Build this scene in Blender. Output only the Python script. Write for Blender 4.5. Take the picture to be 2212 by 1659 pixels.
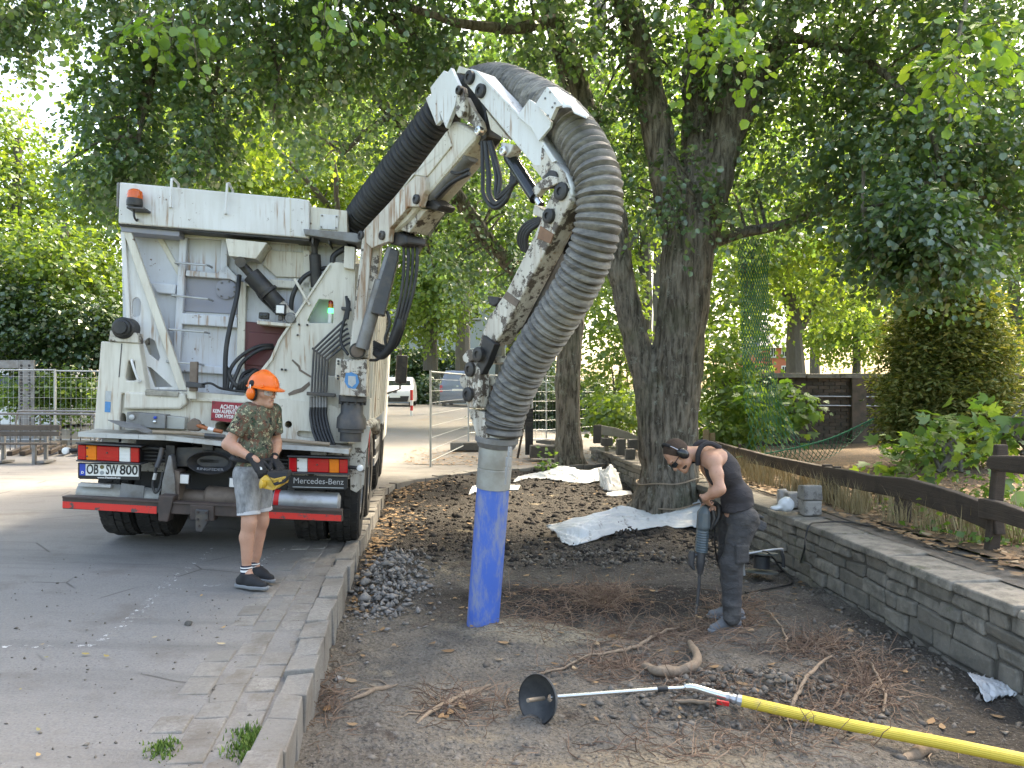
import bpy, bmesh, math, random
import numpy as np
from mathutils import Vector, Matrix, noise

for o in list(bpy.data.objects):
    bpy.data.objects.remove(o)
SC = bpy.context.scene
COL = SC.collection
R = math.radians

# ---------------------------------------------------------------- camera, sky, sun, exposure
FPX, CX, HY, CH = 1661.0, 1106.0, 840.0, 1.6      # survey of the photograph, on a 2212 px wide print
cam_d = bpy.data.cameras.new('camera')
cam = bpy.data.objects.new('camera', cam_d)
COL.objects.link(cam)
cam.location = (0, 0, CH)
cam.rotation_euler = (R(90), 0, 0)
cam_d.sensor_width = 36
cam_d.lens = 36 * FPX / 2212
cam_d.shift_y = (HY - 829.5) / 2212
cam_d.clip_end = 2000
cam_d.clip_start = 0.05
SC.camera = cam

SUN_EL, SUN_AZ = R(52), R(36)        # azimuth measured from +Y towards +X
world = bpy.data.worlds.new('World')
SC.world = world
world.use_nodes = True
wn = world.node_tree
sky = wn.nodes.new('ShaderNodeTexSky')
sky.sky_type = 'NISHITA'
sky.sun_disc = False
sky.sun_elevation = SUN_EL
sky.sun_rotation = SUN_AZ
sky.air_density = 1.0
sky.dust_density = 4.0
sky.ozone_density = 1.0
bg = wn.nodes['Background']
bg.inputs['Strength'].default_value = 0.15
wn.links.new(sky.outputs['Color'], bg.inputs['Color'])

sun_d = bpy.data.lights.new('sun', 'SUN')
sun_d.energy = 2.0
sun_d.angle = R(7)
sun_d.color = (1.0, 0.93, 0.82)
sun = bpy.data.objects.new('sun', sun_d)
COL.objects.link(sun)
sun_dir = Vector((math.sin(SUN_AZ) * math.cos(SUN_EL), math.cos(SUN_AZ) * math.cos(SUN_EL), math.sin(SUN_EL)))
sun.rotation_euler = sun_dir.to_track_quat('Z', 'Y').to_euler()
sun.location = (0, 0, 30)

SC.view_settings.view_transform = 'Standard'
SC.view_settings.look = 'None'
SC.view_settings.gamma = 1.0
SC.view_settings.exposure = 2.6
SC.view_settings.use_curve_mapping = False
SC.view_settings.use_white_balance = True      # camera balanced for open shade
SC.view_settings.white_balance_temperature = 7600
SC.view_settings.white_balance_tint = 8
SC.render.engine = 'CYCLES'
SC.cycles.use_denoising = True
SC.cycles.max_bounces = 8
SC.cycles.transparent_max_bounces = 8
SC.cycles.transmission_bounces = 4
SC.cycles.glossy_bounces = 3
SC.cycles.diffuse_bounces = 4
SC.cycles.caustics_reflective = False
SC.cycles.caustics_refractive = False

# ---------------------------------------------------------------- helpers
rng = np.random.default_rng(7)
random.seed(7)
CAM = Vector((0, 0, CH))

def at(x, y, d):                       # surveyed point at depth d
    return Vector(((x - CX) / FPX * d, d, CH + (HY - y) / FPX * d))

class Frame:                           # local axes of a thing: u right, v forward, w up
    def __init__(s, o, yaw=0.0, roll=0.0):
        s.o = Vector(o)
        s.v = Vector((-math.sin(yaw), math.cos(yaw), 0))
        r = Vector((math.cos(yaw), math.sin(yaw), 0))
        s.u = r * math.cos(roll) - Vector((0, 0, 1)) * math.sin(roll)
        s.w = s.u.cross(s.v)
    def P(s, u, v, w):
        return s.o + s.u * u + s.v * v + s.w * w
    def px(s, x, y, v):                # local (u, w) of a surveyed point on the plane v
        d = Vector(((x - CX) / FPX, 1, (HY - y) / FPX))
        t = (s.o + s.v * v - CAM).dot(s.v) / d.dot(s.v)
        q = CAM + d * t - s.o
        return q.dot(s.u), q.dot(s.w)
    def pt(s, x, y, v):
        u, w = s.px(x, y, v)
        return s.P(u, v, w)

ORG = {}
def org(o):
    return ORG.get(o.name, Vector((0, 0, 0))) if o else Vector((0, 0, 0))

def tag(o, label=None, cat=None, group=None, kind=None):
    if label: o['label'] = label
    if cat: o['category'] = cat
    if group: o['group'] = group
    if kind: o['kind'] = kind
    return o

def thing(name, label, cat, loc, group=None):
    o = bpy.data.objects.new(name, None)
    COL.objects.link(o)
    o.location = loc
    o.empty_display_size = 0.1
    ORG[o.name] = Vector(loc)
    return tag(o, label, cat, group)

def link_mesh(name, me, m, parent=None, smooth=False, bevel=0.0, origin=None):
    """links a mesh given in world coordinates"""
    o = bpy.data.objects.new(name, me)
    COL.objects.link(o)
    og = org(parent)
    if parent is None and origin is not None:
        me.transform(Matrix.Translation(-Vector(origin)))
        o.location = origin
        ORG[o.name] = Vector(origin)
    else:
        if og.length: me.transform(Matrix.Translation(-og))
        ORG[o.name] = og
    if parent: o.parent = parent
    if m: me.materials.append(m)
    if smooth:
        me.polygons.foreach_set('use_smooth', np.ones(len(me.polygons), bool))
    if bevel:
        b = o.modifiers.new('bevel', 'BEVEL')
        b.width = bevel; b.segments = 2; b.limit_method = 'ANGLE'; b.angle_limit = R(40)
    return o

def np_mesh(name, V, Fc):
    """V (n,3), Fc (m,k) with constant k"""
    V = np.asarray(V, np.float32); Fc = np.asarray(Fc, np.int32)
    me = bpy.data.meshes.new(name)
    m, k = Fc.shape
    me.vertices.add(len(V)); me.vertices.foreach_set('co', V.ravel())
    me.loops.add(m * k); me.loops.foreach_set('vertex_index', Fc.ravel())
    me.polygons.add(m)
    me.polygons.foreach_set('loop_start', np.arange(0, m * k, k, dtype=np.int32))
    me.polygons.foreach_set('loop_total', np.full(m, k, np.int32))
    me.update(calc_edges=True)
    return me

class MB:
    def __init__(s):
        s.V = []; s.F = []
    def add(s, V, Fc):
        n = len(s.V)
        s.V += [Vector(v) for v in V]
        s.F += [tuple(i + n for i in f) for f in Fc]
        return s
    def prism(s, pts, ext):
        """polygon (world points) extruded by vector ext"""
        ext = Vector(ext); pts = [Vector(p) for p in pts]; n = len(pts)
        nrm = Vector((0, 0, 0))
        for i in range(n):
            nrm += (pts[i] - pts[0]).cross(pts[(i + 1) % n] - pts[0])
        if nrm.dot(ext) > 0: pts = pts[::-1]
        V = pts + [p + ext for p in pts]
        Fc = [tuple(range(n)), tuple(range(2 * n - 1, n - 1, -1))]
        Fc += [((i + 1) % n, i, i + n, (i + 1) % n + n) for i in range(n)]
        return s.add(V, Fc)
    def box(s, c, ax, ay, az):
        """box from centre and three half-axis vectors"""
        c, ax, ay, az = Vector(c), Vector(ax), Vector(ay), Vector(az)
        if ax.cross(ay).dot(az) < 0: ax = -ax
        V = [c + ax * i + ay * j + az * k for k in (-1, 1) for j in (-1, 1) for i in (-1, 1)]
        return s.add(V, [(0, 2, 3, 1), (4, 5, 7, 6), (0, 1, 5, 4), (2, 6, 7, 3), (0, 4, 6, 2), (1, 3, 7, 5)])
    def abox(s, x0, x1, y0, y1, z0, z1):
        return s.box(((x0 + x1) / 2, (y0 + y1) / 2, (z0 + z1) / 2), ((x1 - x0) / 2, 0, 0), (0, (y1 - y0) / 2, 0), (0, 0, (z1 - z0) / 2))
    def bar(s, a, b, side, hw, hh):
        """box from a to b; side = direction of half width hw; hh = the other"""
        a, b = Vector(a), Vector(b); d = (b - a)
        side = Vector(side); side -= d.normalized() * side.dot(d.normalized()); side.normalize()
        oth = d.normalized().cross(side)
        return s.box((a + b) / 2, d / 2, side * hw, oth * hh)
    def tube(s, pts, r, n=10, caps=True, closed=False):
        pts = [Vector(p) for p in pts]
        m = len(pts)
        rs = r if hasattr(r, '__len__') else [r] * m
        T = []
        for i in range(m):
            a = pts[i - 1] if (i > 0 or closed) else pts[i]
            b = pts[(i + 1) % m] if (i < m - 1 or closed) else pts[i]
            t = (b - a)
            T.append(t.normalized() if t.length > 1e-9 else Vector((0, 0, 1)))
        up = Vector((0, 0, 1)) if abs(T[0].z) < 0.9 else Vector((1, 0, 0))
        nx = T[0].cross(up).normalized()
        V = []
        for i in range(m):
            nx = nx - T[i] * nx.dot(T[i])
            if nx.length < 1e-6: nx = T[i].orthogonal()
            nx.normalize(); ny = T[i].cross(nx)
            for k in range(n):
                a = 2 * math.pi * k / n
                V.append(pts[i] + (nx * math.cos(a) + ny * math.sin(a)) * rs[i])
        Fc = []
        for i in range(m if closed else m - 1):
            j = (i + 1) % m
            for k in range(n):
                l = (k + 1) % n
                Fc.append((i * n + k, i * n + l, j * n + l, j * n + k))
        if caps and not closed:
            Fc.append(tuple(range(n - 1, -1, -1)))
            Fc.append(tuple((m - 1) * n + k for k in range(n)))
        return s.add(V, Fc)
    def lathe(s, c, axis, prof, n=24, caps=True):
        """profile of (radius, distance along axis)"""
        axis = Vector(axis).normalized(); c = Vector(c)
        nx = axis.orthogonal().normalized(); ny = axis.cross(nx)
        V = []
        for r, h in prof:
            for k in range(n):
                a = 2 * math.pi * k / n
                V.append(c + axis * h + (nx * math.cos(a) + ny * math.sin(a)) * r)
        Fc = []
        for i in range(len(prof) - 1):
            for k in range(n):
                l = (k + 1) % n
                Fc.append((i * n + k, i * n + l, (i + 1) * n + l, (i + 1) * n + k))
        if caps:
            Fc.append(tuple(range(n - 1, -1, -1)))
            Fc.append(tuple((len(prof) - 1) * n + k for k in range(n)))
        return s.add(V, Fc)
    def cyl(s, a, b, r, n=18):
        a, b = Vector(a), Vector(b)
        return s.lathe(a, b - a, [(r, 0), (r, (b - a).length)], n)
    def ball(s, c, ax, ay, az, n=14, m=9):
        c, ax, ay, az = Vector(c), Vector(ax), Vector(ay), Vector(az)
        if ax.cross(ay).dot(az) < 0: ax = -ax
        V = [c - az]
        for i in range(1, m):
            ph = -math.pi / 2 + math.pi * i / m
            for k in range(n):
                t = 2 * math.pi * k / n
                V.append(c + (ax * math.cos(t) + ay * math.sin(t)) * math.cos(ph) + az * math.sin(ph))
        V.append(c + az)
        Fc = [(0, 1 + (k + 1) % n, 1 + k) for k in range(n)]
        for i in range(m - 2):
            for k in range(n):
                l = (k + 1) % n
                Fc.append((1 + i * n + k, 1 + i * n + l, 1 + (i + 1) * n + l, 1 + (i + 1) * n + k))
        e = len(V) - 1; b = 1 + (m - 2) * n
        Fc += [(e, b + k, b + (k + 1) % n) for k in range(n)]
        return s.add(V, Fc)
    def build(s, name, m, parent=None, smooth=False, bevel=0.0, origin=None):
        me = bpy.data.meshes.new(name)
        me.from_pydata([tuple(v) for v in s.V], [], s.F)
        me.update()
        o = link_mesh(name, me, m, parent, False, bevel, origin)
        if smooth:
            me.polygons.foreach_set('use_smooth', np.ones(len(me.polygons), bool))
            try: me.set_sharp_from_angle(angle=R(38))
            except Exception: pass
        return o

def spline(pts, n=8, closed=False):
    """Catmull-Rom through the points"""
    P = [Vector(p) for p in pts]; out = []; m = len(P)
    for i in range(m if closed else m - 1):
        p1, p2 = P[i], P[(i + 1) % m]
        p0 = P[i - 1] if (i > 0 or closed) else p1 * 2 - p2
        p3 = P[(i + 2) % m] if (i + 2 < m or closed) else p2 * 2 - p1
        for k in range(n):
            t = k / n
            out.append(0.5 * ((2 * p1) + (p2 - p0) * t + (2 * p0 - 5 * p1 + 4 * p2 - p3) * t * t + (3 * p1 - p0 - 3 * p2 + p3) * t ** 3))
    if not closed: out.append(P[-1].copy())
    return out

def text_obj(name, body, m, parent, loc, xdir, updir, size, bold=0.0, align='CENTER', depth=0.002, width=None, shear=0.0):
    c = bpy.data.curves.new(name, 'FONT')
    c.body = body; c.size = size; c.align_x = align; c.align_y = 'CENTER'
    c.extrude = depth; c.offset = bold; c.resolution_u = 3; c.shear = shear
    tmp = bpy.data.objects.new(name, c); COL.objects.link(tmp)
    dg = bpy.context.evaluated_depsgraph_get()
    me = bpy.data.meshes.new_from_object(tmp.evaluated_get(dg))
    bpy.data.objects.remove(tmp); bpy.data.curves.remove(c)
    x = Vector(xdir).normalized(); u = Vector(updir); u = (u - x * u.dot(x)).normalized()
    sx = 1.0
    if width and len(me.vertices):
        xs = [v.co.x for v in me.vertices]; sx = width / (max(xs) - min(xs))
    M = Matrix((( x.x * sx, u.x, x.cross(u).x, loc[0]), (x.y * sx, u.y, x.cross(u).y, loc[1]), (x.z * sx, u.z, x.cross(u).z, loc[2]), (0, 0, 0, 1)))
    me.transform(M)
    me.materials.clear()
    return link_mesh(name, me, m, parent)

# ---------------------------------------------------------------- signed-distance bodies
def surface_nets(D, lo, h):
    s = D < 0
    nx, ny, nz = D.shape
    c = np.zeros((nx - 1, ny - 1, nz - 1), np.int8)
    for i in (0, 1):
        for j in (0, 1):
            for k in (0, 1):
                c += s[i:nx - 1 + i, j:ny - 1 + j, k:nz - 1 + k]
    act = np.argwhere((c > 0) & (c < 8))
    if len(act) == 0: return np.zeros((0, 3)), np.zeros((0, 4), int)
    idx = -np.ones(c.shape, np.int64)
    idx[tuple(act.T)] = np.arange(len(act))
    acc = np.zeros((len(act), 3)); cnt = np.zeros(len(act))
    offs = [(i, j, k) for i in (0, 1) for j in (0, 1) for k in (0, 1)]
    for a in offs:
        for d in range(3):
            if a[d]: continue
            b = list(a); b[d] = 1
            va = D[act[:, 0] + a[0], act[:, 1] + a[1], act[:, 2] + a[2]]
            vb = D[act[:, 0] + b[0], act[:, 1] + b[1], act[:, 2] + b[2]]
            m = (va < 0) != (vb < 0)
            t = va[m] / (va[m] - vb[m])
            p = np.tile(np.array(a, float), (m.sum(), 1)); p[:, d] += t
            acc[m] += p; cnt[m] += 1
    V = (act + acc / cnt[:, None]) * h + lo
    Q = []
    for d in range(3):
        e = [slice(None)] * 3; f = [slice(None)] * 3
        e[d] = slice(0, -1); f[d] = slice(1, None)
        a = s[tuple(e)]; b = s[tuple(f)]
        o1, o2 = (d + 1) % 3, (d + 2) % 3
        for sgn in (0, 1):
            w = np.argwhere((a & ~b) if sgn == 0 else (~a & b))
            w = w[(w[:, o1] > 0) & (w[:, o2] > 0) & (w[:, o1] < D.shape[o1] - 1) & (w[:, o2] < D.shape[o2] - 1)]
            q = []
            for (x, y) in ((-1, -1), (0, -1), (0, 0), (-1, 0)):
                z = w.copy(); z[:, o1] += x; z[:, o2] += y
                q.append(idx[tuple(z.T)])
            q = np.stack(q, 1)
            Q.append(q if sgn == 0 else q[:, ::-1])
    return V, np.concatenate(Q)

def sdf(prims, h=0.007, k=0.025, pad=0.03, clip=(), warp=None, inflate=0.0):
    """prims: ('c',a,b,ra,rb[,k]) capsule, ('e',centre,(rx,ry,rz),rot3x3 or None[,k]) ellipsoid; clip: list of (point, outward normal)"""
    pts = []
    for p in prims:
        if p[0] == 'c':
            r = max(p[3], p[4])
            pts += [np.array(p[1]) - r, np.array(p[1]) + r, np.array(p[2]) - r, np.array(p[2]) + r]
        else:
            r = max(p[2]); pts += [np.array(p[1]) - r, np.array(p[1]) + r]
    lo = np.min(pts, 0) - pad - inflate; hi = np.max(pts, 0) + pad + inflate
    n = np.ceil((hi - lo) / h).astype(int) + 1
    D = np.full(n, 0.5, np.float32)
    ax = [lo[i] + h * np.arange(n[i]) for i in range(3)]
    for p in prims:
        kk = k
        if p[0] == 'c':
            a, b, ra, rb = np.array(p[1]), np.array(p[2]), p[3], p[4]
            if len(p) > 5: kk = p[5]
            r = max(ra, rb)
            l0, h0 = np.minimum(a, b) - r, np.maximum(a, b) + r
        else:
            c, rr = np.array(p[1]), np.array(p[2], float)
            if len(p) > 4: kk = p[4]
            l0, h0 = c - rr.max(), c + rr.max()
        m = kk + 0.03 + inflate
        i0 = np.clip(((l0 - m - lo) / h).astype(int), 0, n - 1); i1 = np.clip(((h0 + m - lo) / h).astype(int) + 2, 1, n)
        X, Y, Z = np.meshgrid(*[ax[i][i0[i]:i1[i]] for i in range(3)], indexing='ij')
        P = np.stack([X, Y, Z], -1)
        if p[0] == 'c':
            ab = b - a; L = max(ab.dot(ab), 1e-12)
            t = np.clip(((P - a) @ ab) / L, 0, 1)
            d = np.linalg.norm(P - a - t[..., None] * ab, axis=-1) - (ra + (rb - ra) * t)
        else:
            Q = P - c
            if p[3] is not None: Q = Q @ np.array(p[3])      # columns = local axes
            k0 = np.linalg.norm(Q / rr, axis=-1); k1 = np.linalg.norm(Q / rr ** 2, axis=-1) + 1e-9
            d = k0 * (k0 - 1) / k1
        sl = tuple(slice(i0[i], i1[i]) for i in range(3))
        o = D[sl]
        hh = np.maximum(kk - np.abs(o - d), 0) / kk
        D[sl] = np.minimum(o, d) - hh * hh * kk * 0.25
    D -= inflate
    if clip or warp is not None:
        X, Y, Z = np.meshgrid(*ax, indexing='ij')
        if warp is not None: D += warp(X, Y, Z).astype(np.float32)
        for q, nn in clip:
            q = np.array(q); nn = np.array(nn, float); nn /= np.linalg.norm(nn)
            D = np.maximum(D, (X - q[0]) * nn[0] + (Y - q[1]) * nn[1] + (Z - q[2]) * nn[2])
    D[0], D[-1], D[:, 0], D[:, -1], D[:, :, 0], D[:, :, -1] = 1, 1, 1, 1, 1, 1
    return surface_nets(D, lo, h)

def smooth_mesh(V, Q, it=2, f=0.5):
    e = np.concatenate([Q[:, [0, 1]], Q[:, [1, 2]], Q[:, [2, 3]], Q[:, [3, 0]]])
    e = np.concatenate([e, e[:, ::-1]])
    for _ in range(it):
        s = np.zeros_like(V); c = np.zeros(len(V))
        np.add.at(s, e[:, 0], V[e[:, 1]]); np.add.at(c, e[:, 0], 1)
        V = V + f * (s / np.maximum(c, 1)[:, None] - V)
    return V

def sdf_obj(name, prims, m, parent, h=0.007, k=0.025, it=1, **kw):
    V, Q = sdf(prims, h, k, **kw)
    if it: V = smooth_mesh(V, Q, it)
    return link_mesh(name, np_mesh(name, V, Q), m, parent, smooth=True)

# ---------------------------------------------------------------- fast value noise
_perm = np.random.default_rng(3).random((64, 64, 64)).astype(np.float32)
def vnoise(x, y, z=0.0):
    x, y, z = np.broadcast_arrays(np.asarray(x, float), np.asarray(y, float), np.asarray(z, float))
    xi, yi, zi = np.floor(x).astype(int), np.floor(y).astype(int), np.floor(z).astype(int)
    fx, fy, fz = x - xi, y - yi, z - zi
    fx, fy, fz = fx * fx * (3 - 2 * fx), fy * fy * (3 - 2 * fy), fz * fz * (3 - 2 * fz)
    r = 0
    for i in (0, 1):
        for j in (0, 1):
            for k in (0, 1):
                w = (fx if i else 1 - fx) * (fy if j else 1 - fy) * (fz if k else 1 - fz)
                r = r + w * _perm[(xi + i) % 64, (yi + j) % 64, (zi + k) % 64]
    return r - 0.5
def fbm(x, y, z=0.0, oct=4):
    r = 0; a = 1.0
    for i in range(oct):
        r = r + a * vnoise(x * 2 ** i + 7.3 * i, y * 2 ** i + 3.1 * i, np.asarray(z) * 2 ** i + 1.7 * i); a *= 0.5
    return r

# ---------------------------------------------------------------- materials
class NT:
    def __init__(s, name):
        s.m = bpy.data.materials.new(name); s.m.use_nodes = True
        s.t = s.m.node_tree; s.b = s.t.nodes['Principled BSDF']; s.out = s.t.nodes['Material Output']
        s._c = None
    def co(s, kind='Object'):
        n = s.t.nodes.new('ShaderNodeTexCoord'); return n.outputs[kind]
    def n(s, t, **kw):
        x = s.t.nodes.new(t)
        for k, v in kw.items(): setattr(x, k, v)
        return x
    def l(s, a, b): s.t.links.new(a, b)
    def mapping(s, vec, scale=(1, 1, 1), rot=(0, 0, 0), loc=(0, 0, 0)):
        m = s.n('ShaderNodeMapping'); s.l(vec, m.inputs[0])
        m.inputs['Scale'].default_value = scale; m.inputs['Rotation'].default_value = rot; m.inputs['Location'].default_value = loc
        return m.outputs[0]
    def noise(s, scale, detail=4, rough=0.55, vec=None, dist=0.0):
        x = s.n('ShaderNodeTexNoise'); x.inputs['Scale'].default_value = scale
        x.inputs['Detail'].default_value = detail; x.inputs['Roughness'].default_value = rough
        x.inputs['Distortion'].default_value = dist
        s.l(vec if vec is not None else s.co(), x.inputs['Vector'])
        return x.outputs['Fac']
    def voro(s, scale, feature='F1', out='Distance', vec=None, rand=1.0):
        x = s.n('ShaderNodeTexVoronoi', feature=feature); x.inputs['Scale'].default_value = scale
        x.inputs['Randomness'].default_value = rand
        s.l(vec if vec is not None else s.co(), x.inputs['Vector'])
        return x.outputs[out]
    def ramp(s, fac, stops, interp='LINEAR'):
        x = s.n('ShaderNodeValToRGB'); s.l(fac, x.inputs[0]); cr = x.color_ramp; cr.interpolation = interp
        while len(cr.elements) < len(stops): cr.elements.new(0.5)
        for e, (p, c) in zip(cr.elements, stops):
            e.position = p; e.color = (*c, 1) if hasattr(c, '__len__') else (c, c, c, 1)
        return x.outputs[0]
    def mix(s, fac, a, b, mode='MIX'):
        x = s.n('ShaderNodeMix', data_type='RGBA', blend_type=mode)
        for sock, v in ((x.inputs[0], fac), (x.inputs[6], a), (x.inputs[7], b)):
            if hasattr(v, 'links'): s.l(v, sock)
            elif hasattr(v, '__len__'): sock.default_value = (*v, 1)
            else: sock.default_value = v if sock == x.inputs[0] else (v, v, v, 1)
        return x.outputs[2]
    def math(s, op, a, b=None):
        x = s.n('ShaderNodeMath', operation=op)
        for i, v in enumerate((a, b)):
            if v is None: continue
            if hasattr(v, 'links'): s.l(v, x.inputs[i])
            else: x.inputs[i].default_value = v
        return x.outputs[0]
    def set(s, col=None, rough=None, metal=None, **kw):
        d = {'Base Color': col, 'Roughness': rough, 'Metallic': metal}; d.update(kw)
        for k, v in d.items():
            if v is None: continue
            i = s.b.inputs[k]
            if hasattr(v, 'links'): s.l(v, i)
            elif hasattr(v, '__len__'): i.default_value = (*v, 1) if len(v) == 3 else v
            else: i.default_value = v
        return s
    def bump(s, h, strength=0.3, dist=0.02):
        b = s.n('ShaderNodeBump'); b.inputs['Strength'].default_value = strength; b.inputs['Distance'].default_value = dist
        s.l(h, b.inputs['Height']); s.l(b.outputs[0], s.b.inputs['Normal'])
        return s
    def island(s):
        g = s.n('ShaderNodeNewGeometry'); return g.outputs['Random Per Island']
    def objrand(s):
        g = s.n('ShaderNodeObjectInfo'); return g.outputs['Random']

def plain(name, col, rough=0.6, metal=0.0, var=0.15, scale=12, bump=0.0, dirt=None, dirt_amt=0.5, dirt_scale=5):
    t = NT(name)
    f = t.noise(scale, 5, 0.6)
    c = t.mix(f, tuple(x * (1 - var) for x in col), tuple(min(1, x * (1 + var)) for x in col))
    if dirt:
        g = t.ramp(t.noise(dirt_scale, 6, 0.65), [(0.62 - 0.3 * dirt_amt, 0.0), (0.78 - 0.1 * dirt_amt, 1.0)])
        c = t.mix(g, c, dirt)
    t.set(c, rough, metal)
    if bump: t.bump(t.noise(scale * 3, 4, 0.6), bump, 0.01)
    return t.m

def dirty_paint(name, col, dirt=(0.33, 0.28, 0.2), rust=True, streak=0.5, rough=0.45, chip=0.0, lo=0.45, hi=0.75):
    t = NT(name); co = t.co()
    st = t.noise(3.0, 5, 0.6, t.mapping(co, (6, 6, 0.6)))
    bl = t.noise(1.7, 6, 0.65)
    c = t.mix(t.math('MULTIPLY', t.ramp(st, [(lo, 0.0), (hi, 1.0)]), streak), col, dirt)
    c = t.mix(t.math('MULTIPLY', t.ramp(bl, [(0.42, 0.0), (0.68, 1.0)]), 0.8), c, tuple(x * 0.72 + y * 0.25 for x, y in zip(col, dirt)))
    if rust:
        dr = t.math('MULTIPLY', t.ramp(t.noise(7, 4, 0.6, t.mapping(co, (5, 5, 0.35))), [(0.53, 0.0), (0.68, 0.8)]), t.ramp(t.noise(1.6, 3, 0.5), [(0.44, 0.0), (0.58, 1.0)]))
        c = t.mix(dr, c, (0.27, 0.14, 0.055))
        sp = t.ramp(t.noise(16, 5, 0.7), [(0.63, 0.0), (0.67, 1.0)])
        sp = t.math('MULTIPLY', sp, t.ramp(t.noise(2.2, 3, 0.5), [(0.45, 0.0), (0.6, 1.0)]))
        c = t.mix(sp, c, (0.12, 0.055, 0.02))
    if chip:
        cp = t.ramp(t.noise(9, 7, 0.75), [(0.62 - chip * 0.25, 0.0), (0.66 - chip * 0.25, 1.0)])
        c = t.mix(cp, c, (0.09, 0.07, 0.055))
    t.set(c, t.ramp(bl, [(0.3, rough - 0.1), (0.7, rough + 0.2)]))
    t.bump(t.noise(8, 5, 0.6), 0.12, 0.004)
    return t.m

M = {}
M['white'] = dirty_paint('truck white paint', (0.63, 0.60, 0.52))
M['white_clean'] = dirty_paint('lid white paint', (0.66, 0.66, 0.65), streak=0.3, rust=True)
M['grille_white'] = dirty_paint('panel white paint', (0.56, 0.58, 0.62), streak=0.25)
M['purple'] = dirty_paint('grey primer paint', (0.24, 0.25, 0.31), streak=0.25, rust=False)
M['maroon'] = dirty_paint('dark red paint', (0.10, 0.014, 0.018), dirt=(0.08, 0.04, 0.035), rust=False)
M['arm_white'] = dirty_paint('boom white paint', (0.66, 0.67, 0.66), streak=0.15, rust=True)
M['worn_white'] = dirty_paint('worn boom paint', (0.58, 0.55, 0.48), dirt=(0.2, 0.14, 0.09), streak=0.7, chip=0.42)
M['rust_white'] = dirty_paint('rust streaked paint', (0.60, 0.57, 0.50), dirt=(0.25, 0.11, 0.03), streak=0.95, lo=0.46, hi=0.58)
M['black'] = plain('black grimy metal', (0.018, 0.018, 0.019), 0.5, 0.0, 0.4, 9, 0.2, (0.07, 0.06, 0.05), 0.5)
M['rubber'] = plain('black rubber hose', (0.016, 0.017, 0.019), 0.55, 0, 0.3, 15, 0.1, (0.05, 0.047, 0.043), 0.4)
M['dark'] = plain('dark grey steel', (0.055, 0.056, 0.06), 0.5, 0.3, 0.35, 7, 0.2, (0.12, 0.10, 0.08), 0.5)
M['steelgrey'] = plain('grey steel', (0.2, 0.2, 0.2), 0.5, 0.3, 0.3, 6, 0.15, (0.12, 0.1, 0.075), 0.5)
M['galv'] = plain('galvanised steel', (0.42, 0.43, 0.44), 0.45, 0.55, 0.18, 10, 0.1, (0.25, 0.23, 0.2), 0.35)
M['pipe_grey'] = plain('dull zinc pipe', (0.36, 0.36, 0.33), 0.55, 0.25, 0.2, 7, 0.1, (0.24, 0.22, 0.18), 0.6, 4)
M['chrome'] = plain('bright steel', (0.6, 0.6, 0.6), 0.25, 0.9, 0.1, 9)
M['brown_tank'] = plain('rusty tank steel', (0.17, 0.13, 0.1), 0.65, 0.1, 0.35, 6, 0.2, (0.07, 0.05, 0.04), 0.5)
M['deck'] = plain('chequer deck plate', (0.38, 0.36, 0.31), 0.55, 0.35, 0.3, 25, 0.5, (0.15, 0.13, 0.1), 0.7, 7)
M['bumper'] = plain('rusty bumper steel', (0.07, 0.05, 0.042), 0.65, 0.1, 0.4, 8, 0.2, (0.035, 0.032, 0.03), 0.5)
t = NT('worn red bumper paint')
t.set(t.mix(t.ramp(t.noise(13, 7, 0.75), [(0.57, 0.0), (0.6, 1.0)]), (0.62, 0.028, 0.02), (0.08, 0.06, 0.055)), 0.5)
M['red_stripe'] = t.m
M['red'] = plain('red enamel', (0.55, 0.02, 0.02), 0.35, 0, 0.1, 8)
M['sign_red'] = plain('sign red enamel', (0.27, 0.012, 0.03), 0.4, 0, 0.2, 8, 0, (0.15, 0.03, 0.03), 0.3)
M['sign_white'] = plain('white lettering', (0.75, 0.74, 0.72), 0.5, 0, 0.05, 8)
M['lens_red'] = plain('red lens', (0.48, 0.008, 0.015), 0.18, 0, 0.12, 40)
M['lens_orange'] = plain('amber lens', (0.75, 0.19, 0.01), 0.18, 0, 0.1, 40)
M['lens_white'] = plain('clear lens', (0.68, 0.68, 0.66), 0.15, 0, 0.08, 40)
M['plate_white'] = plain('plate white', (0.74, 0.74, 0.70), 0.4, 0, 0.04, 20)
M['plate_black'] = plain('plate black', (0.01, 0.01, 0.01), 0.5, 0, 0.1, 20)
M['plate_blue'] = plain('plate blue', (0.01, 0.05, 0.38), 0.4, 0, 0.05, 20)
M['seal_green'] = plain('seal olive', (0.12, 0.1, 0.02), 0.5, 0, 0.2, 50)
M['seal_grey'] = plain('seal grey', (0.28, 0.3, 0.3), 0.5, 0, 0.2, 50)
M['glass_dark'] = plain('dark glass', (0.02, 0.025, 0.03), 0.06, 0, 0.2, 3)
M['tyre'] = plain('tyre rubber', (0.022, 0.021, 0.02), 0.85, 0, 0.3, 20, 0.4, (0.06, 0.055, 0.05), 0.5)
M['blue_label'] = plain('blue sticker', (0.06, 0.22, 0.45), 0.5, 0, 0.4, 30)
M['grey_label'] = plain('pale sticker', (0.4, 0.42, 0.42), 0.5, 0, 0.3, 30)
M['wood_handle'] = plain('worn wooden handle', (0.27, 0.21, 0.15), 0.7, 0, 0.3, 30, 0.1)
M['orange_handle'] = plain('orange brown handle', (0.33, 0.1, 0.03), 0.55, 0, 0.25, 20)
def emit(name, col, s):
    t = NT(name); t.set(col, 0.4); t.b.inputs['Emission Color'].default_value = (*col, 1); t.b.inputs['Emission Strength'].default_value = s
    return t.m
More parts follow.
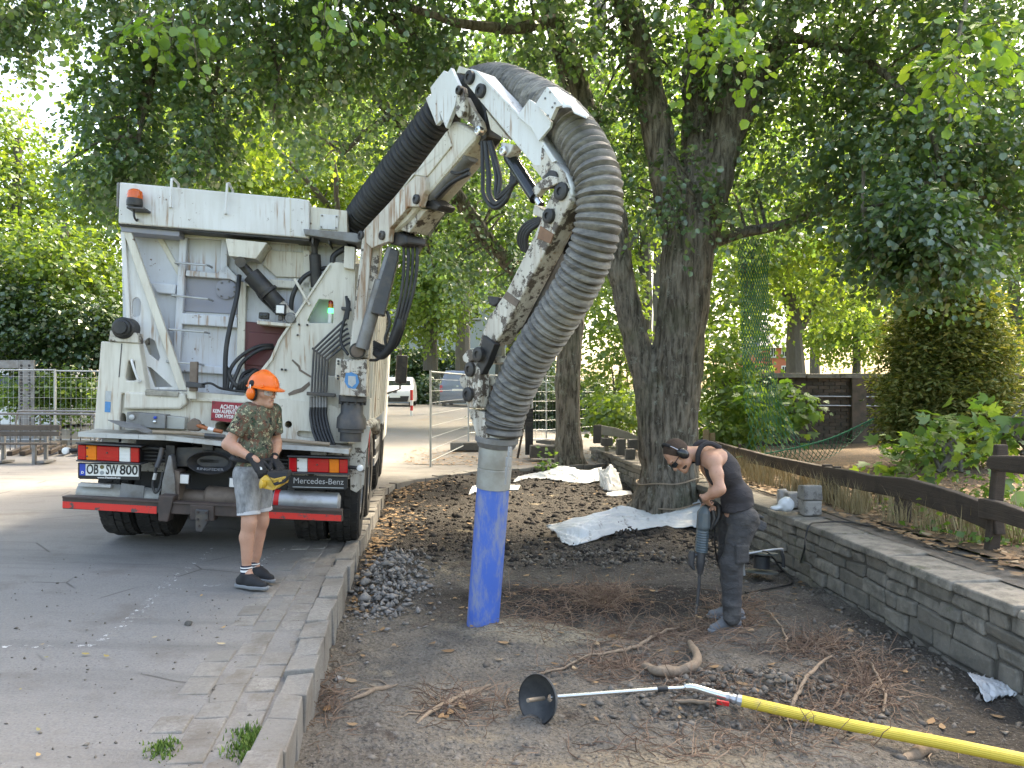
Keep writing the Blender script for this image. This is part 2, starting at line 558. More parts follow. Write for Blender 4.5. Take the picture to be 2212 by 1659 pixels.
M['green_led'] = emit('lit green lamp', (0.02, 0.75, 0.22), 1.2)
# corrugated suction hose
t = NT('suction hose rubber'); co = t.co()
sp_ = t.n('ShaderNodeSeparateXYZ'); t.l(co, sp_.inputs[0])
xr_ = t.ramp(t.math('SUBTRACT', sp_.outputs[0], 2.2), [(0.0, 0.06), (0.55, 1.0)])
w = t.math('MULTIPLY', t.ramp(t.noise(2.1, 7, 0.72), [(0.36, 0.15), (0.6, 1.0)]), xr_)
w2 = t.ramp(t.noise(7, 6, 0.75, t.mapping(co, (1, 1, 3))), [(0.36, 0.1), (0.58, 1.0)])
c = t.mix(xr_, (0.014, 0.014, 0.016), t.mix(t.noise(14, 4, 0.6), (0.04, 0.039, 0.038), (0.095, 0.093, 0.09)))
c = t.mix(t.math('MULTIPLY', w, t.math('MULTIPLY', w2, 0.85)), c, (0.29, 0.272, 0.24))
t.set(c, 0.6); t.bump(t.noise(40, 4, 0.7), 0.25, 0.004)
M['hose'] = t.m
t = NT('worn blue plastic pipe'); co = t.co()
w = t.ramp(t.noise(5, 7, 0.75, t.mapping(co, (2.2, 2.2, 0.7))), [(0.45, 0.0), (0.64, 1.0)])
t.set(t.mix(t.math('MULTIPLY', w, 0.85), t.mix(t.noise(4, 3), (0.045, 0.115, 0.43), (0.075, 0.17, 0.56)), (0.27, 0.29, 0.35)), 0.45)
M['blue_pipe'] = t.m

# ---------------------------------------------------------------- terrain
KP = np.array([(-0.70, 1.0), (-0.89, 2.4), (-0.99, 3.25), (-1.17, 4.6), (-1.41, 6.4), (-1.58, 8.0), (-1.80, 10.2), (-1.98, 11.9), (-1.92, 12.6), (-1.62, 13.3), (-0.67, 14.6), (0.7, 15.4), (1.9, 15.9)])
WP = np.array([(3.25, 1.0), (3.18, 3.0), (3.08, 4.6), (2.98, 6.5), (2.82, 8.8), (2.55, 11.0), (2.2, 13.5), (1.8, 17.3)])
def kx(y): return np.interp(y, KP[:, 1], KP[:, 0])
def wx(y): return np.interp(y, WP[:, 1], WP[:, 0])
def sstep(a, b, x):
    t = np.clip((np.asarray(x, float) - a) / (b - a), 0, 1); return t * t * (3 - 2 * t)
def h_yard(x, y):
    d = np.clip(kx(np.minimum(y, 12)) - x, 0, None)
    return 0.20 * (1 - np.exp(-d / 3.6)) + 0.6 * sstep(15, 40, y)
def h_dirt(x, y):
    k, w = kx(y), wx(y)
    s = np.clip((x - k) / np.maximum(w - k, 0.1), 0, 1)
    z = -0.19 - 0.05 * s - 0.06 * np.exp(-((s - 1) / 0.10) ** 2) + 0.12 * sstep(9.5, 15, y)
    z = z + 0.07 * np.exp(-(s / 0.10) ** 2) * sstep(6.0, 7.5, y)
    z = z + 0.06 * fbm(x * 0.9, y * 0.9, 1.0, 3) + 0.06 * fbm(x * 2.9, y * 2.9, 5.0, 3) + 0.03 * fbm(x * 10, y * 10, 9.0, 2) + 0.012 * np.abs(vnoise(x * 24, y * 24, 3.0))
    # trench round the suction pipe, spoil heaps by the root in front
    z = z - 0.10 * np.exp(-(((x - 0.9) / 1.0) ** 2 + ((y - 6.15) / 0.28) ** 2))
    z = z - 0.06 * np.exp(-(((x - 0.75) / 0.45) ** 2 + ((y - 4.35) / 0.22) ** 2))
    z = z + 0.07 * np.exp(-(((x - 1.5) / 0.7) ** 2 + ((y - 4.55) / 0.35) ** 2))
    z = z + 0.06 * np.exp(-(((x - 0.9) / 0.9) ** 2 + ((y - 3.3) / 0.4) ** 2))
    return z

def grid_mesh(name, X, Y, Z):
    ny, nx = X.shape
    V = np.stack([X, Y, Z], -1).reshape(-1, 3)
    i = np.arange(ny - 1)[:, None] * nx + np.arange(nx - 1)[None, :]
    Fc = np.stack([i, i + 1, i + 1 + nx, i + nx], -1).reshape(-1, 4)
    return np_mesh(name, V, Fc)

# asphalt
t = NT('worn asphalt'); co = t.co()
c = t.mix(t.ramp(t.noise(0.55, 6, 0.6), [(0.3, 0.0), (0.7, 1.0)]), (0.180, 0.168, 0.150), (0.258, 0.243, 0.220))
c = t.mix(t.ramp(t.noise(2.3, 5, 0.7), [(0.5, 0.0), (0.56, 0.35)]), c, (0.24, 0.23, 0.215))
c = t.mix(t.ramp(t.noise(48, 4, 0.8), [(0.32, 0.0), (0.62, 1.0)]), c, t.mix(t.noise(85, 2), (0.085, 0.082, 0.08), (0.31, 0.30, 0.285)), 'MIX')
br = t.ramp(t.noise(1.6, 7, 0.7), [(0.54, 0.0), (0.7, 1.0)])
c = t.mix(t.math('MULTIPLY', br, 0.5), c, (0.115, 0.095, 0.078))
tr = t.ramp(t.noise(1.0, 5, 0.6, t.mapping(co, (0.35, 2.6, 1), (0, 0, R(-62)))), [(0.5, 0.0), (0.72, 1.0)])
c = t.mix(t.math('MULTIPLY', tr, 0.45), c, (0.075, 0.073, 0.07))
cr = t.ramp(t.voro(0.75, 'DISTANCE_TO_EDGE', vec=t.mix(0.25, co, t.n('ShaderNodeTexNoise').outputs['Color'])), [(0.0, 1.0), (0.006, 0.0)])
cr = t.math('MULTIPLY', cr, t.ramp(t.noise(0.9, 2), [(0.52, 0.0), (0.58, 0.8)]))
c = t.mix(cr, c, (0.045, 0.04, 0.035))
t.set(c, 0.9); t.b.inputs['Specular IOR Level'].default_value = 0.25
t.bump(t.mix(0.5, t.noise(70, 4, 0.8), t.math('SUBTRACT', 1.0, cr)), 0.5, 0.012)
M['asphalt'] = t.m
ys = np.concatenate([np.linspace(0.8, 12, 90), np.linspace(12.15, 16.2, 34)])
us = np.linspace(0, 1, 70) ** 2
Y = np.repeat(ys[:, None], len(us), 1)
X = kx(ys)[:, None] - 0.56 * (ys < 0)[:, None] - us[None, :][:, ::-1] * 45
Z = h_yard(X, Y) + 0.008 * fbm(X * 0.8, Y * 0.8, 2.0, 2)
o = link_mesh('asphalt_yard', grid_mesh('asphalt_yard', X, Y, Z), M['asphalt'], smooth=True)
tag(o, kind='structure')

# sunlit gravel lot behind
t = NT('pale gravel'); co = t.co()
c = t.mix(t.ramp(t.noise(0.6, 5, 0.6), [(0.35, 0.0), (0.7, 1.0)]), (0.19, 0.172, 0.15), (0.27, 0.255, 0.23))
c = t.mix(t.ramp(t.noise(1.4, 7, 0.75), [(0.56, 0.0), (0.66, 1.0)]), c, (0.26, 0.17, 0.10))
c = t.mix(t.ramp(t.noise(25, 5, 0.75), [(0.35, 0.0), (0.7, 1.0)]), c, (0.20, 0.18, 0.16))
t.set(c, 0.95); t.bump(t.noise(30, 5, 0.7), 0.5, 0.02)
M['gravel'] = t.m
xs = np.linspace(-7.5, 30, 44); ys = np.linspace(16.2, 47, 40)
X, Y = np.meshgrid(xs, ys); Z = h_yard(X, Y) + 0.004
W_ = np.meshgrid(np.linspace(-46, -7.5, 24), ys); link_mesh('asphalt_apron', grid_mesh('asphalt_apron', W_[0], W_[1], h_yard(*W_) + 0.001), M['asphalt'], smooth=True)['kind'] = 'structure'
o = link_mesh('parking_lot', grid_mesh('parking_lot', X, Y, Z), M['gravel'], smooth=True)
tag(o, kind='structure')

# grass to the horizon
t = NT('rough grass'); c = t.mix(t.noise(0.3, 6, 0.7), (0.05, 0.08, 0.025), (0.10, 0.12, 0.045)); t.set(c, 0.95)
M['grass_ground'] = t.m
mb = MB(); mb.add([(-600, 46.5, 0.55), (600, 46.5, 0.55), (600, 1200, 0.9), (-600, 1200, 0.9)], [(0, 1, 2, 3)])
mb.add([(-600, -60, -0.75), (600, -60, -0.75), (600, 46.5, -0.75), (-600, 46.5, -0.75)], [(0, 1, 2, 3)])
mb.add([(30, 16.2, 0.02), (600, 16.2, 0.02), (600, 47, 0.58), (30, 47, 0.58)], [(0, 1, 2, 3)])
mb.add([(-45, 0.81, 0.15), (-45, -60, 0.15), (60, -60, 0.15), (60, 0.81, 0.15)], [(0, 1, 2, 3)])
o = mb.build('ground', M['grass_ground']); tag(o, kind='structure')

# dug-out soil
t = NT('dug soil'); co = t.co()
sep = t.n('ShaderNodeSeparateXYZ'); t.l(co, sep.inputs[0])
dark = t.mix(t.noise(9, 6, 0.7), (0.06, 0.054, 0.048), (0.145, 0.13, 0.114))
clay = t.mix(t.noise(6, 6, 0.7), (0.135, 0.12, 0.102), (0.29, 0.258, 0.213))
f = t.math('ADD', t.math('MULTIPLY', sep.outputs[1], -0.17), t.math('ADD', t.math('MULTIPLY', t.noise(0.9, 6, 0.65), 2.2), 0.55))
c = t.mix(t.ramp(f, [(0.25, 0.0), (0.95, 1.0)]), dark, clay)
def patch(cx, cy, sx, sy, n=0.5):
    q = t.n('ShaderNodeVectorMath', operation='LENGTH'); t.l(t.mapping(co, (1 / sx, 1 / sy, 0), loc=(-cx / sx, -cy / sy, 0)), q.inputs[0])
    return t.ramp(t.math('ADD', q.outputs['Value'], t.math('MULTIPLY', t.math('SUBTRACT', t.noise(3.5, 6, 0.7), 0.5), n * 3)), [(0.55, 1.0), (0.95, 0.0)])
c = t.mix(t.math('MULTIPLY', patch(0.65, 6.7, 2.0, 0.6, 0.25), 0.92), c, (0.022, 0.019, 0.018))
c = t.mix(t.math('MULTIPLY', patch(0.25, 5.8, 0.85, 0.4, 0.25), 0.85), c, (0.33, 0.285, 0.21))
c = t.mix(t.math('MULTIPLY', patch(0.55, 3.35, 1.3, 0.6, 0.3), 0.8), c, (0.30, 0.25, 0.18))
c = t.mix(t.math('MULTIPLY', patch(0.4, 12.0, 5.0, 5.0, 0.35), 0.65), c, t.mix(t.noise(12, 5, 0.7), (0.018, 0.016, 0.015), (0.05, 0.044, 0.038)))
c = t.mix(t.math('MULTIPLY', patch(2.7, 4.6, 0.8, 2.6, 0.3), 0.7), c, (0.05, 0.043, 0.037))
c = t.mix(t.ramp(t.noise(2.1, 6, 0.7), [(0.58, 0.0), (0.68, 0.9)]), c, (0.095, 0.075, 0.06))
c = t.mix(t.ramp(t.noise(1.7, 4, 0.6), [(0.63, 0.0), (0.7, 0.7)]), c, (0.36, 0.30, 0.21))
c = t.mix(t.ramp(t.noise(38, 4, 0.8), [(0.36, 0.75), (0.5, 0.0)]), c, (0.05, 0.044, 0.038))
c = t.mix(t.ramp(t.noise(75, 3, 0.8), [(0.6, 0.0), (0.72, 0.8)]), c, (0.42, 0.40, 0.37))
t.set(c, 0.95); t.b.inputs['Specular IOR Level'].default_value = 0.2
t.bump(t.mix(0.5, t.noise(26, 8, 0.8), t.voro(38)), 1.0, 0.05)
M['soil'] = t.m
ys = np.concatenate([np.arange(1.2, 7.2, 0.022), np.arange(7.2, 16.4, 0.06)])
us = np.linspace(0, 1, 170)
Y = np.repeat(ys[:, None], len(us), 1)
kxs, wxs = kx(ys)[:, None] - 0.06, wx(ys)[:, None] + 0.15
X = kxs + (wxs - kxs) * us[None, :]
Z = h_dirt(X, Y)
o = link_mesh('excavated_soil', grid_mesh('excavated_soil', X, Y, Z), M['soil'], smooth=True)
tag(o, kind='structure')

# raised planting bed behind the stone wall
BED = 0.28
t = NT('leaf litter earth'); co = t.co()
c = t.mix(t.ramp(t.noise(2.0, 6, 0.7), [(0.35, 0.0), (0.65, 1.0)]), (0.06, 0.045, 0.03), (0.14, 0.10, 0.06))
c = t.mix(t.ramp(t.noise(26, 4, 0.7), [(0.52, 0.0), (0.6, 1.0)]), c, (0.22, 0.13, 0.06))
c = t.mix(t.ramp(t.noise(33, 4, 0.7), [(0.62, 0.0), (0.66, 1.0)]), c, (0.03, 0.022, 0.015))
t.set(c, 0.95); t.bump(t.noise(28, 5, 0.75), 0.8, 0.03)
M['litter'] = t.m
ys = np.linspace(1.0, 17.4, 130); us = np.linspace(0, 1, 80) ** 1.6
Y = np.repeat(ys[:, None], len(us), 1)
X = wx(ys)[:, None] + 0.62 + us[None, :] * 26
Z = BED + 0.05 * fbm(X * 0.8, Y * 0.8, 3.0, 3) + 0.02 + 0.25 * sstep(3, 14, X)
o = link_mesh('planting_bed', grid_mesh('planting_bed', X, Y, Z), M['litter'], smooth=True)
tag(o, kind='structure')
X = wx(ys)[:, None] + 0.30 + np.linspace(0, 1, 8)[None, :] * 0.38
Y = np.repeat(ys[:, None], 8, 1)
o = link_mesh('gravel_path', grid_mesh('gravel_path', X, Y, np.full(X.shape, BED + 0.012) + 0.01 * fbm(X * 4, Y * 4, 2, 2)), plain('grey path grit', (0.16, 0.14, 0.115), 0.95, 0, 0.5, 50, 0.8, (0.09, 0.075, 0.058), 0.7, 9), smooth=True)
tag(o, kind='structure')

# ---------------------------------------------------------------- kerb and setts
t = NT('granite kerb'); co = t.co()
c = t.mix(t.objrand(), (0.195, 0.182, 0.162), (0.27, 0.254, 0.228))
c = t.mix(t.ramp(t.noise(45, 5, 0.8), [(0.4, 0.0), (0.65, 1.0)]), c, (0.16, 0.15, 0.135))
c = t.mix(t.ramp(t.noise(2.5, 6, 0.7), [(0.47, 0.0), (0.66, 0.75)]), c, (0.12, 0.10, 0.078))
t.set(c, 0.9); t.bump(t.noise(35, 5, 0.75), 0.5, 0.012)
M['kerb'] = t.m
def path_pt(P, s):
    seg = np.linalg.norm(np.diff(P, axis=0), axis=1); cum = np.concatenate([[0], np.cumsum(seg)])
    s = min(max(s, 0), cum[-1] - 1e-6); i = int(np.searchsorted(cum, s, 'right') - 1)
    a = (s - cum[i]) / seg[i]; p = P[i] + (P[i + 1] - P[i]) * a; d = (P[i + 1] - P[i]) / seg[i]
    return p, d
def rough_block(mb, c, a, b, h, jit=0.008, top=0.85):
    """irregular block: half axes a, b, h, slightly narrower above"""
    c, a, b, h = Vector(c), Vector(a), Vector(b), Vector(h)
    V = []
    for k in (-1, 1):
        for j in (-1, 1):
            for i in (-1, 1):
                f = top if k > 0 else 1.0
                V.append(c + a * i * f + b * j * f + h * k + Vector((random.uniform(-jit, jit), random.uniform(-jit, jit), random.uniform(-jit, jit))))
    if a.cross(b).dot(h) < 0: fs = [(1, 3, 2, 0), (6, 7, 5, 4), (4, 5, 1, 0), (3, 7, 6, 2), (2, 6, 4, 0), (5, 7, 3, 1)]
    else: fs = [(0, 2, 3, 1), (4, 5, 7, 6), (0, 1, 5, 4), (2, 6, 7, 3), (0, 4, 6, 2), (1, 3, 7, 5)]
    return mb.add(V, fs)
kerb = thing('kerb', 'grey granite kerb running along the edge of the dug soil', 'kerb', (-1.3, 6.4, 0))
gutter = thing('gutter_paving', 'three rows of grey paving setts beside the granite kerb', 'paving', (-1.6, 5.0, 0))
s = 0.9
while s < 18.2:
    L = random.uniform(0.26, 0.34)
    p, d = path_pt(KP, s + L / 2)
    n = np.array([-d[1], d[0]])          # towards the yard
    lean = random.uniform(-0.012, 0.012)
    mb = MB()
    c = Vector((p[0] + n[0] * (0.055 + lean), p[1] + n[1] * (0.055 + lean), -0.105 + random.uniform(-0.012, 0.012)))
    rough_block(mb, c, Vector((d[0], d[1], 0)) * (L / 2 - 0.003), Vector((n[0], n[1], 0)) * 0.075, (0, 0, 0.155), 0.011, 0.985)
    mb.build('kerb_stone', M['kerb'], kerb, bevel=0.008)
    s += L
for row in range(3):
    s = 0.9 + 0.07 * row
    while s < 8.6:
        L = random.uniform(0.19, 0.25)
        p, d = path_pt(KP, s + L / 2); n = np.array([-d[1], d[0]])
        off = 0.145 + 0.165 * row + 0.08
        x, y = p[0] + n[0] * off, p[1] + n[1] * off
        if not (row == 2 and random.random() < 0.3):
            mb = MB()
            rough_block(mb, (x, y, float(h_yard(x, y)) - 0.040 + random.uniform(-0.004, 0.005)), Vector((d[0], d[1], 0)) * (L / 2 - 0.0035), Vector((n[0], n[1], 0)) * 0.080, (0, 0, 0.045), 0.004, 0.985)
            mb.build('paving_sett', M['kerb'], gutter, bevel=0.008)
        s += L

# worn white paint lines on the yard
t = NT('worn line paint'); t.set((0.62, 0.61, 0.58), 0.8)
mask = t.ramp(t.noise(16, 7, 0.8), [(0.54, 0.0), (0.60, 0.85)])
tr_ = t.n('ShaderNodeBsdfTransparent'); mx = t.n('ShaderNodeMixShader'); t.l(mask, mx.inputs[0]); t.l(tr_.outputs[0], mx.inputs[1]); t.l(t.b.outputs[0], mx.inputs[2]); t.l(mx.outputs[0], t.out.inputs[0])
M['line'] = t.m
def yard_pt(x, y):
    z = 0.05
    for _ in range(6):
        d = FPX * (CH - z) / (y - HY); X_ = (x - CX) / FPX * d; z = float(h_yard(X_, d))
    return Vector((X_, d, z))
mk = MB()
for pts, w in (([(0, 1397), (60, 1397), (130, 1397), (200, 1395)], 0.025), ([(200, 1395), (260, 1355), (310, 1312), (360, 1262), (420, 1218), (470, 1180)], 0.036), ([(330, 1273), (400, 1270)], 0.04), ([(430, 1267), (500, 1262)], 0.03), ([(520, 1262), (585, 1200), (630, 1180)], 0.03)):
    q = [yard_pt(*p) for p in pts]
    for a, b in zip(q[:-1], q[1:]):
        m_ = 6
        for i in range(m_):
            p0, p1 = a.lerp(b, i / m_), a.lerp(b, (i + 1) / m_)
            sd = (b - a).cross(Vector((0, 0, 1))).normalized() * w
            V = [p0 - sd, p1 - sd, p1 + sd, p0 + sd]
            V = [Vector((v.x, v.y, float(h_yard(v.x, v.y) + 0.008 * fbm(v.x * 0.8, v.y * 0.8, 2.0, 2)) + 0.004)) for v in V]
            mk.add(V, [(0, 1, 2, 3)])
tag(mk.build('road_marking', M['line']), kind='structure')

# ---------------------------------------------------------------- suction excavator truck
TF = Frame((-2.676, 6.88, 0.075), R(7.3), R(3.0))
truck = thing('suction_excavator_truck', 'white suction excavator truck with a bent hose boom, rear end facing the camera', 'truck', TF.o)
def tp(x, y, v): return TF.pt(x, y, v)
def TP(u, v, w): return TF.P(u, v, w)
def plate(name, pts, v, th, m, parent=None, bevel=0.006, holes=(), smooth=False):
    """sheet drawn on the plane v, th thick going forward; real openings"""
    parent = parent or truck
    if not holes:
        mb = MB(); mb.prism([tp(x, y, v) for x, y in pts], TF.v * th)
        return mb.build(name, m, parent, bevel=bevel)
    bm = bmesh.new()
    for loop in [pts] + list(holes):
        vs = [bm.verts.new(tp(x, y, v)) for x, y in loop]
        for i in range(len(vs)): bm.edges.new((vs[i], vs[(i + 1) % len(vs)]))
    r = bmesh.ops.triangle_fill(bm, use_beauty=True, use_dissolve=False, edges=bm.edges[:])
    bmesh.ops.recalc_face_normals(bm, faces=bm.faces[:])
    ex = bmesh.ops.extrude_face_region(bm, geom=bm.faces[:])
    for e in ex['geom']:
        if isinstance(e, bmesh.types.BMVert): e.co += TF.v * th
    bmesh.ops.recalc_face_normals(bm, faces=bm.faces[:])
    me = bpy.data.meshes.new(name); bm.to_mesh(me); bm.free()
    return link_mesh(name, me, m, parent, bevel=bevel)
def ring(cx, cy, rx, ry=None, n=16):
    ry = ry or rx
    return [(cx + rx * math.cos(2 * math.pi * i / n), cy + ry * math.sin(2 * math.pi * i / n)) for i in range(n)]
def slot(x0, y0, x1, y1, r, n=5):
    """rounded slot between two centres"""
    a = math.atan2(y1 - y0, x1 - x0); out = []
    for c, b in (((x1, y1), a - math.pi / 2), ((x0, y0), a + math.pi / 2)):
        out += [(c[0] + r * math.cos(b + math.pi * i / n), c[1] + r * math.sin(b + math.pi * i / n)) for i in range(n + 1)]
    return out
def ttube(name, pts, r, m, parent=None, n=10, k=8):
    """pts of (x, y, v)"""
    mb = MB(); mb.tube(spline([tp(*p) for p in pts], k), r, n)
    return mb.build(name, m, parent or truck, smooth=True)
def bolts(name, pts, v, r, m, parent):
    for x, y in pts:
        c = tp(x, y, v); mb = MB(); mb.lathe(c, -TF.v, [(r, -0.004), (r, 0.012), (r * 0.8, 0.016)], 6)
        mb.build(name, m, parent)

# body and chassis
mb = MB()
c = TP(0.0, 3.45, 2.02); mb.box(c, TF.u * 1.2, TF.v * 2.55, TF.w * 0.86)
body = mb.build('tank_body', M['white'], truck, bevel=0.03)
for k in range(9):                                     # side ribs
    mb = MB(); mb.box(TP(1.215, 1.25 + k * 0.57, 2.0), TF.u * 0.018, TF.v * 0.03, TF.w * 0.78)
    mb.build('side_rib', M['white'], body, bevel=0.006)
mb = MB(); mb.box(TP(1.225, 5.2, 2.55), TF.u * 0.02, TF.v * 0.5, TF.w * 0.22); grl = mb.build('side_grille', M['dark'], body)
for k in range(7):
    mb = MB(); mb.box(TP(1.25, 5.2, 2.36 + k * 0.06), TF.u * 0.012, TF.v * 0.48, TF.w * 0.012); mb.build('louvre', M['black'], grl)
mb = MB(); mb.box(TP(0, 3.4, 2.98), TF.u * 1.0, TF.v * 2.4, TF.w * 0.12); mb.build('tank_roof', M['white'], body, bevel=0.04)
for sgn in (-1, 1):
    mb = MB(); mb.box(TP(0.43 * sgn, 3.6, 0.86), TF.u * 0.04, TF.v * 3.55, TF.w * 0.14)
    mb.build('frame_rail', M['black'], truck, bevel=0.008)
mb = MB(); mb.box(TP(0, 0.62, 0.84), TF.u * 0.9, TF.v * 0.06, TF.w * 0.16); mb.build('cross_member', M['black'], truck, bevel=0.01)
mb = MB(); mb.box(TP(0, 3.4, 1.08), TF.u * 1.0, TF.v * 2.5, TF.w * 0.06); mb.build('subframe', M['black'], truck)
mb = MB(); mb.box(TP(0, 7.6, 1.6), TF.u * 1.2, TF.v * 0.95, TF.w * 1.0); cab = mb.build('cab', M['white_clean'], truck, bevel=0.08)
mb = MB(); mb.box(TP(1.45, 7.75, 1.98), TF.u * 0.11, TF.v * 0.06, TF.w * 0.27); mir = mb.build('mirror', M['black'], truck, bevel=0.03)
mb = MB(); mb.tube([TP(1.2, 7.8, 2.4), TP(1.42, 7.78, 2.35), TP(1.44, 7.78, 1.6), TP(1.2, 7.8, 1.5)], 0.02); mb.build('mirror_arm', M['black'], mir)

# wheels
def wheel(u, v, twin_side):
    r = 0.52
    w = MB(); ww = 0.145
    prof = [(0.30, -ww), (0.40, -ww - 0.012), (0.47, -ww - 0.006), (0.503, -ww + 0.03), (r - 0.012, -0.06), (r - 0.012, 0.06), (0.503, ww - 0.03), (0.47, ww + 0.006), (0.40, ww + 0.012), (0.30, ww)]
    hub = bpy.data.objects.new('wheel', None); COL.objects.link(hub); hub.parent = truck
    ORG[hub.name] = org(truck)
    w.lathe(TP(u, v, r), TF.u, prof, 48, caps=False)
    for i in range(30):
        for j, o_ in enumerate((-0.105, -0.035, 0.035, 0.105)):
            a = 2 * math.pi * (i + 0.5 * (j % 2)) / 30
            d = TF.v * math.sin(a) + TF.w * math.cos(a); tg = TF.v * math.cos(a) - TF.w * math.sin(a)
            rr = r - 0.012 - (0.016 if j in (0, 3) else 0.0)
            w.box(TP(u + o_, v, r) + d * (rr + 0.002), (TF.u * 0.03 + tg * 0.008 * (1 if j % 2 else -1)), tg * 0.043, d * 0.014)
    w.build('tyre', M['tyre'], hub, smooth=True)
    rm = MB(); s_ = 1 if u > 0 else -1
    rm.lathe(TP(u, v, r), TF.u * s_, [(0.30, -0.13), (0.30, 0.13), (0.27, 0.135), (0.25, 0.02), (0.16, 0.0), (0.15, 0.10), (0.1, 0.13), (0.02, 0.13)], 28)
    rm.build('rim', M['steelgrey'], hub, smooth=True)
for v in (1.05, 2.42):
    for u in (-1.075, -0.745, 0.745, 1.075): wheel(u, v, 0)
for v in (5.3, 6.9):
    for u in (-1.05, 1.05): wheel(u, v, 0)
for v in (1.05, 2.42):                                  # mudguards
    for sgn in (-1, 1):
        mb = MB(); n_ = 14; V = []; Fc = []
        for i in range(n_ + 1):
            a = R(-72 + 144 * i / n_)
            for rr in (0.60, 0.615):
                for uu in (0.58, 1.24):
                    V.append(TP(sgn * uu, v + rr * math.sin(a), 0.52 + rr * math.cos(a)))
        for i in range(n_):
            b = 4 * i
            Fc += [(b, b + 1, b + 5, b + 4), (b + 3, b + 2, b + 6, b + 7), (b + 1, b + 3, b + 7, b + 5), (b + 2, b, b + 4, b + 6)]
        Fc += [(0, 2, 3, 1), (4 * n_, 4 * n_ + 1, 4 * n_ + 3, 4 * n_ + 2)]
        mb.add(V, Fc).build('mudguard', M['worn_white'] if v < 2 else M['black'], truck, smooth=True)
# right flank below the body
mb = MB(); mb.box(TP(1.21, 1.8, 1.0), TF.u * 0.02, TF.v * 0.02, TF.w * 0.3); mb.build('red_marker_bar', M['red'], truck, bevel=0.005)
mb = MB(); mb.box(TP(1.2, 4.1, 0.85), TF.u * 0.03, TF.v * 0.55, TF.w * 0.28); mb.build('side_box', M['dark'], truck, bevel=0.02)
for w_ in (0.62, 0.84):
    mb = MB(); mb.box(TP(1.22, 3.75, w_), TF.u * 0.015, TF.v * 0.55, TF.w * 0.055); mb.build('side_guard', M['galv'], truck, bevel=0.006)

# rear wall: recessed sheet and its pressed frame
rw = plate('rear_wall', [(262, 500), (768, 524), (760, 860), (268, 850)], 0.60, 0.05, M['grille_white'])
def rib(pts, m='grille_white', v=0.525, th=0.08, par=None, bev=0.01): return plate('rib', pts, v, th, M[m], par or rw, bev)
rib([(388, 494), (770, 519), (770, 534), (387, 512)], 'white')
rib([(388, 512), (404, 513), (388, 785), (372, 784)])
rib([(402, 583), (500, 592), (497, 603), (400, 596)])
rib([(468, 590), (486, 570), (520, 605), (516, 612)])
rib([(478, 514), (492, 515), (490, 592), (474, 590)])
rib([(392, 676), (512, 685), (512, 708), (390, 700)])
rib([(385, 785), (528, 795), (528, 812), (384, 802)])
rib([(516, 606), (532, 610), (526, 840), (508, 838)], 'white')
rib([(325, 610), (380, 614), (378, 636), (338, 632)])
rib([(578, 540), (660, 545), (656, 600), (596, 598), (568, 572)], 'white', 0.57, 0.04)
rib([(532, 600), (700, 610), (700, 626), (532, 618)], 'white')
rib([(655, 540), (672, 541), (668, 690), (652, 690)], 'white')
rib([(330, 500), (345, 501), (420, 640), (412, 646)], 'white', 0.585, 0.02)
pp = plate('inspection_panel', [(393, 592), (514, 604), (512, 679), (389, 672)], 0.585, 0.03, M['purple'], rw)
mb = MB(); c = tp(489, 625, 0.58); mb.lathe(c, -TF.v, [(0.098, -0.01), (0.098, 0.016), (0.09, 0.02), (0.01, 0.02)], 28)
fl = mb.build('flange_cover', M['purple'], rw, smooth=True)
bolts('bolt', [(489 + 18 * math.cos(a), 625 + 18 * math.sin(a)) for a in np.linspace(0.3, 6.0, 7)], 0.558, 0.009, M['steelgrey'], fl)
mr = plate('red_cover', [(528, 694), (632, 703), (575, 806), (523, 800)], 0.55, 0.04, M['maroon'], rw)
plate('red_panel', [(536, 716), (612, 722), (572, 792), (531, 788)], 0.538, 0.012, M['maroon'], mr)
# ladder rungs
for a, b in (((389, 497), (461, 506)), ((386, 572), (458, 578)), ((379, 641), (460, 650)), ((372, 713), (452, 720)), ((368, 782), (440, 788))):
    mb = MB(); p, q = tp(*a, 0.53), tp(*b, 0.53); o_ = TF.v * -0.13
    mb.tube([p, p + o_ * 0.8, p + o_ + (q - p) * 0.04, q + o_ - (q - p) * 0.04, q + o_ * 0.8, q], 0.0105, 8)
    mb.build('ladder_rung', M['galv'], truck, smooth=True)

# hopper lid
lid = plate('hopper_lid', [(258, 393), (640, 428), (668, 432), (668, 515), (640, 512), (255, 482)], 0.30, 0.9, M['white_clean'], bevel=0.012)
plate('lid_strip', [(257, 484), (388, 496), (387, 511), (262, 500)], 0.36, 0.3, M['purple'], lid)
plate('lid_lip', [(257, 482), (668, 516), (668, 521), (257, 487)], 0.33, 0.3, M['black'], lid, 0.002)
plate('lid_seam', [(626, 429), (628.5, 429), (628.5, 511), (626, 511)], 0.297, 0.02, M['white'], lid, 0)
plate('lid_edge', [(252, 395), (257, 393), (256, 446), (251, 446)], 0.33, 0.7, M['steelgrey'], lid, 0.004)
eb = plate('hopper_side_box', [(670, 446), (750, 455), (750, 502), (670, 497)], 0.36, 0.7, M['white'])
bp = plate('bolted_plate', [(692, 462), (732, 465), (730, 497), (690, 494)], 0.345, 0.014, M['white_clean'], eb, 0.003)
bolts('bolt', [(696, 466), (727, 468), (694, 490), (726, 492)], 0.345, 0.008, M['steelgrey'], bp)
plate('hopper_shelf', [(655, 494), (768, 503), (788, 512), (786, 521), (770, 524), (658, 507)], 0.24, 0.4, M['steelgrey'])
for x in (673, 708, 745): plate('shelf_gusset', [(x, 505), (x + 5, 506), (x + 4, 528), (x, 524)], 0.3, 0.3, M['dark'], None, 0.002)
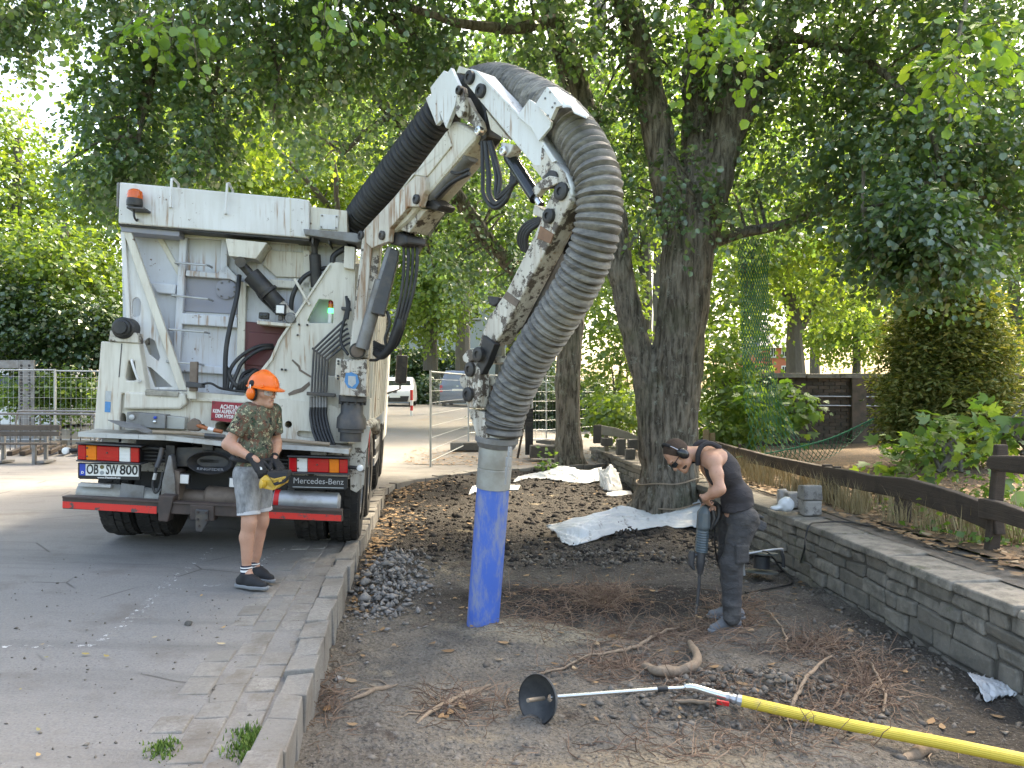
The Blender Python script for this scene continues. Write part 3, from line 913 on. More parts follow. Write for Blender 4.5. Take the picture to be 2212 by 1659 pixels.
for a, b, c_ in (((368, 447), (371, 387), (386, 398)), ((487, 461), (491, 397), (503, 412))):
    mb = MB(); mb.tube([tp(*a, 0.30), tp(*a, 0.25), tp(a[0] + (b[0] - a[0]) * 0.9, a[1] + (b[1] - a[1]) * 0.92, 0.24), tp(*b, 0.26), tp(b[0] + 4, b[1] - 1, 0.33), tp(*c_, 0.6), tp(c_[0], c_[1] + 12, 0.62)], 0.012, 8)
    mb.build('grab_rail', M['white_clean'], lid, smooth=True)
# rotating beacon
bb = plate('beacon_bracket', [(273, 445), (313, 448), (313, 453), (273, 450)], 0.14, 0.17, M['dark'])
c = tp(290.5, 445, 0.22); mb = MB(); mb.lathe(c, TF.w, [(0.068, 0.0), (0.07, 0.03), (0.066, 0.065)], 24); mb.build('beacon_base', M['black'], bb, smooth=True)
mb = MB(); mb.lathe(c, TF.w, [(0.066, 0.066), (0.067, 0.10), (0.06, 0.135), (0.04, 0.15), (0.005, 0.153)], 24); mb.build('beacon_lens', plain('beacon orange', (0.62, 0.10, 0.008), 0.15, 0, 0.25, 20), bb, smooth=True)
ttube('beacon_cable', [(289, 452, 0.2), (290, 468, 0.18), (295, 477, 0.22), (297, 474, 0.3)], 0.009, M['rubber'], bb, 6)

# left brace frame with cut-outs, raised edge
plate('brace_plate', [(260, 500), (283, 502), (400, 843), (312, 841), (296, 736), (272, 684)], 0.42, 0.03, M['white_clean'], bevel=0.004,
      holes=(slot(295, 652, 294, 676, 9.5), [(310, 738), (322, 729), (334, 736), (346, 772), (342, 780), (322, 765)], [(318, 792), (326, 794), (372, 836), (334, 836)]))
plate('brace_flange', [(266, 500), (284, 502), (404, 843), (386, 843)], 0.37, 0.05, M['white'])
plate('brace_flange', [(262, 500), (270, 500), (281, 690), (273, 690)], 0.38, 0.04, M['white_clean'])
# left tower with opening, handle, rubber buffer
tw = plate('outrigger_tower', [(218, 737), (300, 741), (316, 842), (316, 850), (262, 850), (258, 935), (202, 932)], 0.30, 0.45, M['white'], bevel=0.012,
      holes=([(277, 779), (290, 781), (296, 815), (292, 822), (273, 822), (271, 815)],))
plate('tower_seam', [(262, 742), (264, 742), (258, 815), (256, 815)], 0.296, 0.01, M['dark'], tw, 0)
ttube('tower_handle', [(288, 779, 0.29), (285, 782, 0.24), (299, 822, 0.24), (303, 823, 0.29)], 0.011, M['white_clean'], tw, 8)
plate('bearing_block', [(238, 714), (297, 719), (299, 741), (234, 737)], 0.28, 0.4, M['worn_white'])
bf = MB(); bf.lathe(tp(263, 708, 0.24), TF.v, [(0.03, -0.05), (0.055, -0.05), (0.06, -0.02), (0.075, -0.015), (0.082, 0.02), (0.1, 0.03), (0.105, 0.3)], 28)
bf.build('pivot_buffer', M['black'], truck, smooth=True)
plate('sticker', [(228, 844), (240, 845), (239, 866), (227, 865)], 0.296, 0.004, M['grey_label'], tw, 0)
plate('sticker', [(227, 867), (239, 868), (238, 891), (226, 890)], 0.296, 0.004, M['blue_label'], tw, 0)

# cross beam, control box, warning sign
beam = plate('base_beam', [(255, 841), (404, 846), (540, 856), (700, 870), (760, 890), (750, 958), (560, 950), (262, 934)], 0.34, 0.4, M['white'], bevel=0.02,
      holes=(ring(266, 905, 7, 13), slot(475, 921, 505, 925, 11), slot(648, 937, 680, 940, 7), ring(623, 917, 8), ring(438, 921, 6, 5)))
plate('beam_ridge', [(268, 846), (400, 850), (404, 872), (388, 884), (266, 884)], 0.28, 0.08, M['white'], beam, 0.02)
plate('beam_ridge', [(408, 858), (560, 866), (556, 872), (408, 866)], 0.31, 0.05, M['white'], beam, 0.006)
plate('tread_strip', [(314, 841), (386, 846), (384, 858), (313, 854)], 0.265, 0.03, M['deck'], beam, 0.005)
cb = plate('control_box', [(274, 890), (358, 896), (356, 926), (272, 922)], 0.20, 0.18, M['steelgrey'])
plate('control_box_side', [(360, 898), (400, 902), (398, 928), (359, 926)], 0.24, 0.12, M['pipe_grey'], cb)
for x, y, m_ in ((286, 901, 'galv'), (336, 902, 'plate_blue'), (335, 911, 'chrome')):
    mb = MB(); mb.lathe(tp(x, y, 0.2), -TF.v, [(0.026 if m_ == 'galv' else 0.014, -0.01), (0.024 if m_ == 'galv' else 0.013, 0.02), (0.005, 0.024)], 14); mb.build('button', M[m_], cb, smooth=True)
sg = plate('warning_sign', [(458, 866), (560, 874), (557, 918), (455, 908)], 0.275, 0.012, M['sign_red'], None, 0.002)
ud = (tp(560, 874, 0.27) - tp(458, 866, 0.27)); vd = (tp(458, 866, 0.27) - tp(455, 908, 0.27))
for txt, y0, hh in (('ACHTUNG', 878, 10), ('KEIN AUFENTHALT UNTER', 888.5, 8.2), ('DEM HYDRAULIKARM', 898.5, 8.2)):
    text_obj('sign_lettering', txt, M['sign_white'], sg, tp({'ACHTUNG': 500, 'KEIN AUFENTHALT UNTER': 506, 'DEM HYDRAULIKARM': 504}[txt], y0 + 2.6, 0.273), ud, vd, hh * 0.0058, 0.0011, width={'ACHTUNG': 0.20, 'KEIN AUFENTHALT UNTER': 0.385, 'DEM HYDRAULIKARM': 0.32}[txt])
bolts('bolt', [(462, 870), (555, 878), (459, 904)], 0.275, 0.006, M['dark'], sg)
ps = plate('post_stub', [(410, 781), (426, 781), (424, 845), (408, 845)], 0.2, 0.06, M['brown_tank'])
plate('post_clamp', [(401, 824), (436, 828), (436, 838), (401, 836)], 0.16, 0.12, M['dark'], ps)
plate('post_foot', [(405, 838), (424, 840), (423, 863), (404, 861)], 0.24, 0.06, M['white'], ps)
ttube('cable', [(436, 830, 0.2), (455, 828, 0.18), (475, 838, 0.22), (500, 843, 0.3), (530, 846, 0.34)], 0.011, M['rubber'])

# crane base plate
plate('crane_base_plate', [(709, 571), (716, 566), (734, 566), (768, 575), (768, 790), (740, 960), (560, 950), (525, 862), (530, 842), (584, 772), (600, 735)], 0.40, 0.06, M['white'], bevel=0.006,
      holes=([(689, 646), (716, 648), (720, 652), (720, 698), (668, 698), (664, 692), (674, 672)], [(716, 765), (728, 750), (742, 752), (742, 812), (712, 812), (706, 804)], ring(623, 916, 7.5)))
plate('plate_edge', [(709, 571), (714, 572), (606, 737), (590, 776), (536, 846), (529, 843), (584, 772), (601, 735)], 0.375, 0.03, M['white'], None, 0.004)
plate('hinge_plate', [(744, 530), (767, 534), (765, 582), (742, 578)], 0.33, 0.08, M['white'])
bolts('bolt', [(749, 538), (747, 572), (646, 701), (664, 702), (643, 724), (609, 798), (617, 799)], 0.39, 0.011, M['black'], truck)
plate('weld_scar', [(632, 776), (648, 790), (650, 798), (672, 812), (671, 816), (646, 801), (644, 793), (630, 779)], 0.395, 0.01, M['brown_tank'], None, 0)
plate('scraped_patch', [(622, 850), (634, 843), (650, 838), (668, 824), (670, 832), (655, 846), (636, 852), (624, 855)], 0.396, 0.008, M['brown_tank'], None, 0)
# lamp tower inside the window
lt = MB(); c = tp(713, 698, 0.5); lt.cyl(c, c + TF.w * 0.06, 0.024); lt = lt.build('signal_tower', M['sign_white'], truck, smooth=True)
for i, m_ in enumerate(('sign_white', 'green_led', 'lens_orange', 'lens_red')):
    mb = MB(); mb.cyl(c + TF.w * (0.055 + 0.045 * i), c + TF.w * (0.098 + 0.045 * i), 0.026); mb.build('signal_lamp', M[m_], lt, smooth=True)
# tipping cylinder and its bracket
br = plate('cylinder_bracket', [(487, 515), (577, 524), (553, 559), (494, 553)], 0.33, 0.3, M['white'])
a, b = tp(520, 569, 0.40), tp(640, 698, 0.46); d_ = (b - a)
mb = MB(); mb.lathe(a, d_, [(0.04, 0), (0.04, 0.13), (0.085, 0.14), (0.085, 0.35), (0.1, 0.355), (0.1, 0.38), (0.072, 0.385), (0.072, 0.52)], 24); mb.build('tipping_cylinder', M['black'], truck, smooth=True)
mb = MB(); mb.lathe(a, d_, [(0.062, 0.50), (0.062, d_.length)], 20); mb.build('cylinder_tube', M['worn_white'], truck, smooth=True)
mb = MB(); mb.cyl(tp(519, 566, 0.28), tp(519, 566, 0.52), 0.05); mb.build('cylinder_pin', M['dark'], truck, smooth=True)
# second slim cylinder
a, b = tp(678, 512, 0.42), tp(684, 620, 0.46)
mb = MB(); mb.lathe(a, b - a, [(0.045, 0), (0.06, 0.03), (0.03, 0.1), (0.03, 0.16), (0.055, 0.17), (0.055, (b - a).length)], 20); mb.build('lid_cylinder', M['black'], truck, smooth=True)
# lamps on the shelf
sh = plate('lamp_shelf', [(555, 692), (628, 699), (628, 706), (555, 700)], 0.36, 0.2, M['white'])
wl = plate('work_lamp', [(594, 656), (617, 657), (616, 680), (593, 679)], 0.34, 0.06, M['black'], None, 0.006)
plate('lamp_glass', [(597, 659), (614, 660), (613, 677), (596, 676)], 0.336, 0.01, M['lens_white'], wl, 0.002)
plate('lamp_foot', [(601, 680), (609, 680), (610, 692), (600, 692)], 0.37, 0.04, M['dark'], wl)
cam_ = plate('rear_camera', [(559, 674), (580, 675), (579, 689), (558, 688)], 0.34, 0.08, M['black'], None, 0.008)
for x in (565, 573):
    mb = MB(); mb.lathe(tp(x, 681.5, 0.34), -TF.v, [(0.013, -0.005), (0.012, 0.01), (0.003, 0.012)], 12); mb.build('camera_lens', M['glass_dark'], cam_, smooth=True)
mb = MB(); mb.lathe(tp(627, 687, 0.38), -TF.v, [(0.054, -0.06), (0.054, 0.0), (0.045, 0.012), (0.03, 0.012), (0.028, 0.006), (0.004, 0.006)], 24); mb.build('reversing_horn', M['steelgrey'], truck, smooth=True)
plate('slanted_bar', [(633, 603), (638, 600), (671, 657), (667, 661)], 0.36, 0.025, M['white'])
# loose hydraulic hoses in front of the wall
for pts, r in (([(517, 595, 0.5), (512, 640, 0.42), (498, 700, 0.38), (488, 760, 0.36), (486, 842, 0.36)], 0.022),
               ([(602, 746, 0.6), (560, 748, 0.45), (520, 770, 0.4), (497, 800, 0.38), (490, 842, 0.36)], 0.018),
               ([(606, 752, 0.6), (565, 754, 0.45), (526, 780, 0.41), (510, 810, 0.38), (498, 844, 0.36)], 0.018),
               ([(487, 790, 0.38), (500, 820, 0.37), (518, 842, 0.36)], 0.02),
               ([(560, 796, 0.6), (528, 806, 0.45), (518, 826, 0.4), (516, 845, 0.36)], 0.018),
               ([(628, 684, 0.45), (632, 640, 0.42), (655, 600, 0.42), (690, 582, 0.46), (720, 578, 0.5)], 0.022),
               ([(718, 568, 0.42), (722, 552, 0.42), (745, 537, 0.42), (770, 530, 0.42)], 0.028),
               ([(540, 600, 0.5), (560, 640, 0.5), (580, 660, 0.52), (596, 676, 0.52)], 0.014)):
    ttube('hydraulic_hose', pts, r, M['rubber'])
for i in range(5):                                     # bundle behind the helmeted worker
    ttube('hydraulic_hose', [(510 + 6 * i, 846, 0.36), (516 + 5 * i, 828 - 3 * i, 0.33), (532 + 5 * i, 816 - 4 * i, 0.38), (556, 812 - 3 * i, 0.5)], 0.013, M['rubber'])
# six steel pipes, clamp, rubber tails
for i in range(6):
    e = 6.4 * i
    top = [(737 + 1.5 * i, 645 + 4 * i), (745, 655 + 3 * i)][i % 2]
    ttube('steel_pipe', [(748 + 2 * i, 690 + 10 * i, 0.30), (738 + 1.2 * i, 697 + 10 * i, 0.30), (680 + 5.5 * i, 752 + 5 * i, 0.30), (678 + 6 * i, 758 + 5 * i, 0.30), (673 + 6.4 * i, 848, 0.30)], 0.0105, M['dark'], None, 8, 5)
    mb = MB(); mb.cyl(tp(672 + 6.4 * i, 856, 0.3), tp(672 + 6.4 * i, 880, 0.3), 0.015, 10); mb.build('pipe_coupling', M['steelgrey'], truck, smooth=True)
    ttube('hydraulic_hose', [(672 + 6.4 * i, 878, 0.30), (671 + 6.6 * i, 900, 0.29), (676 + 7 * i, 930, 0.25), (684 + 7 * i, 952, 0.2), (690 + 7.2 * i, 970, 0.2)], 0.014, M['rubber'])
plate('pipe_clamp', [(662, 846), (724, 850), (724, 858), (662, 854)], 0.26, 0.08, M['dark'])
plate('pipe_clamp', [(737, 662), (758, 664), (758, 671), (737, 669)], 0.27, 0.08, M['dark'])
for i in range(3):
    ttube('hydraulic_hose', [(748 + 3 * i, 640 + 5 * i, 0.3), (750 + 2 * i, 662, 0.28), (744 + 3 * i, 690, 0.28), (737 + 4 * i, 720, 0.26), (738 + 4 * i, 745, 0.24), (752, 766, 0.2)][: 6 if i == 0 else 3], 0.014, M['rubber'])
# slew column, housing, motor
cf = 0.10
mb = MB(); q = [(790, 508), (822, 520), (792, 774), (752, 772)]
P0 = [tp(x, y, cf) for x, y in q]; P1 = [TF.v * s_ for s_ in (0.34, 0.34, 0.36, 0.36)]
col_ = plate('crane_column', [(783, 508), (824, 520), (795, 774), (753, 772)], 0.14, 0.34, M['worn_white'], None, 0.012)
plate('column_face', [(789, 512), (806, 518), (780, 772), (754, 771)], 0.115, 0.03, M['rust_white'], col_, 0.008)
hs = plate('slewing_housing', [(737, 776), (793, 776), (791, 858), (734, 854)], 0.04, 0.42, M['worn_white'], None, 0.012)
plate('housing_flange', [(726, 774), (737, 775), (736, 822), (724, 820)], 0.14, 0.1, M['white'], hs, 0.004)
bolts('bolt', [(731, 780), (731, 786), (730, 812), (730, 818)], 0.14, 0.011, M['dark'], hs)
plate('head_sticker', [(747, 806), (760, 804), (772, 810), (776, 826), (768, 840), (752, 838), (744, 824)], 0.037, 0.003, M['blue_label'], hs, 0)
plate('sticker_face', [(752, 812), (768, 813), (769, 828), (760, 836), (752, 830)], 0.034, 0.003, M['grey_label'], hs, 0)
c = tp(762, 857, 0.22)
mb = MB(); mb.lathe(c, -TF.w, [(0.13, -0.01), (0.13, 0.045), (0.115, 0.05), (0.105, 0.06), (0.105, 0.155), (0.135, 0.20), (0.138, 0.30), (0.12, 0.305), (0.12, 0.335), (0.1, 0.34), (0.1, 0.42)], 28)
mt = mb.build('slew_motor', M['dark'], truck, smooth=True)
for i in range(10):
    a = 2 * math.pi * i / 10; mb = MB(); p = c - TF.w * 0.045 + (TF.u * math.cos(a) - TF.v * math.sin(a)) * 0.118
    mb.cyl(p, p - TF.w * 0.03, 0.011, 6); mb.build('bolt', M['black'], mt)
# lift cylinder beside the column
a, b = tp(783, 748, -0.02), tp(845, 536, -0.06)
mb = MB(); mb.lathe(a, b - a, [(0.06, -0.02), (0.062, 0.0), (0.062, 0.62), (0.045, 0.63), (0.04, (b - a).length)], 22); mb.build('lift_cylinder', M['steelgrey'], truck, smooth=True)
cv = plate('cylinder_cover', [(843, 536), (862, 541), (860, 560), (830, 682), (800, 676), (806, 655)], -0.13, 0.16, M['dark'], None, 0.01)
mb = MB(); mb.cyl(tp(772, 758, 0.02), tp(772, 758, 0.36), 0.075); ft = mb.build('cylinder_foot', M['black'], truck, smooth=True)
mb = MB(); mb.lathe(tp(772, 758, 0.02), -TF.v, [(0.06, -0.01), (0.058, 0.015), (0.03, 0.02)], 18); mb.build('pin', M['brown_tank'], ft, smooth=True)
# hoses looping on the right of the crane
for i in range(6):
    j = i * 6.5 + 3 * math.sin(i * 2.1)
    ttube('hydraulic_hose', [(862 + j, 494 + 3 * i, -0.15), (872 + j, 540, -0.2), (870 + j * 0.9, 610, -0.2), (858 + j * 0.7, 680, -0.18), (842 + j * 0.5, 736 + 2 * i, -0.1), (830, 768 - 4 * i, 0.0), (808, 758 - 4 * i, 0.1)], 0.014, M['rubber'])
ttube('hose_sleeve', [(866, 690, -0.21), (860, 712, -0.2), (845, 748, -0.12), (826, 768, -0.02), (812, 762, 0.06)], 0.038, M['rubber'])
ttube('hydraulic_hose', [(836, 672, -0.08), (842, 700, -0.1), (832, 730, -0.08), (834, 756, -0.06), (816, 776, 0.0), (800, 778, 0.1)], 0.014, M['rubber'])

# deck plate over the lights
mb = MB()
edge = [(169, 933), (230, 936), (300, 939), (358, 941), (420, 947), (490, 955), (560, 958), (640, 962), (700, 966), (754, 971)]
for (x0, y0), (x1, y1) in zip(edge[:-1], edge[1:]):
    p0, p1 = tp(x0, y0, -0.08), tp(x1, y1, -0.08)
    q0, q1 = p0 + TF.v * 0.62 + TF.w * 0.012, p1 + TF.v * 0.62 + TF.w * 0.012
    dn = -TF.w * 0.042
    mb.add([p0, p1, q1, q0, p0 + dn, p1 + dn, q1 + dn, q0 + dn], [(0, 1, 2, 3), (7, 6, 5, 4), (4, 5, 1, 0), (5, 6, 2, 1), (6, 7, 3, 2), (7, 4, 0, 3)])
deck = mb.build('deck_plate', M['deck'], truck)
for (x0, y0), (x1, y1) in zip(edge[:-1], edge[1:]):
    mb = MB(); p0, p1 = tp(x0, y0 + 5, -0.083), tp(x1, y1 + 5, -0.083)
    mb.bar(p0, p1 - (p1 - p0) * 0.01, TF.w, 0.02, 0.006); mb.build('deck_edge', M['galv'], deck)
# rear lights
def tail_light(x0, y0, x1, y1, slope, segs, side):
    W = x1 - x0
    def q(f, g, dv=0.0): return (x0 + W * f, y0 + slope * f + (y1 - y0) * g)
    lt_ = plate('tail_light', [q(-0.01, -0.04), q(1.01, -0.04), q(1.01, 1.04), q(-0.01, 1.04)], 0.012, 0.13, M['black'], None, 0.008)
    cols = {'r': 'lens_red', 'o': 'lens_orange', 'w': 'lens_white'}
    for f0, f1, k in segs:
        plate({'r': 'red_lens', 'o': 'amber_lens', 'w': 'clear_lens'}[k], [q(f0 + 0.003, 0.02), q(f1 - 0.003, 0.02), q(f1 - 0.003, 0.98), q(f0 + 0.003, 0.98)], -0.015, 0.03, M[cols[k]], lt_, 0.006)
        for g in (0.25, 0.5, 0.75):
            plate('lens_ridge', [q(f0 + 0.006, g - 0.012), q(f1 - 0.006, g - 0.012), q(f1 - 0.006, g + 0.012), q(f0 + 0.006, g + 0.012)], -0.018, 0.004, M[cols[k]], lt_, 0)
    plate('light_hood', [q(-0.03, -0.13), q(1.04, -0.13), q(1.04, -0.02), q(-0.03, -0.02)], -0.06, 0.2, M['dark'], lt_, 0.004)
    plate('light_tray', [q(-0.03, 1.03), q(1.04, 1.03), q(1.04, 1.12), q(-0.03, 1.12)], -0.05, 0.19, M['dark'], lt_, 0.004)
    for f, g in ((segs[1][0] + 0.02, 0.2), (segs[1][0] + 0.02, 0.75), (0.48, 0.45)):
        mb = MB(); mb.lathe(tp(*q(f, g), -0.018), -TF.v, [(0.008, -0.004), (0.007, 0.005), (0.002, 0.006)], 8); mb.build('screw', M['dark'], lt_)
    return lt_
tail_light(167.5, 960, 300, 993, 7, ((0, 0.135, 'r'), (0.135, 0.31, 'o'), (0.31, 0.675, 'r'), (0.675, 0.86, 'w'), (0.86, 1, 'r')), -1)
tail_light(624, 988, 751, 1019, 4, ((0, 0.135, 'r'), (0.135, 0.315, 'w'), (0.315, 0.685, 'r'), (0.685, 0.855, 'o'), (0.855, 1, 'r')), 1)
for x, y in ((240, 950), (688, 978)): plate('marker_lamp', [(x - 17, y - 3), (x + 17, y - 2), (x + 17, y + 6), (x - 17, y + 5)], 0.0, 0.06, M['steelgrey'], None, 0.004)
# number plate
def lp(f, g): return (170 + 131 * f, 1001 + 3.0 * f + 28 * g)
npl = plate('number_plate', [lp(-0.015, -0.05), lp(1.015, -0.05), lp(1.015, 1.14), (lp(0.98, 1.2)), lp(0.02, 1.2), lp(-0.015, 1.12)], 0.0, 0.03, M['plate_black'], None, 0.004)
plate('plate_face', [lp(0.015, 0.02), lp(0.985, 0.02), lp(0.985, 0.92), lp(0.015, 0.92)], -0.006, 0.006, M['plate_white'], npl, 0.001)
plate('plate_band', [lp(0.015, 0.02), lp(0.11, 0.02), lp(0.11, 0.92), lp(0.015, 0.92)], -0.009, 0.004, M['plate_blue'], npl, 0.0)
ud = tp(*lp(1, 0.5), 0) - tp(*lp(0, 0.5), 0); vd = tp(*lp(0.5, 0), 0) - tp(*lp(0.5, 1), 0)
for txt, f, wd in (('OB', 0.225, 0.098), ('SW', 0.545, 0.098), ('800', 0.825, 0.150)):
    text_obj('plate_lettering', txt, M['plate_black'], npl, tp(*lp(f, 0.46), -0.008), ud, vd, 0.118, 0.0018, width=wd)
text_obj('plate_country', 'D', M['sign_white'], npl, tp(*lp(0.062, 0.70), -0.011), ud, vd, 0.03, 0.001)
for g, m_ in ((0.24, 'seal_green'), (0.68, 'seal_grey')):
    mb = MB(); mb.lathe(tp(*lp(0.385, g), -0.006), -TF.v, [(0.0175, 0), (0.0175, 0.003)], 18); mb.build('plate_seal', M[m_], npl)
text_obj('holder_lettering', 'www.Dambach.eu', M['sign_white'], npl, tp(*lp(0.5, 1.05), -0.002), ud, vd, 0.02, 0.0006, width=0.19)
# maker's plate on the right
mf = plate('maker_plate', [(621, 1027), (751, 1031), (751, 1054), (746, 1059), (626, 1056), (621, 1052)], 0.0, 0.03, M['plate_black'], None, 0.004)
text_obj('maker_lettering', 'Mercedes-Benz', plain('grey lettering', (0.42, 0.42, 0.42), 0.4), mf, tp(688, 1040, -0.003), tp(751, 1031, 0) - tp(621, 1027, 0), TF.w, 0.075, 0.0, width=0.445)
plate('maker_underline', [(632, 1051), (742, 1053.5), (742, 1055), (632, 1052.5)], -0.003, 0.004, M['grey_label'], mf, 0)
# underrun bumper
mb = MB(); a, b = tp(134, 1086, -0.2), tp(739, 1117, -0.2)
bmp = plate('underrun_bumper', [(134, 1074), (739, 1106), (739, 1128), (134, 1099)], -0.2, 0.1, M['bumper'], None, 0.008)
plate('bumper_stripe', [(135, 1083), (338, 1094), (338, 1110), (135, 1097)], -0.204, 0.01, M['red_stripe'], bmp, 0)
plate('bumper_stripe', [(545, 1104), (737, 1113), (737, 1126), (545, 1118)], -0.204, 0.01, M['red_stripe'], bmp, 0)
plate('bumper_top', [(134, 1072), (739, 1103), (739, 1107), (134, 1076)], -0.215, 0.12, M['bumper'], bmp, 0.003)
plate('bumper_clamp', [(342, 1070), (376, 1072), (362, 1128), (341, 1126)], -0.225, 0.15, M['bumper'], bmp, 0.01)
plate('bumper_sleeve', [(410, 1090), (462, 1093), (462, 1126), (410, 1123)], -0.22, 0.14, M['bumper'], bmp, 0.008)
hk = plate('tow_bracket', [(422, 1100), (450, 1102), (449, 1128), (436, 1150), (422, 1148)], -0.24, 0.06, M['dark'], bmp, 0.008)
bolts('bolt', [(427, 1106), (445, 1108), (427, 1122), (445, 1124), (430, 1136)], -0.24, 0.012, M['bumper'], hk)
# uprights, tanks, coupling
plate('support_bracket', [(364, 983), (370, 985), (378, 1040), (380, 1084), (346, 1082), (350, 1040)], -0.06, 0.12, M['steelgrey'], None, 0.008)
plate('support_side', [(376, 1015), (388, 1020), (386, 1080), (379, 1082)], -0.04, 0.2, M['brown_tank'])
mb = MB(); a, b = tp(170, 1064, 0.12), tp(348, 1076, 0.12); mb.lathe(a, b - a, [(0.06, 0), (0.095, 0.012), (0.098, 0.3), (0.094, 0.31), (0.097, 0.32), (0.082, (b - a).length)], 30)
sl = mb.build('silencer', M['pipe_grey'], truck, smooth=True)
plate('silencer_grille', [(262, 1044), (312, 1050), (308, 1080), (258, 1074)], 0.02, 0.01, M['steelgrey'], sl, 0)
mb = MB(); mb.bar(tp(170, 1047, 0.015), tp(240, 1050, 0.0), TF.w, 0.012, 0.012); mb.build('latch', M['galv'], sl)
mb = MB(); a, b = tp(588, 1079, 0.1), tp(735, 1086, 0.1); mb.lathe(a, b - a, [(0.06, 0), (0.09, 0.02), (0.093, (b - a).length - 0.02), (0.06, (b - a).length)], 30)
at_ = mb.build('air_tank', M['galv'], truck, smooth=True)
mb = MB(); a2 = a.lerp(b, 0.04); mb.lathe(a2, b - a, [(0.0945, 0), (0.0945, 0.045)], 30); mb.build('tank_band', M['red'], at_, smooth=True)
mb = MB(); a, b = tp(392, 1072, 0.16), tp(446, 1076, 0.16); mb.lathe(a, b - a, [(0.07, 0), (0.07, (b - a).length)], 24); mb.build('tank_pipe', M['brown_tank'], truck, smooth=True)
mb = MB(); a, b = tp(444, 1072, 0.16), tp(560, 1080, 0.16); mb.lathe(a, b - a, [(0.08, 0), (0.098, 0.02), (0.098, (b - a).length)], 28); mb.build('brown_air_tank', M['brown_tank'], truck, smooth=True)
plate('coupling_plate', [(376, 972), (384, 966), (470, 966), (520, 980), (516, 1010), (374, 1008)], 0.1, 0.05, M['dark'], None, 0.006)
fn = MB(); n_ = 32; V = []; Fc = []
for i in range(n_):                                    # funnel mouth of the coupling
    a = 2 * math.pi * i / n_
    for (rx, ry, vv) in ((0.2, 0.105, 0.0), (0.192, 0.097, -0.012), (0.11, 0.035, 0.16), (0.13, 0.05, 0.18)):
        V.append(tp(453, 1000, 0) + TF.u * rx * math.cos(a) + TF.w * ry * math.sin(a) + TF.v * vv)
for i in range(n_):
    b_, d_ = 4 * i, 4 * ((i + 1) % n_)
    Fc += [(b_ + k, d_ + k, d_ + (k + 1) % 4, b_ + (k + 1) % 4) for k in range(4)]
fn = fn.add(V, Fc).build('tow_coupling', M['dark'], truck, smooth=True)
plate('coupling_pin', [(430, 990), (474, 992), (474, 1002), (430, 1000)], 0.1, 0.06, M['black'], fn)
plate('coupling_block', [(437, 957), (459, 958), (461, 974), (436, 972)], 0.06, 0.1, M['dark'], fn)
text_obj('coupling_lettering', 'RINGFEDER', M['steelgrey'], fn, tp(454, 1014, -0.004), tp(500, 1016, 0) - tp(400, 1012, 0), TF.w + TF.v * 0.35, 0.036, 0.0, width=0.23)
for x, y in ((398, 1034), (505, 1042)):
    l_ = plate('reversing_lamp', [(x - 11, y - 12), (x + 12, y - 10), (x + 10, y + 14), (x - 12, y + 12)], -0.02, 0.05, M['black'], None, 0.006)
    plate('lamp_glass', [(x - 9, y - 9), (x + 10, y - 8), (x + 8, y + 11), (x - 10, y + 10)], -0.026, 0.01, M['lens_white'], l_, 0.003)
ttube('air_line', [(300, 970, 0.1), (330, 968, 0.1), (358, 975, 0.1), (380, 1000, 0.1)], 0.022, M['black'])
ttube('air_line', [(350, 968, 0.0), (345, 990, -0.03), (338, 1010, -0.05)], 0.022, M['dark'])
ttube('air_line', [(338, 1008, -0.05), (333, 1030, -0.05), (330, 1050, -0.05), (336, 1064, -0.05), (345, 1052, -0.03), (352, 1020, 0.0)], 0.012, M['rubber'])
mb = MB(); mb.cyl(tp(336, 1022, -0.05), tp(333, 1036, -0.05), 0.016); mb.build('hose_fitting', M['galv'], truck, smooth=True)
for y in (976, 984, 992):
    ttube('cable', [(302, y, 0.14), (360, y + 2, 0.15), (420, y + 6, 0.2), (520, y + 10, 0.2), (622, y + 18, 0.14)], 0.014, M['black'])
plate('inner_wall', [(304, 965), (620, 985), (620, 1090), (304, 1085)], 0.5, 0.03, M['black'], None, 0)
for x, y, dx in ((143.5, 974, 24), (778, 1011, -24)):  # side marker lamps on rubber arms
    ar = ttube('marker_arm', [(x + dx, y - 2, 0.05), (x, y, 0.02)], 0.018, M['rubber'])
    mb = MB(); mb.lathe(tp(x, y, 0.03), -TF.v, [(0.03, -0.03), (0.032, 0.02), (0.026, 0.032), (0.004, 0.036)], 16); mb.build('marker_lens', M['lens_white'], ar, smooth=True)
plate('mud_plate', [(756, 962), (778, 950), (790, 920), (800, 922), (790, 990), (786, 1050), (770, 1064), (757, 1058)], 0.32, 0.02, M['worn_white'], None, 0.003)
ttube('fender_tube', [(778, 952, 0.36), (790, 922, 0.4), (806, 914, 0.7), (812, 930, 1.0)], 0.05, M['worn_white'])
plate('corner_panel', [(760, 872), (800, 860), (798, 905), (770, 925)], 0.46, 0.3, M['white'], None, 0.006)

# loose tools lying on the deck
sv = thing('shovel', 'long handled shovel lying on the truck deck under the red sign', 'shovel', tp(300, 930, 0.06))
mb = MB(); a, b = tp(330, 933, 0.02), tp(486, 944, 0.0); mb.tube([a, a.lerp(b, 0.5) + TF.w * 0.01, b], 0.017, 8)
mb.build('handle', M['wood_handle'], sv, smooth=True)
mb = MB(); mb.tube([a.lerp(b, 0.72), b], 0.023, 8); mb.build('grip_tape', M['dark'], sv, smooth=True)
bl = [tp(332, 932, 0.02), tp(318, 936, -0.02), tp(262, 922, 0.0), tp(232, 908, 0.06), tp(260, 910, 0.16), tp(300, 918, 0.14)]
mb = MB(); mb.prism(bl, TF.w * 0.006); mb.build('blade', M['steelgrey'], sv, bevel=0.002)
bk = [tp(245, 922, 0.05), tp(282, 926, 0.05), tp(270, 928, -0.02), tp(236, 925, -0.01)]
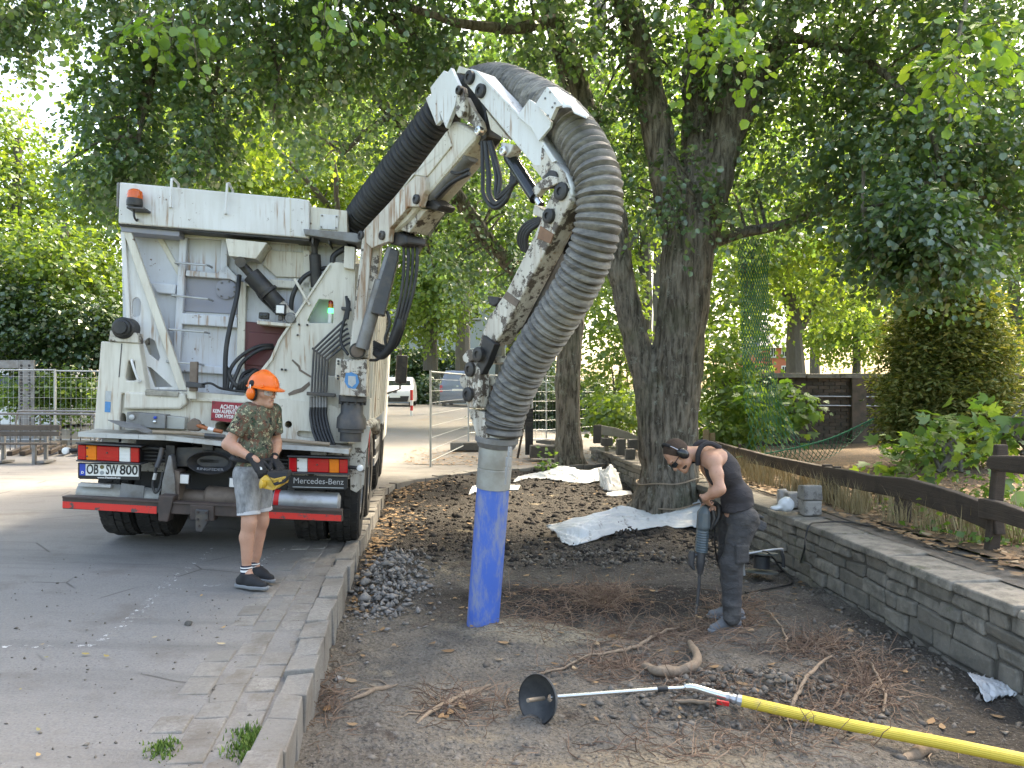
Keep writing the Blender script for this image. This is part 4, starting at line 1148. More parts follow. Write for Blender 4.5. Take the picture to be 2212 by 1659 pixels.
hm = thing('sledge_hammer', 'short sledge hammer with orange handle on the truck deck', 'hammer', tp(420, 930, 0.1))
plate('hammer_head', [(402, 915), (416, 903), (428, 908), (436, 924), (428, 932), (404, 930)], 0.08, 0.07, M['brown_tank'], hm, 0.012)
mb = MB(); mb.tube([tp(424, 918, 0.1), tp(448, 926, 0.06), tp(480, 933, 0.04)], 0.018, 8); mb.build('handle', M['orange_handle'], hm, smooth=True)
mb = MB(); mb.tube([tp(450, 926, 0.059), tp(462, 929, 0.052)], 0.0195, 8); mb.build('handle_band', M['sign_white'], hm, smooth=True)
rk = thing('wooden_pole', 'bare wooden pole lying on the truck deck behind the helmeted worker', 'pole', tp(620, 956, 0.1))
mb = MB(); mb.tube([tp(560, 946, 0.06), tp(712, 960, 0.0)], 0.018, 8); mb.build('pole', M['wood_handle'], rk, smooth=True)

# ---------------------------------------------------------------- boom: a vertical plane swung out from the column
BO = Vector((-1.39, 7.3, 0)); BD = Vector((0.66, -0.751, 0)).normalized()
BN = Vector((-BD.y, BD.x, 0)).normalized()          # away from the camera
if BN.y < 0: BN = -BN
def bp_(x, y, off=0.0):
    d = Vector(((x - CX) / FPX, 1, (HY - y) / FPX))
    t = (BO + BN * off - CAM).dot(BN) / d.dot(BN)
    return CAM + d * t
def bplate(name, pts, off, th, m, parent=None, bevel=0.006):
    mb = MB(); mb.prism([bp_(x, y, off) for x, y in pts], BN * th)
    return mb.build(name, m, parent or truck, bevel=bevel)
def c3(*p): return [(713.2 + 0.2976 * x, 109.7 + 0.2976 * y) for x, y in p]
def c4(*p): return [(630.9 + 0.2976 * x, 521.2 + 0.2976 * y) for x, y in p]
def pin(x, y, off, r, parent, m='black'):
    c = bp_(x, y, off); mb = MB()
    mb.lathe(c, -BN, [(r, -0.02), (r, 0.018), (r * 0.75, 0.024), (r * 0.45, 0.024), (r * 0.42, 0.014), (0.002, 0.014)], 18)
    return mb.build('pin', M[m], parent, smooth=True)
def btube(name, pts, r, m, parent=None, n=10, k=8):
    mb = MB(); mb.tube(spline([bp_(*p) for p in pts], k), r, n); return mb.build(name, m, parent or truck, smooth=True)

# first arm: hexagonal box girder, foot plates, hydraulic ram under it
arm1 = bplate('boom_arm', c3((300, 1290), (395, 1130), (610, 880), (850, 565), (890, 500), (1066, 590), (1050, 650), (985, 722), (700, 1060), (560, 1230), (440, 1330)), -0.02, 0.26, M['white'], None, 0.035)
bplate('arm_side', c3((395, 1140), (610, 890), (845, 580), (880, 690), (700, 915), (600, 900), (500, 1040)), -0.035, 0.03, M['white'], arm1, 0.008)
ftp = bplate('foot_plate', c3((250, 1290), (400, 1130), (520, 1000), (620, 912), (680, 912), (690, 950), (690, 1010), (672, 1050), (650, 1130), (560, 1132), (545, 1160), (430, 1290), (420, 1385), (345, 1412), (300, 1432), (215, 1350)), -0.07, 0.06, M['rust_white'], arm1, 0.008)
bplate('foot_plate', c3((250, 1290), (400, 1130), (620, 912), (690, 1010), (650, 1130), (560, 1132), (430, 1290), (420, 1385), (345, 1412), (300, 1432), (215, 1350)), 0.28, 0.05, M['worn_white'], arm1, 0.006)
for x, y, r in ((629, 1078, 0.042), (380, 1340, 0.042), (228, 1340, 0.042)): q = c3((x, y))[0]; pin(*q, -0.075, r, ftp, 'dark')
bplate('arm_step', c3((470, 1290), (560, 1130), (700, 1150), (570, 1320)), 0.02, 0.2, M['worn_white'], arm1, 0.01)
bplate('arm_knuckle', c3((430, 1300), (550, 1340), (555, 1400), (500, 1420), (420, 1400)), 0.0, 0.22, M['black'], arm1, 0.02)
bplate('arm_knuckle', c3((690, 1040), (760, 1090), (800, 1120), (770, 1160), (680, 1140)), 0.02, 0.18, M['black'], arm1, 0.02)
a, b = bp_(*c3((735, 1060))[0], 0.06), bp_(*c3((1065, 690))[0], 0.08)
mb = MB(); mb.lathe(a, b - a, [(0.05, 0), (0.075, 0.01), (0.078, (b - a).length * 0.80), (0.085, (b - a).length * 0.81), (0.085, (b - a).length * 0.86), (0.035, (b - a).length * 0.87), (0.035, (b - a).length)], 22)
ram = mb.build('boom_ram', M['steelgrey'], truck, smooth=True)
btube('ram_pipe', [(*c3((770, 1065))[0], -0.02), (*c3((880, 960))[0], -0.03), (*c3((1010, 890))[0], -0.02)], 0.018, M['rubber'], ram)
btube('ram_pipe', [(*c3((880, 880))[0], -0.03), (*c3((930, 890))[0], -0.04), (*c3((1010, 860))[0], -0.02)], 0.012, M['rubber'], ram)
# knuckle at the top
bplate('knuckle_guard', c3((725, 268), (825, 142), (850, 160), (876, 122), (932, 245), (905, 400), (840, 562), (790, 440), (800, 508), (770, 540), (692, 345), (735, 312)), -0.10, 0.035, M['arm_white'], None, 0.003)
bplate('knuckle_plate', c3((915, 160), (935, 108), (1010, 135), (1000, 170)), -0.02, 0.2, M['white'], None, 0.004)
bplate('knuckle_block', c3((880, 300), (950, 200), (1060, 260), (1130, 430), (1140, 620), (1080, 690), (1040, 660), (1060, 560), (960, 480)), 0.03, 0.16, M['black'], None, 0.02)
lk = bplate('link', c3((918, 285), (935, 258), (962, 262), (972, 300), (975, 440), (958, 478), (930, 485), (910, 455)), -0.13, 0.045, M['worn_white'], None, 0.006)
pin(*c3((940, 288))[0], -0.135, 0.034, lk)
lk = bplate('link', c3((985, 330), (1030, 420), (1090, 510), (1105, 570), (1075, 610), (1030, 540), (960, 480), (980, 420)), -0.06, 0.05, M['worn_white'], None, 0.006)
pin(*c3((1080, 580))[0], -0.065, 0.036, lk, 'chrome')
# second arm
arm2 = bplate('boom_arm', c3((975, 185), (990, 145), (1020, 128), (1062, 142), (1160, 252), (1330, 425), (1500, 605), (1625, 800), (1715, 890), (1752, 975), (1755, 1040), (1740, 1075), (1700, 1010), (1600, 965), (1535, 935), (1470, 830), (1300, 625), (1130, 420), (985, 240)), -0.16, 0.19, M['arm_white'], None, 0.012)
bplate('arm_flange', c3((1062, 142), (1330, 415), (1505, 598), (1640, 800), (1610, 812), (1490, 612), (1320, 430), (1050, 155)), -0.175, 0.02, M['arm_white'], arm2, 0.003)
bplate('arm_skin', c3((1455, 825), (1525, 830), (1535, 700), (1700, 885), (1740, 1000), (1600, 960), (1540, 930)), -0.168, 0.01, M['worn_white'], arm2, 0.002)
for x, y, r in ((1015, 195, 0.052), (1095, 292, 0.052), (1612, 936, 0.06), (1682, 1022, 0.06)): pin(*c3((x, y))[0], -0.17, r, arm2)
bplate('arm_web', c3((1130, 430), (1300, 640), (1250, 630), (1165, 575)), -0.1, 0.08, M['white'], arm2, 0.004)
ey = bplate('ram_eye', c3((1240, 660), (1330, 680), (1310, 730), (1275, 770), (1245, 755), (1237, 720)), -0.12, 0.1, M['arm_white'], None, 0.01)
pin(*c3((1262, 728))[0], -0.125, 0.036, ey, 'chrome')
a, b = bp_(*c3((1300, 760))[0], -0.03), bp_(*c3((1530, 1120))[0], -0.05)
mb = MB(); mb.lathe(a, b - a, [(0.048, 0), (0.052, 0.02), (0.052, (b - a).length * 0.86), (0.025, (b - a).length * 0.87), (0.025, (b - a).length)], 20); mb.build('arm_ram', plain('black ram paint', (0.01, 0.014, 0.018), 0.2, 0, 0.3, 8), truck, smooth=True)
mb = MB(); mb.lathe(a, b - a, [(0.026, (b - a).length * 0.86), (0.026, (b - a).length)], 14); mb.build('ram_rod', M['chrome'], truck, smooth=True)
# sheet-metal guards where the hose passes
bplate('hose_guard', c3((1358, 472), (1445, 352), (1500, 388), (1605, 515), (1595, 555), (1512, 655), (1460, 560)), -0.20, 0.02, M['arm_white'], None, 0.002)
gt = bplate('hose_cradle', c3((1492, 382), (1560, 280), (1580, 262), (1690, 395), (1640, 410), (1600, 498)), -0.24, 0.03, M['arm_white'], None, 0.002)
mb = MB(); p = [bp_(*q, -0.14 + 0.03 * i) for i, q in enumerate(c3((1570, 264), (1640, 262), (1780, 350), (1795, 378), (1880, 466)))]; p2 = [bp_(*q, -0.24) for q in c3((1690, 400), (1720, 395), (1750, 400), (1770, 440), (1860, 478))]
V = []; Fc = []
for i in range(5): V += [p[i], p2[i], p[i] - Vector((0, 0, 0.012)), p2[i] - Vector((0, 0, 0.012))]
for i in range(4): b_ = 4 * i; Fc += [(b_, b_ + 1, b_ + 5, b_ + 4), (b_ + 3, b_ + 2, b_ + 6, b_ + 7), (b_ + 1, b_ + 3, b_ + 7, b_ + 5), (b_ + 2, b_, b_ + 4, b_ + 6)]
Fc += [(0, 2, 3, 1), (16, 17, 19, 18)]
mb.add(V, Fc).build('cradle_cover', M['arm_white'], gt)
for x, y in ((1595, 300), (1560, 345), (1630, 380), (1612, 410), (1580, 470)):
    c = bp_(*c3((x, y))[0], -0.243); mb = MB(); mb.lathe(c, -BN, [(0.008, -0.002), (0.006, 0.005)], 6); mb.build('rivet', M['steelgrey'], gt)
bplate('hose_tray', c3((1512, 655), (1600, 520), (1700, 720), (1790, 900), (1815, 1005), (1770, 1000), (1700, 880), (1625, 800)), 0.06, 0.02, M['steelgrey'], None, 0.002)
# elbow link and third arm
bplate('elbow_link', c3((1462, 1010), (1500, 955), (1590, 905), (1640, 915), (1650, 960), (1600, 985), (1530, 1010), (1492, 1060)), -0.2, 0.05, M['worn_white'], None, 0.006)
arm3 = bplate('boom_arm', c3((1625, 1000), (1680, 985), (1735, 1020), (1750, 1085), (1690, 1200), (1590, 1400)) + c4((1650, 432), (1545, 640), (1470, 742), (1345, 762), (1420, 560), (1555, 360)) + c3((1420, 1460), (1525, 1240), (1560, 1130)), -0.17, 0.16, M['worn_white'], None, 0.012)
bplate('arm_band', c3((1525, 1270), (1620, 1330), (1595, 1400), (1500, 1360)), -0.178, 0.012, plain('rusty band', (0.22, 0.12, 0.07), 0.7, 0, 0.4, 14), arm3, 0.002)
bplate('arm_patch', c4((1555, 362), (1650, 432), (1625, 480), (1530, 410)), -0.176, 0.01, M['brown_tank'], arm3, 0.002)
bplate('elbow_stop', c3((1470, 1160), (1480, 1115), (1560, 1160), (1545, 1215), (1470, 1190)), -0.15, 0.12, M['worn_white'], None, 0.006)
pin(*c3((1590, 1200))[0], -0.18, 0.05, arm3)
bplate('arm_channel', c3((1640, 1340), (1700, 1350), (1690, 1440)) + c4((1745, 545), (1690, 635), (1600, 635), (1565, 612), (1880, 10)), 0.02, 0.1, M['steelgrey'], None, 0.01)
bplate('channel_rail', c4((2000, 60), (1960, 150), (1740, 560), (1700, 620), (1690, 600), (1900, 200)), 0.08, 0.05, M['worn_white'], None, 0.004)
for y0 in (1245, 1420):
    bplate('hose_strut', c3((1680, y0 - 40), (1830, y0 - 20), (1830, y0 + 30), (1660, y0 + 20)), 0.0, 0.06, M['black'], None, 0.006)
# tip linkage
bl_ = bplate('tip_link', c4((1385, 680), (1470, 745), (1415, 890), (1372, 968), (1335, 935), (1345, 860)), -0.2, 0.06, M['black'], None, 0.006)
for x, y in ((1356, 822), (1296, 930), (1282, 1112)): pin(*c4((x, y))[0], -0.215, 0.055, bl_)
bplate('tip_hook', c4((1232, 835), (1275, 785), (1345, 785), (1350, 850), (1265, 888), (1240, 870)), -0.19, 0.05, M['worn_white'], None, 0.01)
bplate('tip_hook', c4((1210, 1000), (1235, 962), (1262, 985), (1255, 1080), (1225, 1050)), -0.16, 0.05, M['worn_white'], None, 0.008)
bplate('tip_plate', c4((1252, 950), (1262, 895), (1295, 875), (1330, 882), (1358, 930), (1360, 1100), (1345, 1210), (1275, 1212), (1245, 1130), (1262, 1040)), -0.21, 0.10, M['worn_white'], None, 0.012)
bplate('tip_plate', c4((1340, 985), (1400, 985), (1380, 1200), (1350, 1215)), -0.12, 0.12, M['rust_white'], None, 0.008)
bplate('nozzle_bracket', c4((1272, 1215), (1345, 1225), (1385, 1240), (1415, 1430), (1345, 1440)), -0.16, 0.12, M['worn_white'], None, 0.01)
bplate('hose_strut', c4((1410, 838), (1540, 830), (1560, 880), (1410, 892)), -0.08, 0.12, M['worn_white'], None, 0.006)
bplate('hose_strut', c4((1378, 985), (1500, 985), (1480, 1045), (1378, 1052)), -0.08, 0.12, M['worn_white'], None, 0.006)
lampb = bplate('arm_lamp', c4((1412, 400), (1425, 395), (1500, 405), (1495, 450), (1460, 475), (1428, 455)), -0.1, 0.1, M['black'], None, 0.01)
# hanging hydraulic hoses
for i in range(5):
    j = 30 * i + 12 * math.sin(i * 2.3)
    btube('hydraulic_hose', [(*c3((1105 + j * 0.5, 660))[0], 0.0), (*c3((1108 + j, 900))[0], -0.03), (*c3((1115 + j * 0.9, 1040 - j * 0.2))[0], -0.05), (*c3((1190 + j * 0.3, 1140 - j * 0.7))[0], -0.05), (*c3((1280 + j * 0.2, 1080 - j * 0.8))[0], -0.04), (*c3((1318 + j * 0.3, 940))[0], -0.02), (*c3((1320 + j * 0.3, 800))[0], 0.0)], 0.017, M['rubber'])
for i in range(4):
    j = 25 * i
    btube('hydraulic_hose', [(*c3((1530, 1210 + j * 0.5))[0], -0.04), (*c3((1410 + j * 0.5, 1270 + j * 0.5))[0], -0.06), (*c3((1370 + j * 0.7, 1370))[0], -0.05), (*c3((1400 + j * 0.4, 1450 + j * 0.2))[0], -0.02)], 0.017, M['rubber'])
for i in range(3):
    j = 25 * i
    btube('hydraulic_hose', [(*c3((1640, 1300 + j))[0], 0.05), (*c3((1720, 1290 + j))[0], 0.06), (*c3((1755, 1350 + j))[0], 0.05), (*c3((1690, 1430 + j * 0.6))[0], 0.05)], 0.02, M['rubber'])

# ribbed suction hose
def corrugated(name, ctrl, r, pitch, depth, m, parent):
    P = spline(ctrl, 24)
    L = [0.0]
    for a_, b_ in zip(P[:-1], P[1:]): L.append(L[-1] + (b_ - a_).length)
    n_ = int(L[-1] / pitch); per = 6; out = []; rs = []
    Pn = np.array([tuple(p) for p in P]); Ln = np.array(L)
    for i in range(n_ * per + 1):
        s_ = L[-1] * i / (n_ * per)
        out.append(Vector([np.interp(s_, Ln, Pn[:, k]) for k in range(3)]))
        ph = (i % per) / per
        rs.append(r - depth * (0.5 + 0.5 * math.cos(2 * math.pi * ph)) ** 3 + 0.003 * math.sin(i * 1.7))
    mb = MB(); mb.tube(out, rs, 40, caps=True)
    return mb.build(name, m, parent, smooth=True)
hose = corrugated('suction_hose', [bp_(*p) for p in ((764, 492, 0.16), (800, 440, 0.12), (850, 376, 0.10), (905, 306, 0.1), (958, 240, 0.12), (1010, 195, 0.22), (1075, 180, 0.24), (1140, 205, 0.2), (1200, 243, 0.06), (1250, 300, 0.0), (1286, 370, -0.02), (1295, 440, -0.02), (1284, 520, -0.02), (1246, 615, -0.01), (1196, 695, 0.0), (1146, 772, 0.0), (1108, 850, 0.0), (1089, 905, 0.0), (1084, 938, 0.0))], 0.158, 0.052, 0.02, M['hose'], truck)
def ptop(y): return 1072 + (y - 962) * (-28 / 371)
def pipe_part(name, prof, m, parent, seg=36):
    """prof of (x pixel row y, radius)"""
    a_ = bp_(ptop(prof[0][0]), prof[0][0]); mb = MB()
    pts = [bp_(ptop(y), y) for y, r in prof]
    mb.tube(pts, [r for y, r in prof], seg, caps=True)
    return mb.build(name, m, parent, smooth=True)
pipe_part('hose_clamp', [(936, 0.150), (950, 0.150)], M['galv'], hose)
pipe_part('clamp_band', [(929, 0.152), (934, 0.152)], M['maroon'], hose)
fl = MB(); fl.lathe(bp_(1074, 940), bp_(1072, 962) - bp_(1074, 940), [(0.15, 0), (0.165, 0.01), (0.165, 0.05), (0.155, 0.055), (0.14, 0.09)], 36); fl.build('hose_flange', M['steelgrey'], hose, smooth=True)
noz = pipe_part('nozzle_sleeve', [(960, 0.120), (964, 0.130), (972, 0.131), (1008, 0.131), (1009, 0.128), (1011, 0.128), (1012, 0.131), (1053, 0.131)], M['pipe_grey'], truck)
pipe_part('suction_pipe', [(1050, 0.124), (1100, 0.125), (1200, 0.125), (1300, 0.125), (1350, 0.125), (1375, 0.125)], M['blue_pipe'], truck)
for i, (x, y0, y1) in enumerate(((1102, 965, 985), (1099, 988, 1008), (1096, 1010, 1030))):
    p, q = bp_(x, y0, -0.1), bp_(x - 1.5, y1, -0.1)
    mb = MB(); mb.bar(p, q, BD, 0.012 if i != 1 else 0.02, 0.012); mb.build('latch', M['galv'], noz, bevel=0.003)
mb = MB(); mb.tube([bp_(1101, 975, -0.12), bp_(1096, 1005, -0.125), bp_(1092, 1046, -0.12)], 0.007, 8); mb.build('latch_lever', M['galv'], noz, smooth=True)

# ---------------------------------------------------------------- dry-stone garden wall on the right
t = NT('wall stone'); co = t.co()
c = t.mix(t.objrand(), (0.15, 0.135, 0.112), (0.28, 0.255, 0.215))
c = t.mix(t.ramp(t.noise(7, 6, 0.7), [(0.4, 0.0), (0.65, 1.0)]), c, (0.12, 0.113, 0.095))
c = t.mix(t.ramp(t.noise(3, 5, 0.7), [(0.6, 0.0), (0.68, 0.7)]), c, (0.06, 0.07, 0.035))
c = t.mix(t.ramp(t.noise(40, 3, 0.7), [(0.66, 0.0), (0.72, 0.7)]), c, (0.33, 0.31, 0.28))
t.set(c, 0.92); t.bump(t.noise(18, 6, 0.75), 0.7, 0.02)
M['stone'] = t.m
gw = thing('garden_wall', 'low wall of grey stone blocks with flat cap slabs holding the planting bed', 'wall', (2.8, 8.8, -0.25))
WS = lambda s: path_pt(WP, s)
s_end = 16.4
mb = MB()
for i in range(40):
    p, d = WS(2.0 + i * 0.36); q, d2 = WS(2.0 + (i + 1) * 0.36); n = np.array([d[1], -d[0]])
    if n[0] < 0: n = -n
    A = [Vector((p[0] + n[0] * 0.022, p[1] + n[1] * 0.05, -0.5)), Vector((q[0] + n[0] * 0.022, q[1] + n[1] * 0.022, -0.5))]
    B = [a + Vector((n[0] * 0.3, n[1] * 0.3, 0)) for a in A]
    up = Vector((0, 0, 0.70))
    mb.add([A[0], A[1], A[1] + up, A[0] + up, B[0], B[1], B[1] + up, B[0] + up], [(0, 3, 2, 1), (3, 7, 6, 2), (4, 5, 6, 7)])
mb.build('mortar_core', plain('dark mortar', (0.085, 0.078, 0.066), 0.95, 0, 0.4, 14, 0.8), gw)
zc = [(-0.42, -0.26), (-0.26, -0.12), (-0.12, 0.0), (0.0, 0.10), (0.10, 0.205)]
for ci, (z0, z1) in enumerate(zc):
    s = 2.0 + random.uniform(0, 0.2)
    while s < s_end:
        L = random.uniform(0.18, 0.46) * (1.0 if s < 8 else 1.2)
        p, d = WS(s + L / 2); n = np.array([d[1], -d[0]]); n = n if n[0] > 0 else -n
        pr = random.uniform(-0.012, 0.022)
        mb = MB(); rough_block(mb, (p[0] + n[0] * (0.07 - pr), p[1] + n[1] * (0.07 - pr), (z0 + z1) / 2), Vector((d[0], d[1], 0)) * (L / 2 - 0.008), Vector((n[0], n[1], 0)) * 0.07, (0, 0, (z1 - z0) / 2 - 0.006), 0.017, 0.97)
        mb.build('stone', M['stone'], gw, bevel=0.016)
        s += L
s = 2.0
while s < s_end:
    L = random.uniform(0.6, 1.0)
    p, d = WS(s + L / 2); n = np.array([d[1], -d[0]]); n = n if n[0] > 0 else -n
    mb = MB(); rough_block(mb, (p[0] + n[0] * 0.15, p[1] + n[1] * 0.15, 0.248 + random.uniform(-0.004, 0.006)), Vector((d[0], d[1], 0)) * (L / 2 - 0.005), Vector((n[0], n[1], 0)) * 0.19, (0, 0, 0.037), 0.010, 0.99)
    mb.build('cap_slab', M['stone'], gw, bevel=0.014)
    s += L
# loose granite blocks standing on the wall
t = NT('granite block'); c = t.mix(t.objrand(), (0.22, 0.21, 0.19), (0.36, 0.34, 0.31))
c = t.mix(t.ramp(t.noise(9, 7, 0.75), [(0.5, 0.0), (0.6, 1.0)]), c, (0.12, 0.11, 0.1)); t.set(c, 0.9); t.bump(t.noise(20, 6, 0.8), 0.8, 0.02)
M['granite'] = t.m
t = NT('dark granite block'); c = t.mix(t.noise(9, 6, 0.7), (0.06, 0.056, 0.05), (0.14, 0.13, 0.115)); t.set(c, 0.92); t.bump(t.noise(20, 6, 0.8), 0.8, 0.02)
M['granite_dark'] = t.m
def block(x0, y0, x1, y1, D, label, m, group=None, depth=None):
    a, b = at(x0, y1, D), at(x1, y0, D); w = (b.x - a.x) / 2; h = (b.z - a.z) / 2
    mb = MB(); rough_block(mb, ((a.x + b.x) / 2, D + w, (a.z + b.z) / 2), (w, 0.04 * w, 0), (-0.04 * w, depth or w, 0), (0, 0, h), 0.012, 0.97)
    tag(mb.build('stone_block', M[m], None, bevel=0.015, origin=((a.x + b.x) / 2, D + w, a.z)), label, 'stone block', group)
block(1737, 1082, 1777, 1115, 7.9, 'pale granite block under another at the front of the wall stack', 'granite')
block(1738, 1050, 1778, 1082, 7.9, 'pale granite block on top of the stack on the garden wall', 'granite')
block(1704, 1065, 1736, 1098, 8.35, 'pale granite block lying behind the plastic bag on the wall', 'granite')
block(1684, 1059, 1704, 1092, 8.7, 'leftmost pale granite block of the stack on the garden wall', 'granite')
def wtop(x0, x1): return None
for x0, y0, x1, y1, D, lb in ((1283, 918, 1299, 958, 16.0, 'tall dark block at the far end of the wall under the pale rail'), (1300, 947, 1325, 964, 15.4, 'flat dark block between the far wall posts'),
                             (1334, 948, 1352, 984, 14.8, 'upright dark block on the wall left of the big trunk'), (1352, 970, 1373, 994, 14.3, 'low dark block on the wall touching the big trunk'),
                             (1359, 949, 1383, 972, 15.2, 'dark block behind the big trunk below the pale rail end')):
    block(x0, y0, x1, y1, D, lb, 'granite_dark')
# weathered pale rail at the far end
def prism_px(name, top, bot, D, th, m, parent=None, **kw):
    pts = [at(x, y, D if not callable(D) else D(x)) for x, y in top] + [at(x, y, D if not callable(D) else D(x)) for x, y in reversed(bot)]
    mb = MB(); mb.prism(pts, Vector(th)); return mb.build(name, m, parent, **kw)
def wood(name, c0, c1, sc=(3, 3, 40)):
    t = NT(name); co = t.co()
    c = t.mix(t.noise(5, 6, 0.7, t.mapping(co, (1.0, 0.5, 9))), c0, c1)
    c = t.mix(t.ramp(t.noise(3, 5, 0.7), [(0.5, 0.0), (0.7, 0.6)]), c, tuple(0.5 * x for x in c0))
    t.set(c, 0.85); t.bump(t.noise(6, 6, 0.75, t.mapping(co, (1.2, 0.6, 14))), 0.6, 0.015); return t.m
M['wood_dark'] = wood('dark weathered timber', (0.028, 0.020, 0.015), (0.085, 0.062, 0.045))
M['wood_pale'] = wood('pale weathered timber', (0.2, 0.185, 0.15), (0.36, 0.33, 0.27))
fr = thing('pale_rail_fence', 'pale weathered timber rail on the far wall left of the big trunk', 'fence', at(1340, 960, 15.6))
prism_px('rail', [(1300, 919), (1330, 924), (1360, 934), (1384, 946)], [(1300, 940), (1330, 943), (1360, 951), (1384, 964)], 15.6, (0, 0.09, 0), M['wood_pale'], fr, bevel=0.01)
for x in (1306, 1337): prism_px('post', [(x, 936), (x + 9, 936)], [(x, 975), (x + 9, 975)], 15.72, (0, 0.1, 0), M['wood_pale'], fr, bevel=0.01)
# dark timber fence
def FD(x): return 4.05 / ((x - CX) / FPX + 0.042)
def q4(*p): return [(1536 + 0.3969 * x, 658.3 + 0.3969 * y) for x, y in p]
tf = thing('timber_fence', 'dark weathered timber fence with wavy plank rails beside the bed', 'fence', (3.7, 7.3, BED))
FT = (0.085, 0.01, 0)
prism_px('rail', q4((130, 775), (310, 822), (460, 850), (600, 878), (750, 903), (870, 930), (1050, 943), (1180, 978), (1320, 1020), (1450, 1068), (1530, 1110)), q4((130, 850), (310, 882), (460, 925), (600, 958), (750, 998), (870, 1022), (1050, 1060), (1180, 1105), (1320, 1150), (1450, 1205), (1555, 1255)), FD, FT, M['wood_dark'], tf, bevel=0.012)
prism_px('rail', q4((-120, 700), (0, 740), (140, 780)), q4((-120, 770), (0, 808), (140, 850)), lambda x: FD(x) - 0.05, FT, M['wood_dark'], tf, bevel=0.012)
prism_px('rail', q4((1450, 1052), (1560, 1075), (1720, 1132), (1800, 1165), (1900, 1200)), q4((1450, 1162), (1560, 1180), (1720, 1232), (1800, 1265), (1900, 1310)), lambda x: FD(x) - 0.12, FT, M['wood_dark'], tf, bevel=0.012)
prism_px('rail', q4((1490, 850), (1510, 820), (1720, 822), (1900, 815)), q4((1490, 880), (1520, 903), (1720, 928), (1900, 960)), lambda x: FD(x) - 0.08, FT, M['wood_dark'], tf, bevel=0.02)
for top, bot in (((1563, 1622, 762), (1505, 1572, 1372)), ((1025, 1098, 1050), (1015, 1088, 1240)), ((617, 665, 870), (612, 662, 1092)), ((672, 712, 880), (668, 705, 1070)), ((150, 166, 758), (150, 166, 860))):
    pts = q4((top[0], top[2]), (top[1], top[2]), (bot[1], bot[2]), (bot[0], bot[2])); D = FD((pts[0][0] + pts[1][0]) / 2) + 0.12
    w = at(*pts[1], D) - at(*pts[0], D)
    mb = MB(); mb.prism([at(x, y, D) for x, y in pts], (0, w.length * 0.8, 0)); mb.build('post', M['wood_dark'], tf, bevel=0.012)
for x in (1505, 1518):                                   # short round posts by the trunk
    mb = MB(); a = at(x * 1.0 + 20, 985, 13.4); mb.cyl(a, a + Vector((0, 0, 0.46 - 0.06 * (x > 1510))), 0.055, 12); tag(mb.build('round_post', wood('tan post ' + str(x), (0.2, 0.15, 0.09), (0.3, 0.23, 0.14)), None, smooth=True, origin=a), 'short round tan post behind the bent worker, ' + ('left' if x == 1505 else 'right') + ' of the pair', 'post')

# green netting
M['net'] = plain('green net cord', (0.016, 0.14, 0.07), 0.6, 0, 0.3, 5)
def net(mb, top, bot, D0, D1, nu, nv, sag=0.0, r=0.005):
    T = spline([at(x, y, D0) for x, y in top], 12); B = spline([at(x, y, D1) for x, y in bot], 12)
    def S(u, v):
        u = min(max(u, 0), 0.9999); i = u * (len(T) - 1); k = int(i); f = i - k
        a = T[k].lerp(T[k + 1], f); i = u * (len(B) - 1); k = int(i); f = i - k; b = B[k].lerp(B[k + 1], f)
        p = a.lerp(b, v); p.z -= sag * 4 * v * (1 - v); n_ = noise.noise_vector(p * 2.2)
        return p + Vector((n_.x * 0.05, n_.y * 0.12, n_.z * 0.03))
    for j in range(nv):
        for i in range(nu + 1):
            o = 0.5 * (j % 2); a = S((i + o) / (nu + 0.5), j / nv)
            for du in (0.5, -0.5):
                u2 = (i + o + du) / (nu + 0.5)
                if u2 < 0 or u2 > 1: continue
                mb.tube([a, S(u2, (j + 1) / nv)], r, 3, caps=False)
nt = thing('green_net', 'torn green netting hanging from a branch and trailing over the fence', 'net', at(1640, 985, 12.2))
mb = MB(); net(mb, [(1592, 494), (1625, 500), (1655, 496)], [(1604, 800), (1640, 800), (1668, 800)], 12.4, 12.3, 11, 40, 0.0, 0.0075); mb.build('hanging_part', M['net'], nt)
mb = MB(); net(mb, [(1604, 800), (1640, 800), (1668, 800)], [(1618, 985), (1680, 990), (1735, 975)], 12.3, 12.0, 10, 13, 0.0); mb.build('spread_part', M['net'], nt)
mb = MB(); net(mb, [(1604, 985), (1690, 968), (1790, 945), (1888, 905)], [(1660, 1010), (1720, 1005), (1800, 985), (1888, 907)], 11.9, 12.4, 26, 6, 0.05)
mb.tube(spline([at(x, y, 11.85) for x, y in ((1590, 988), (1680, 975), (1790, 948), (1888, 904))], 8), 0.011, 6); mb.build('trailing_part', M['net'], nt)

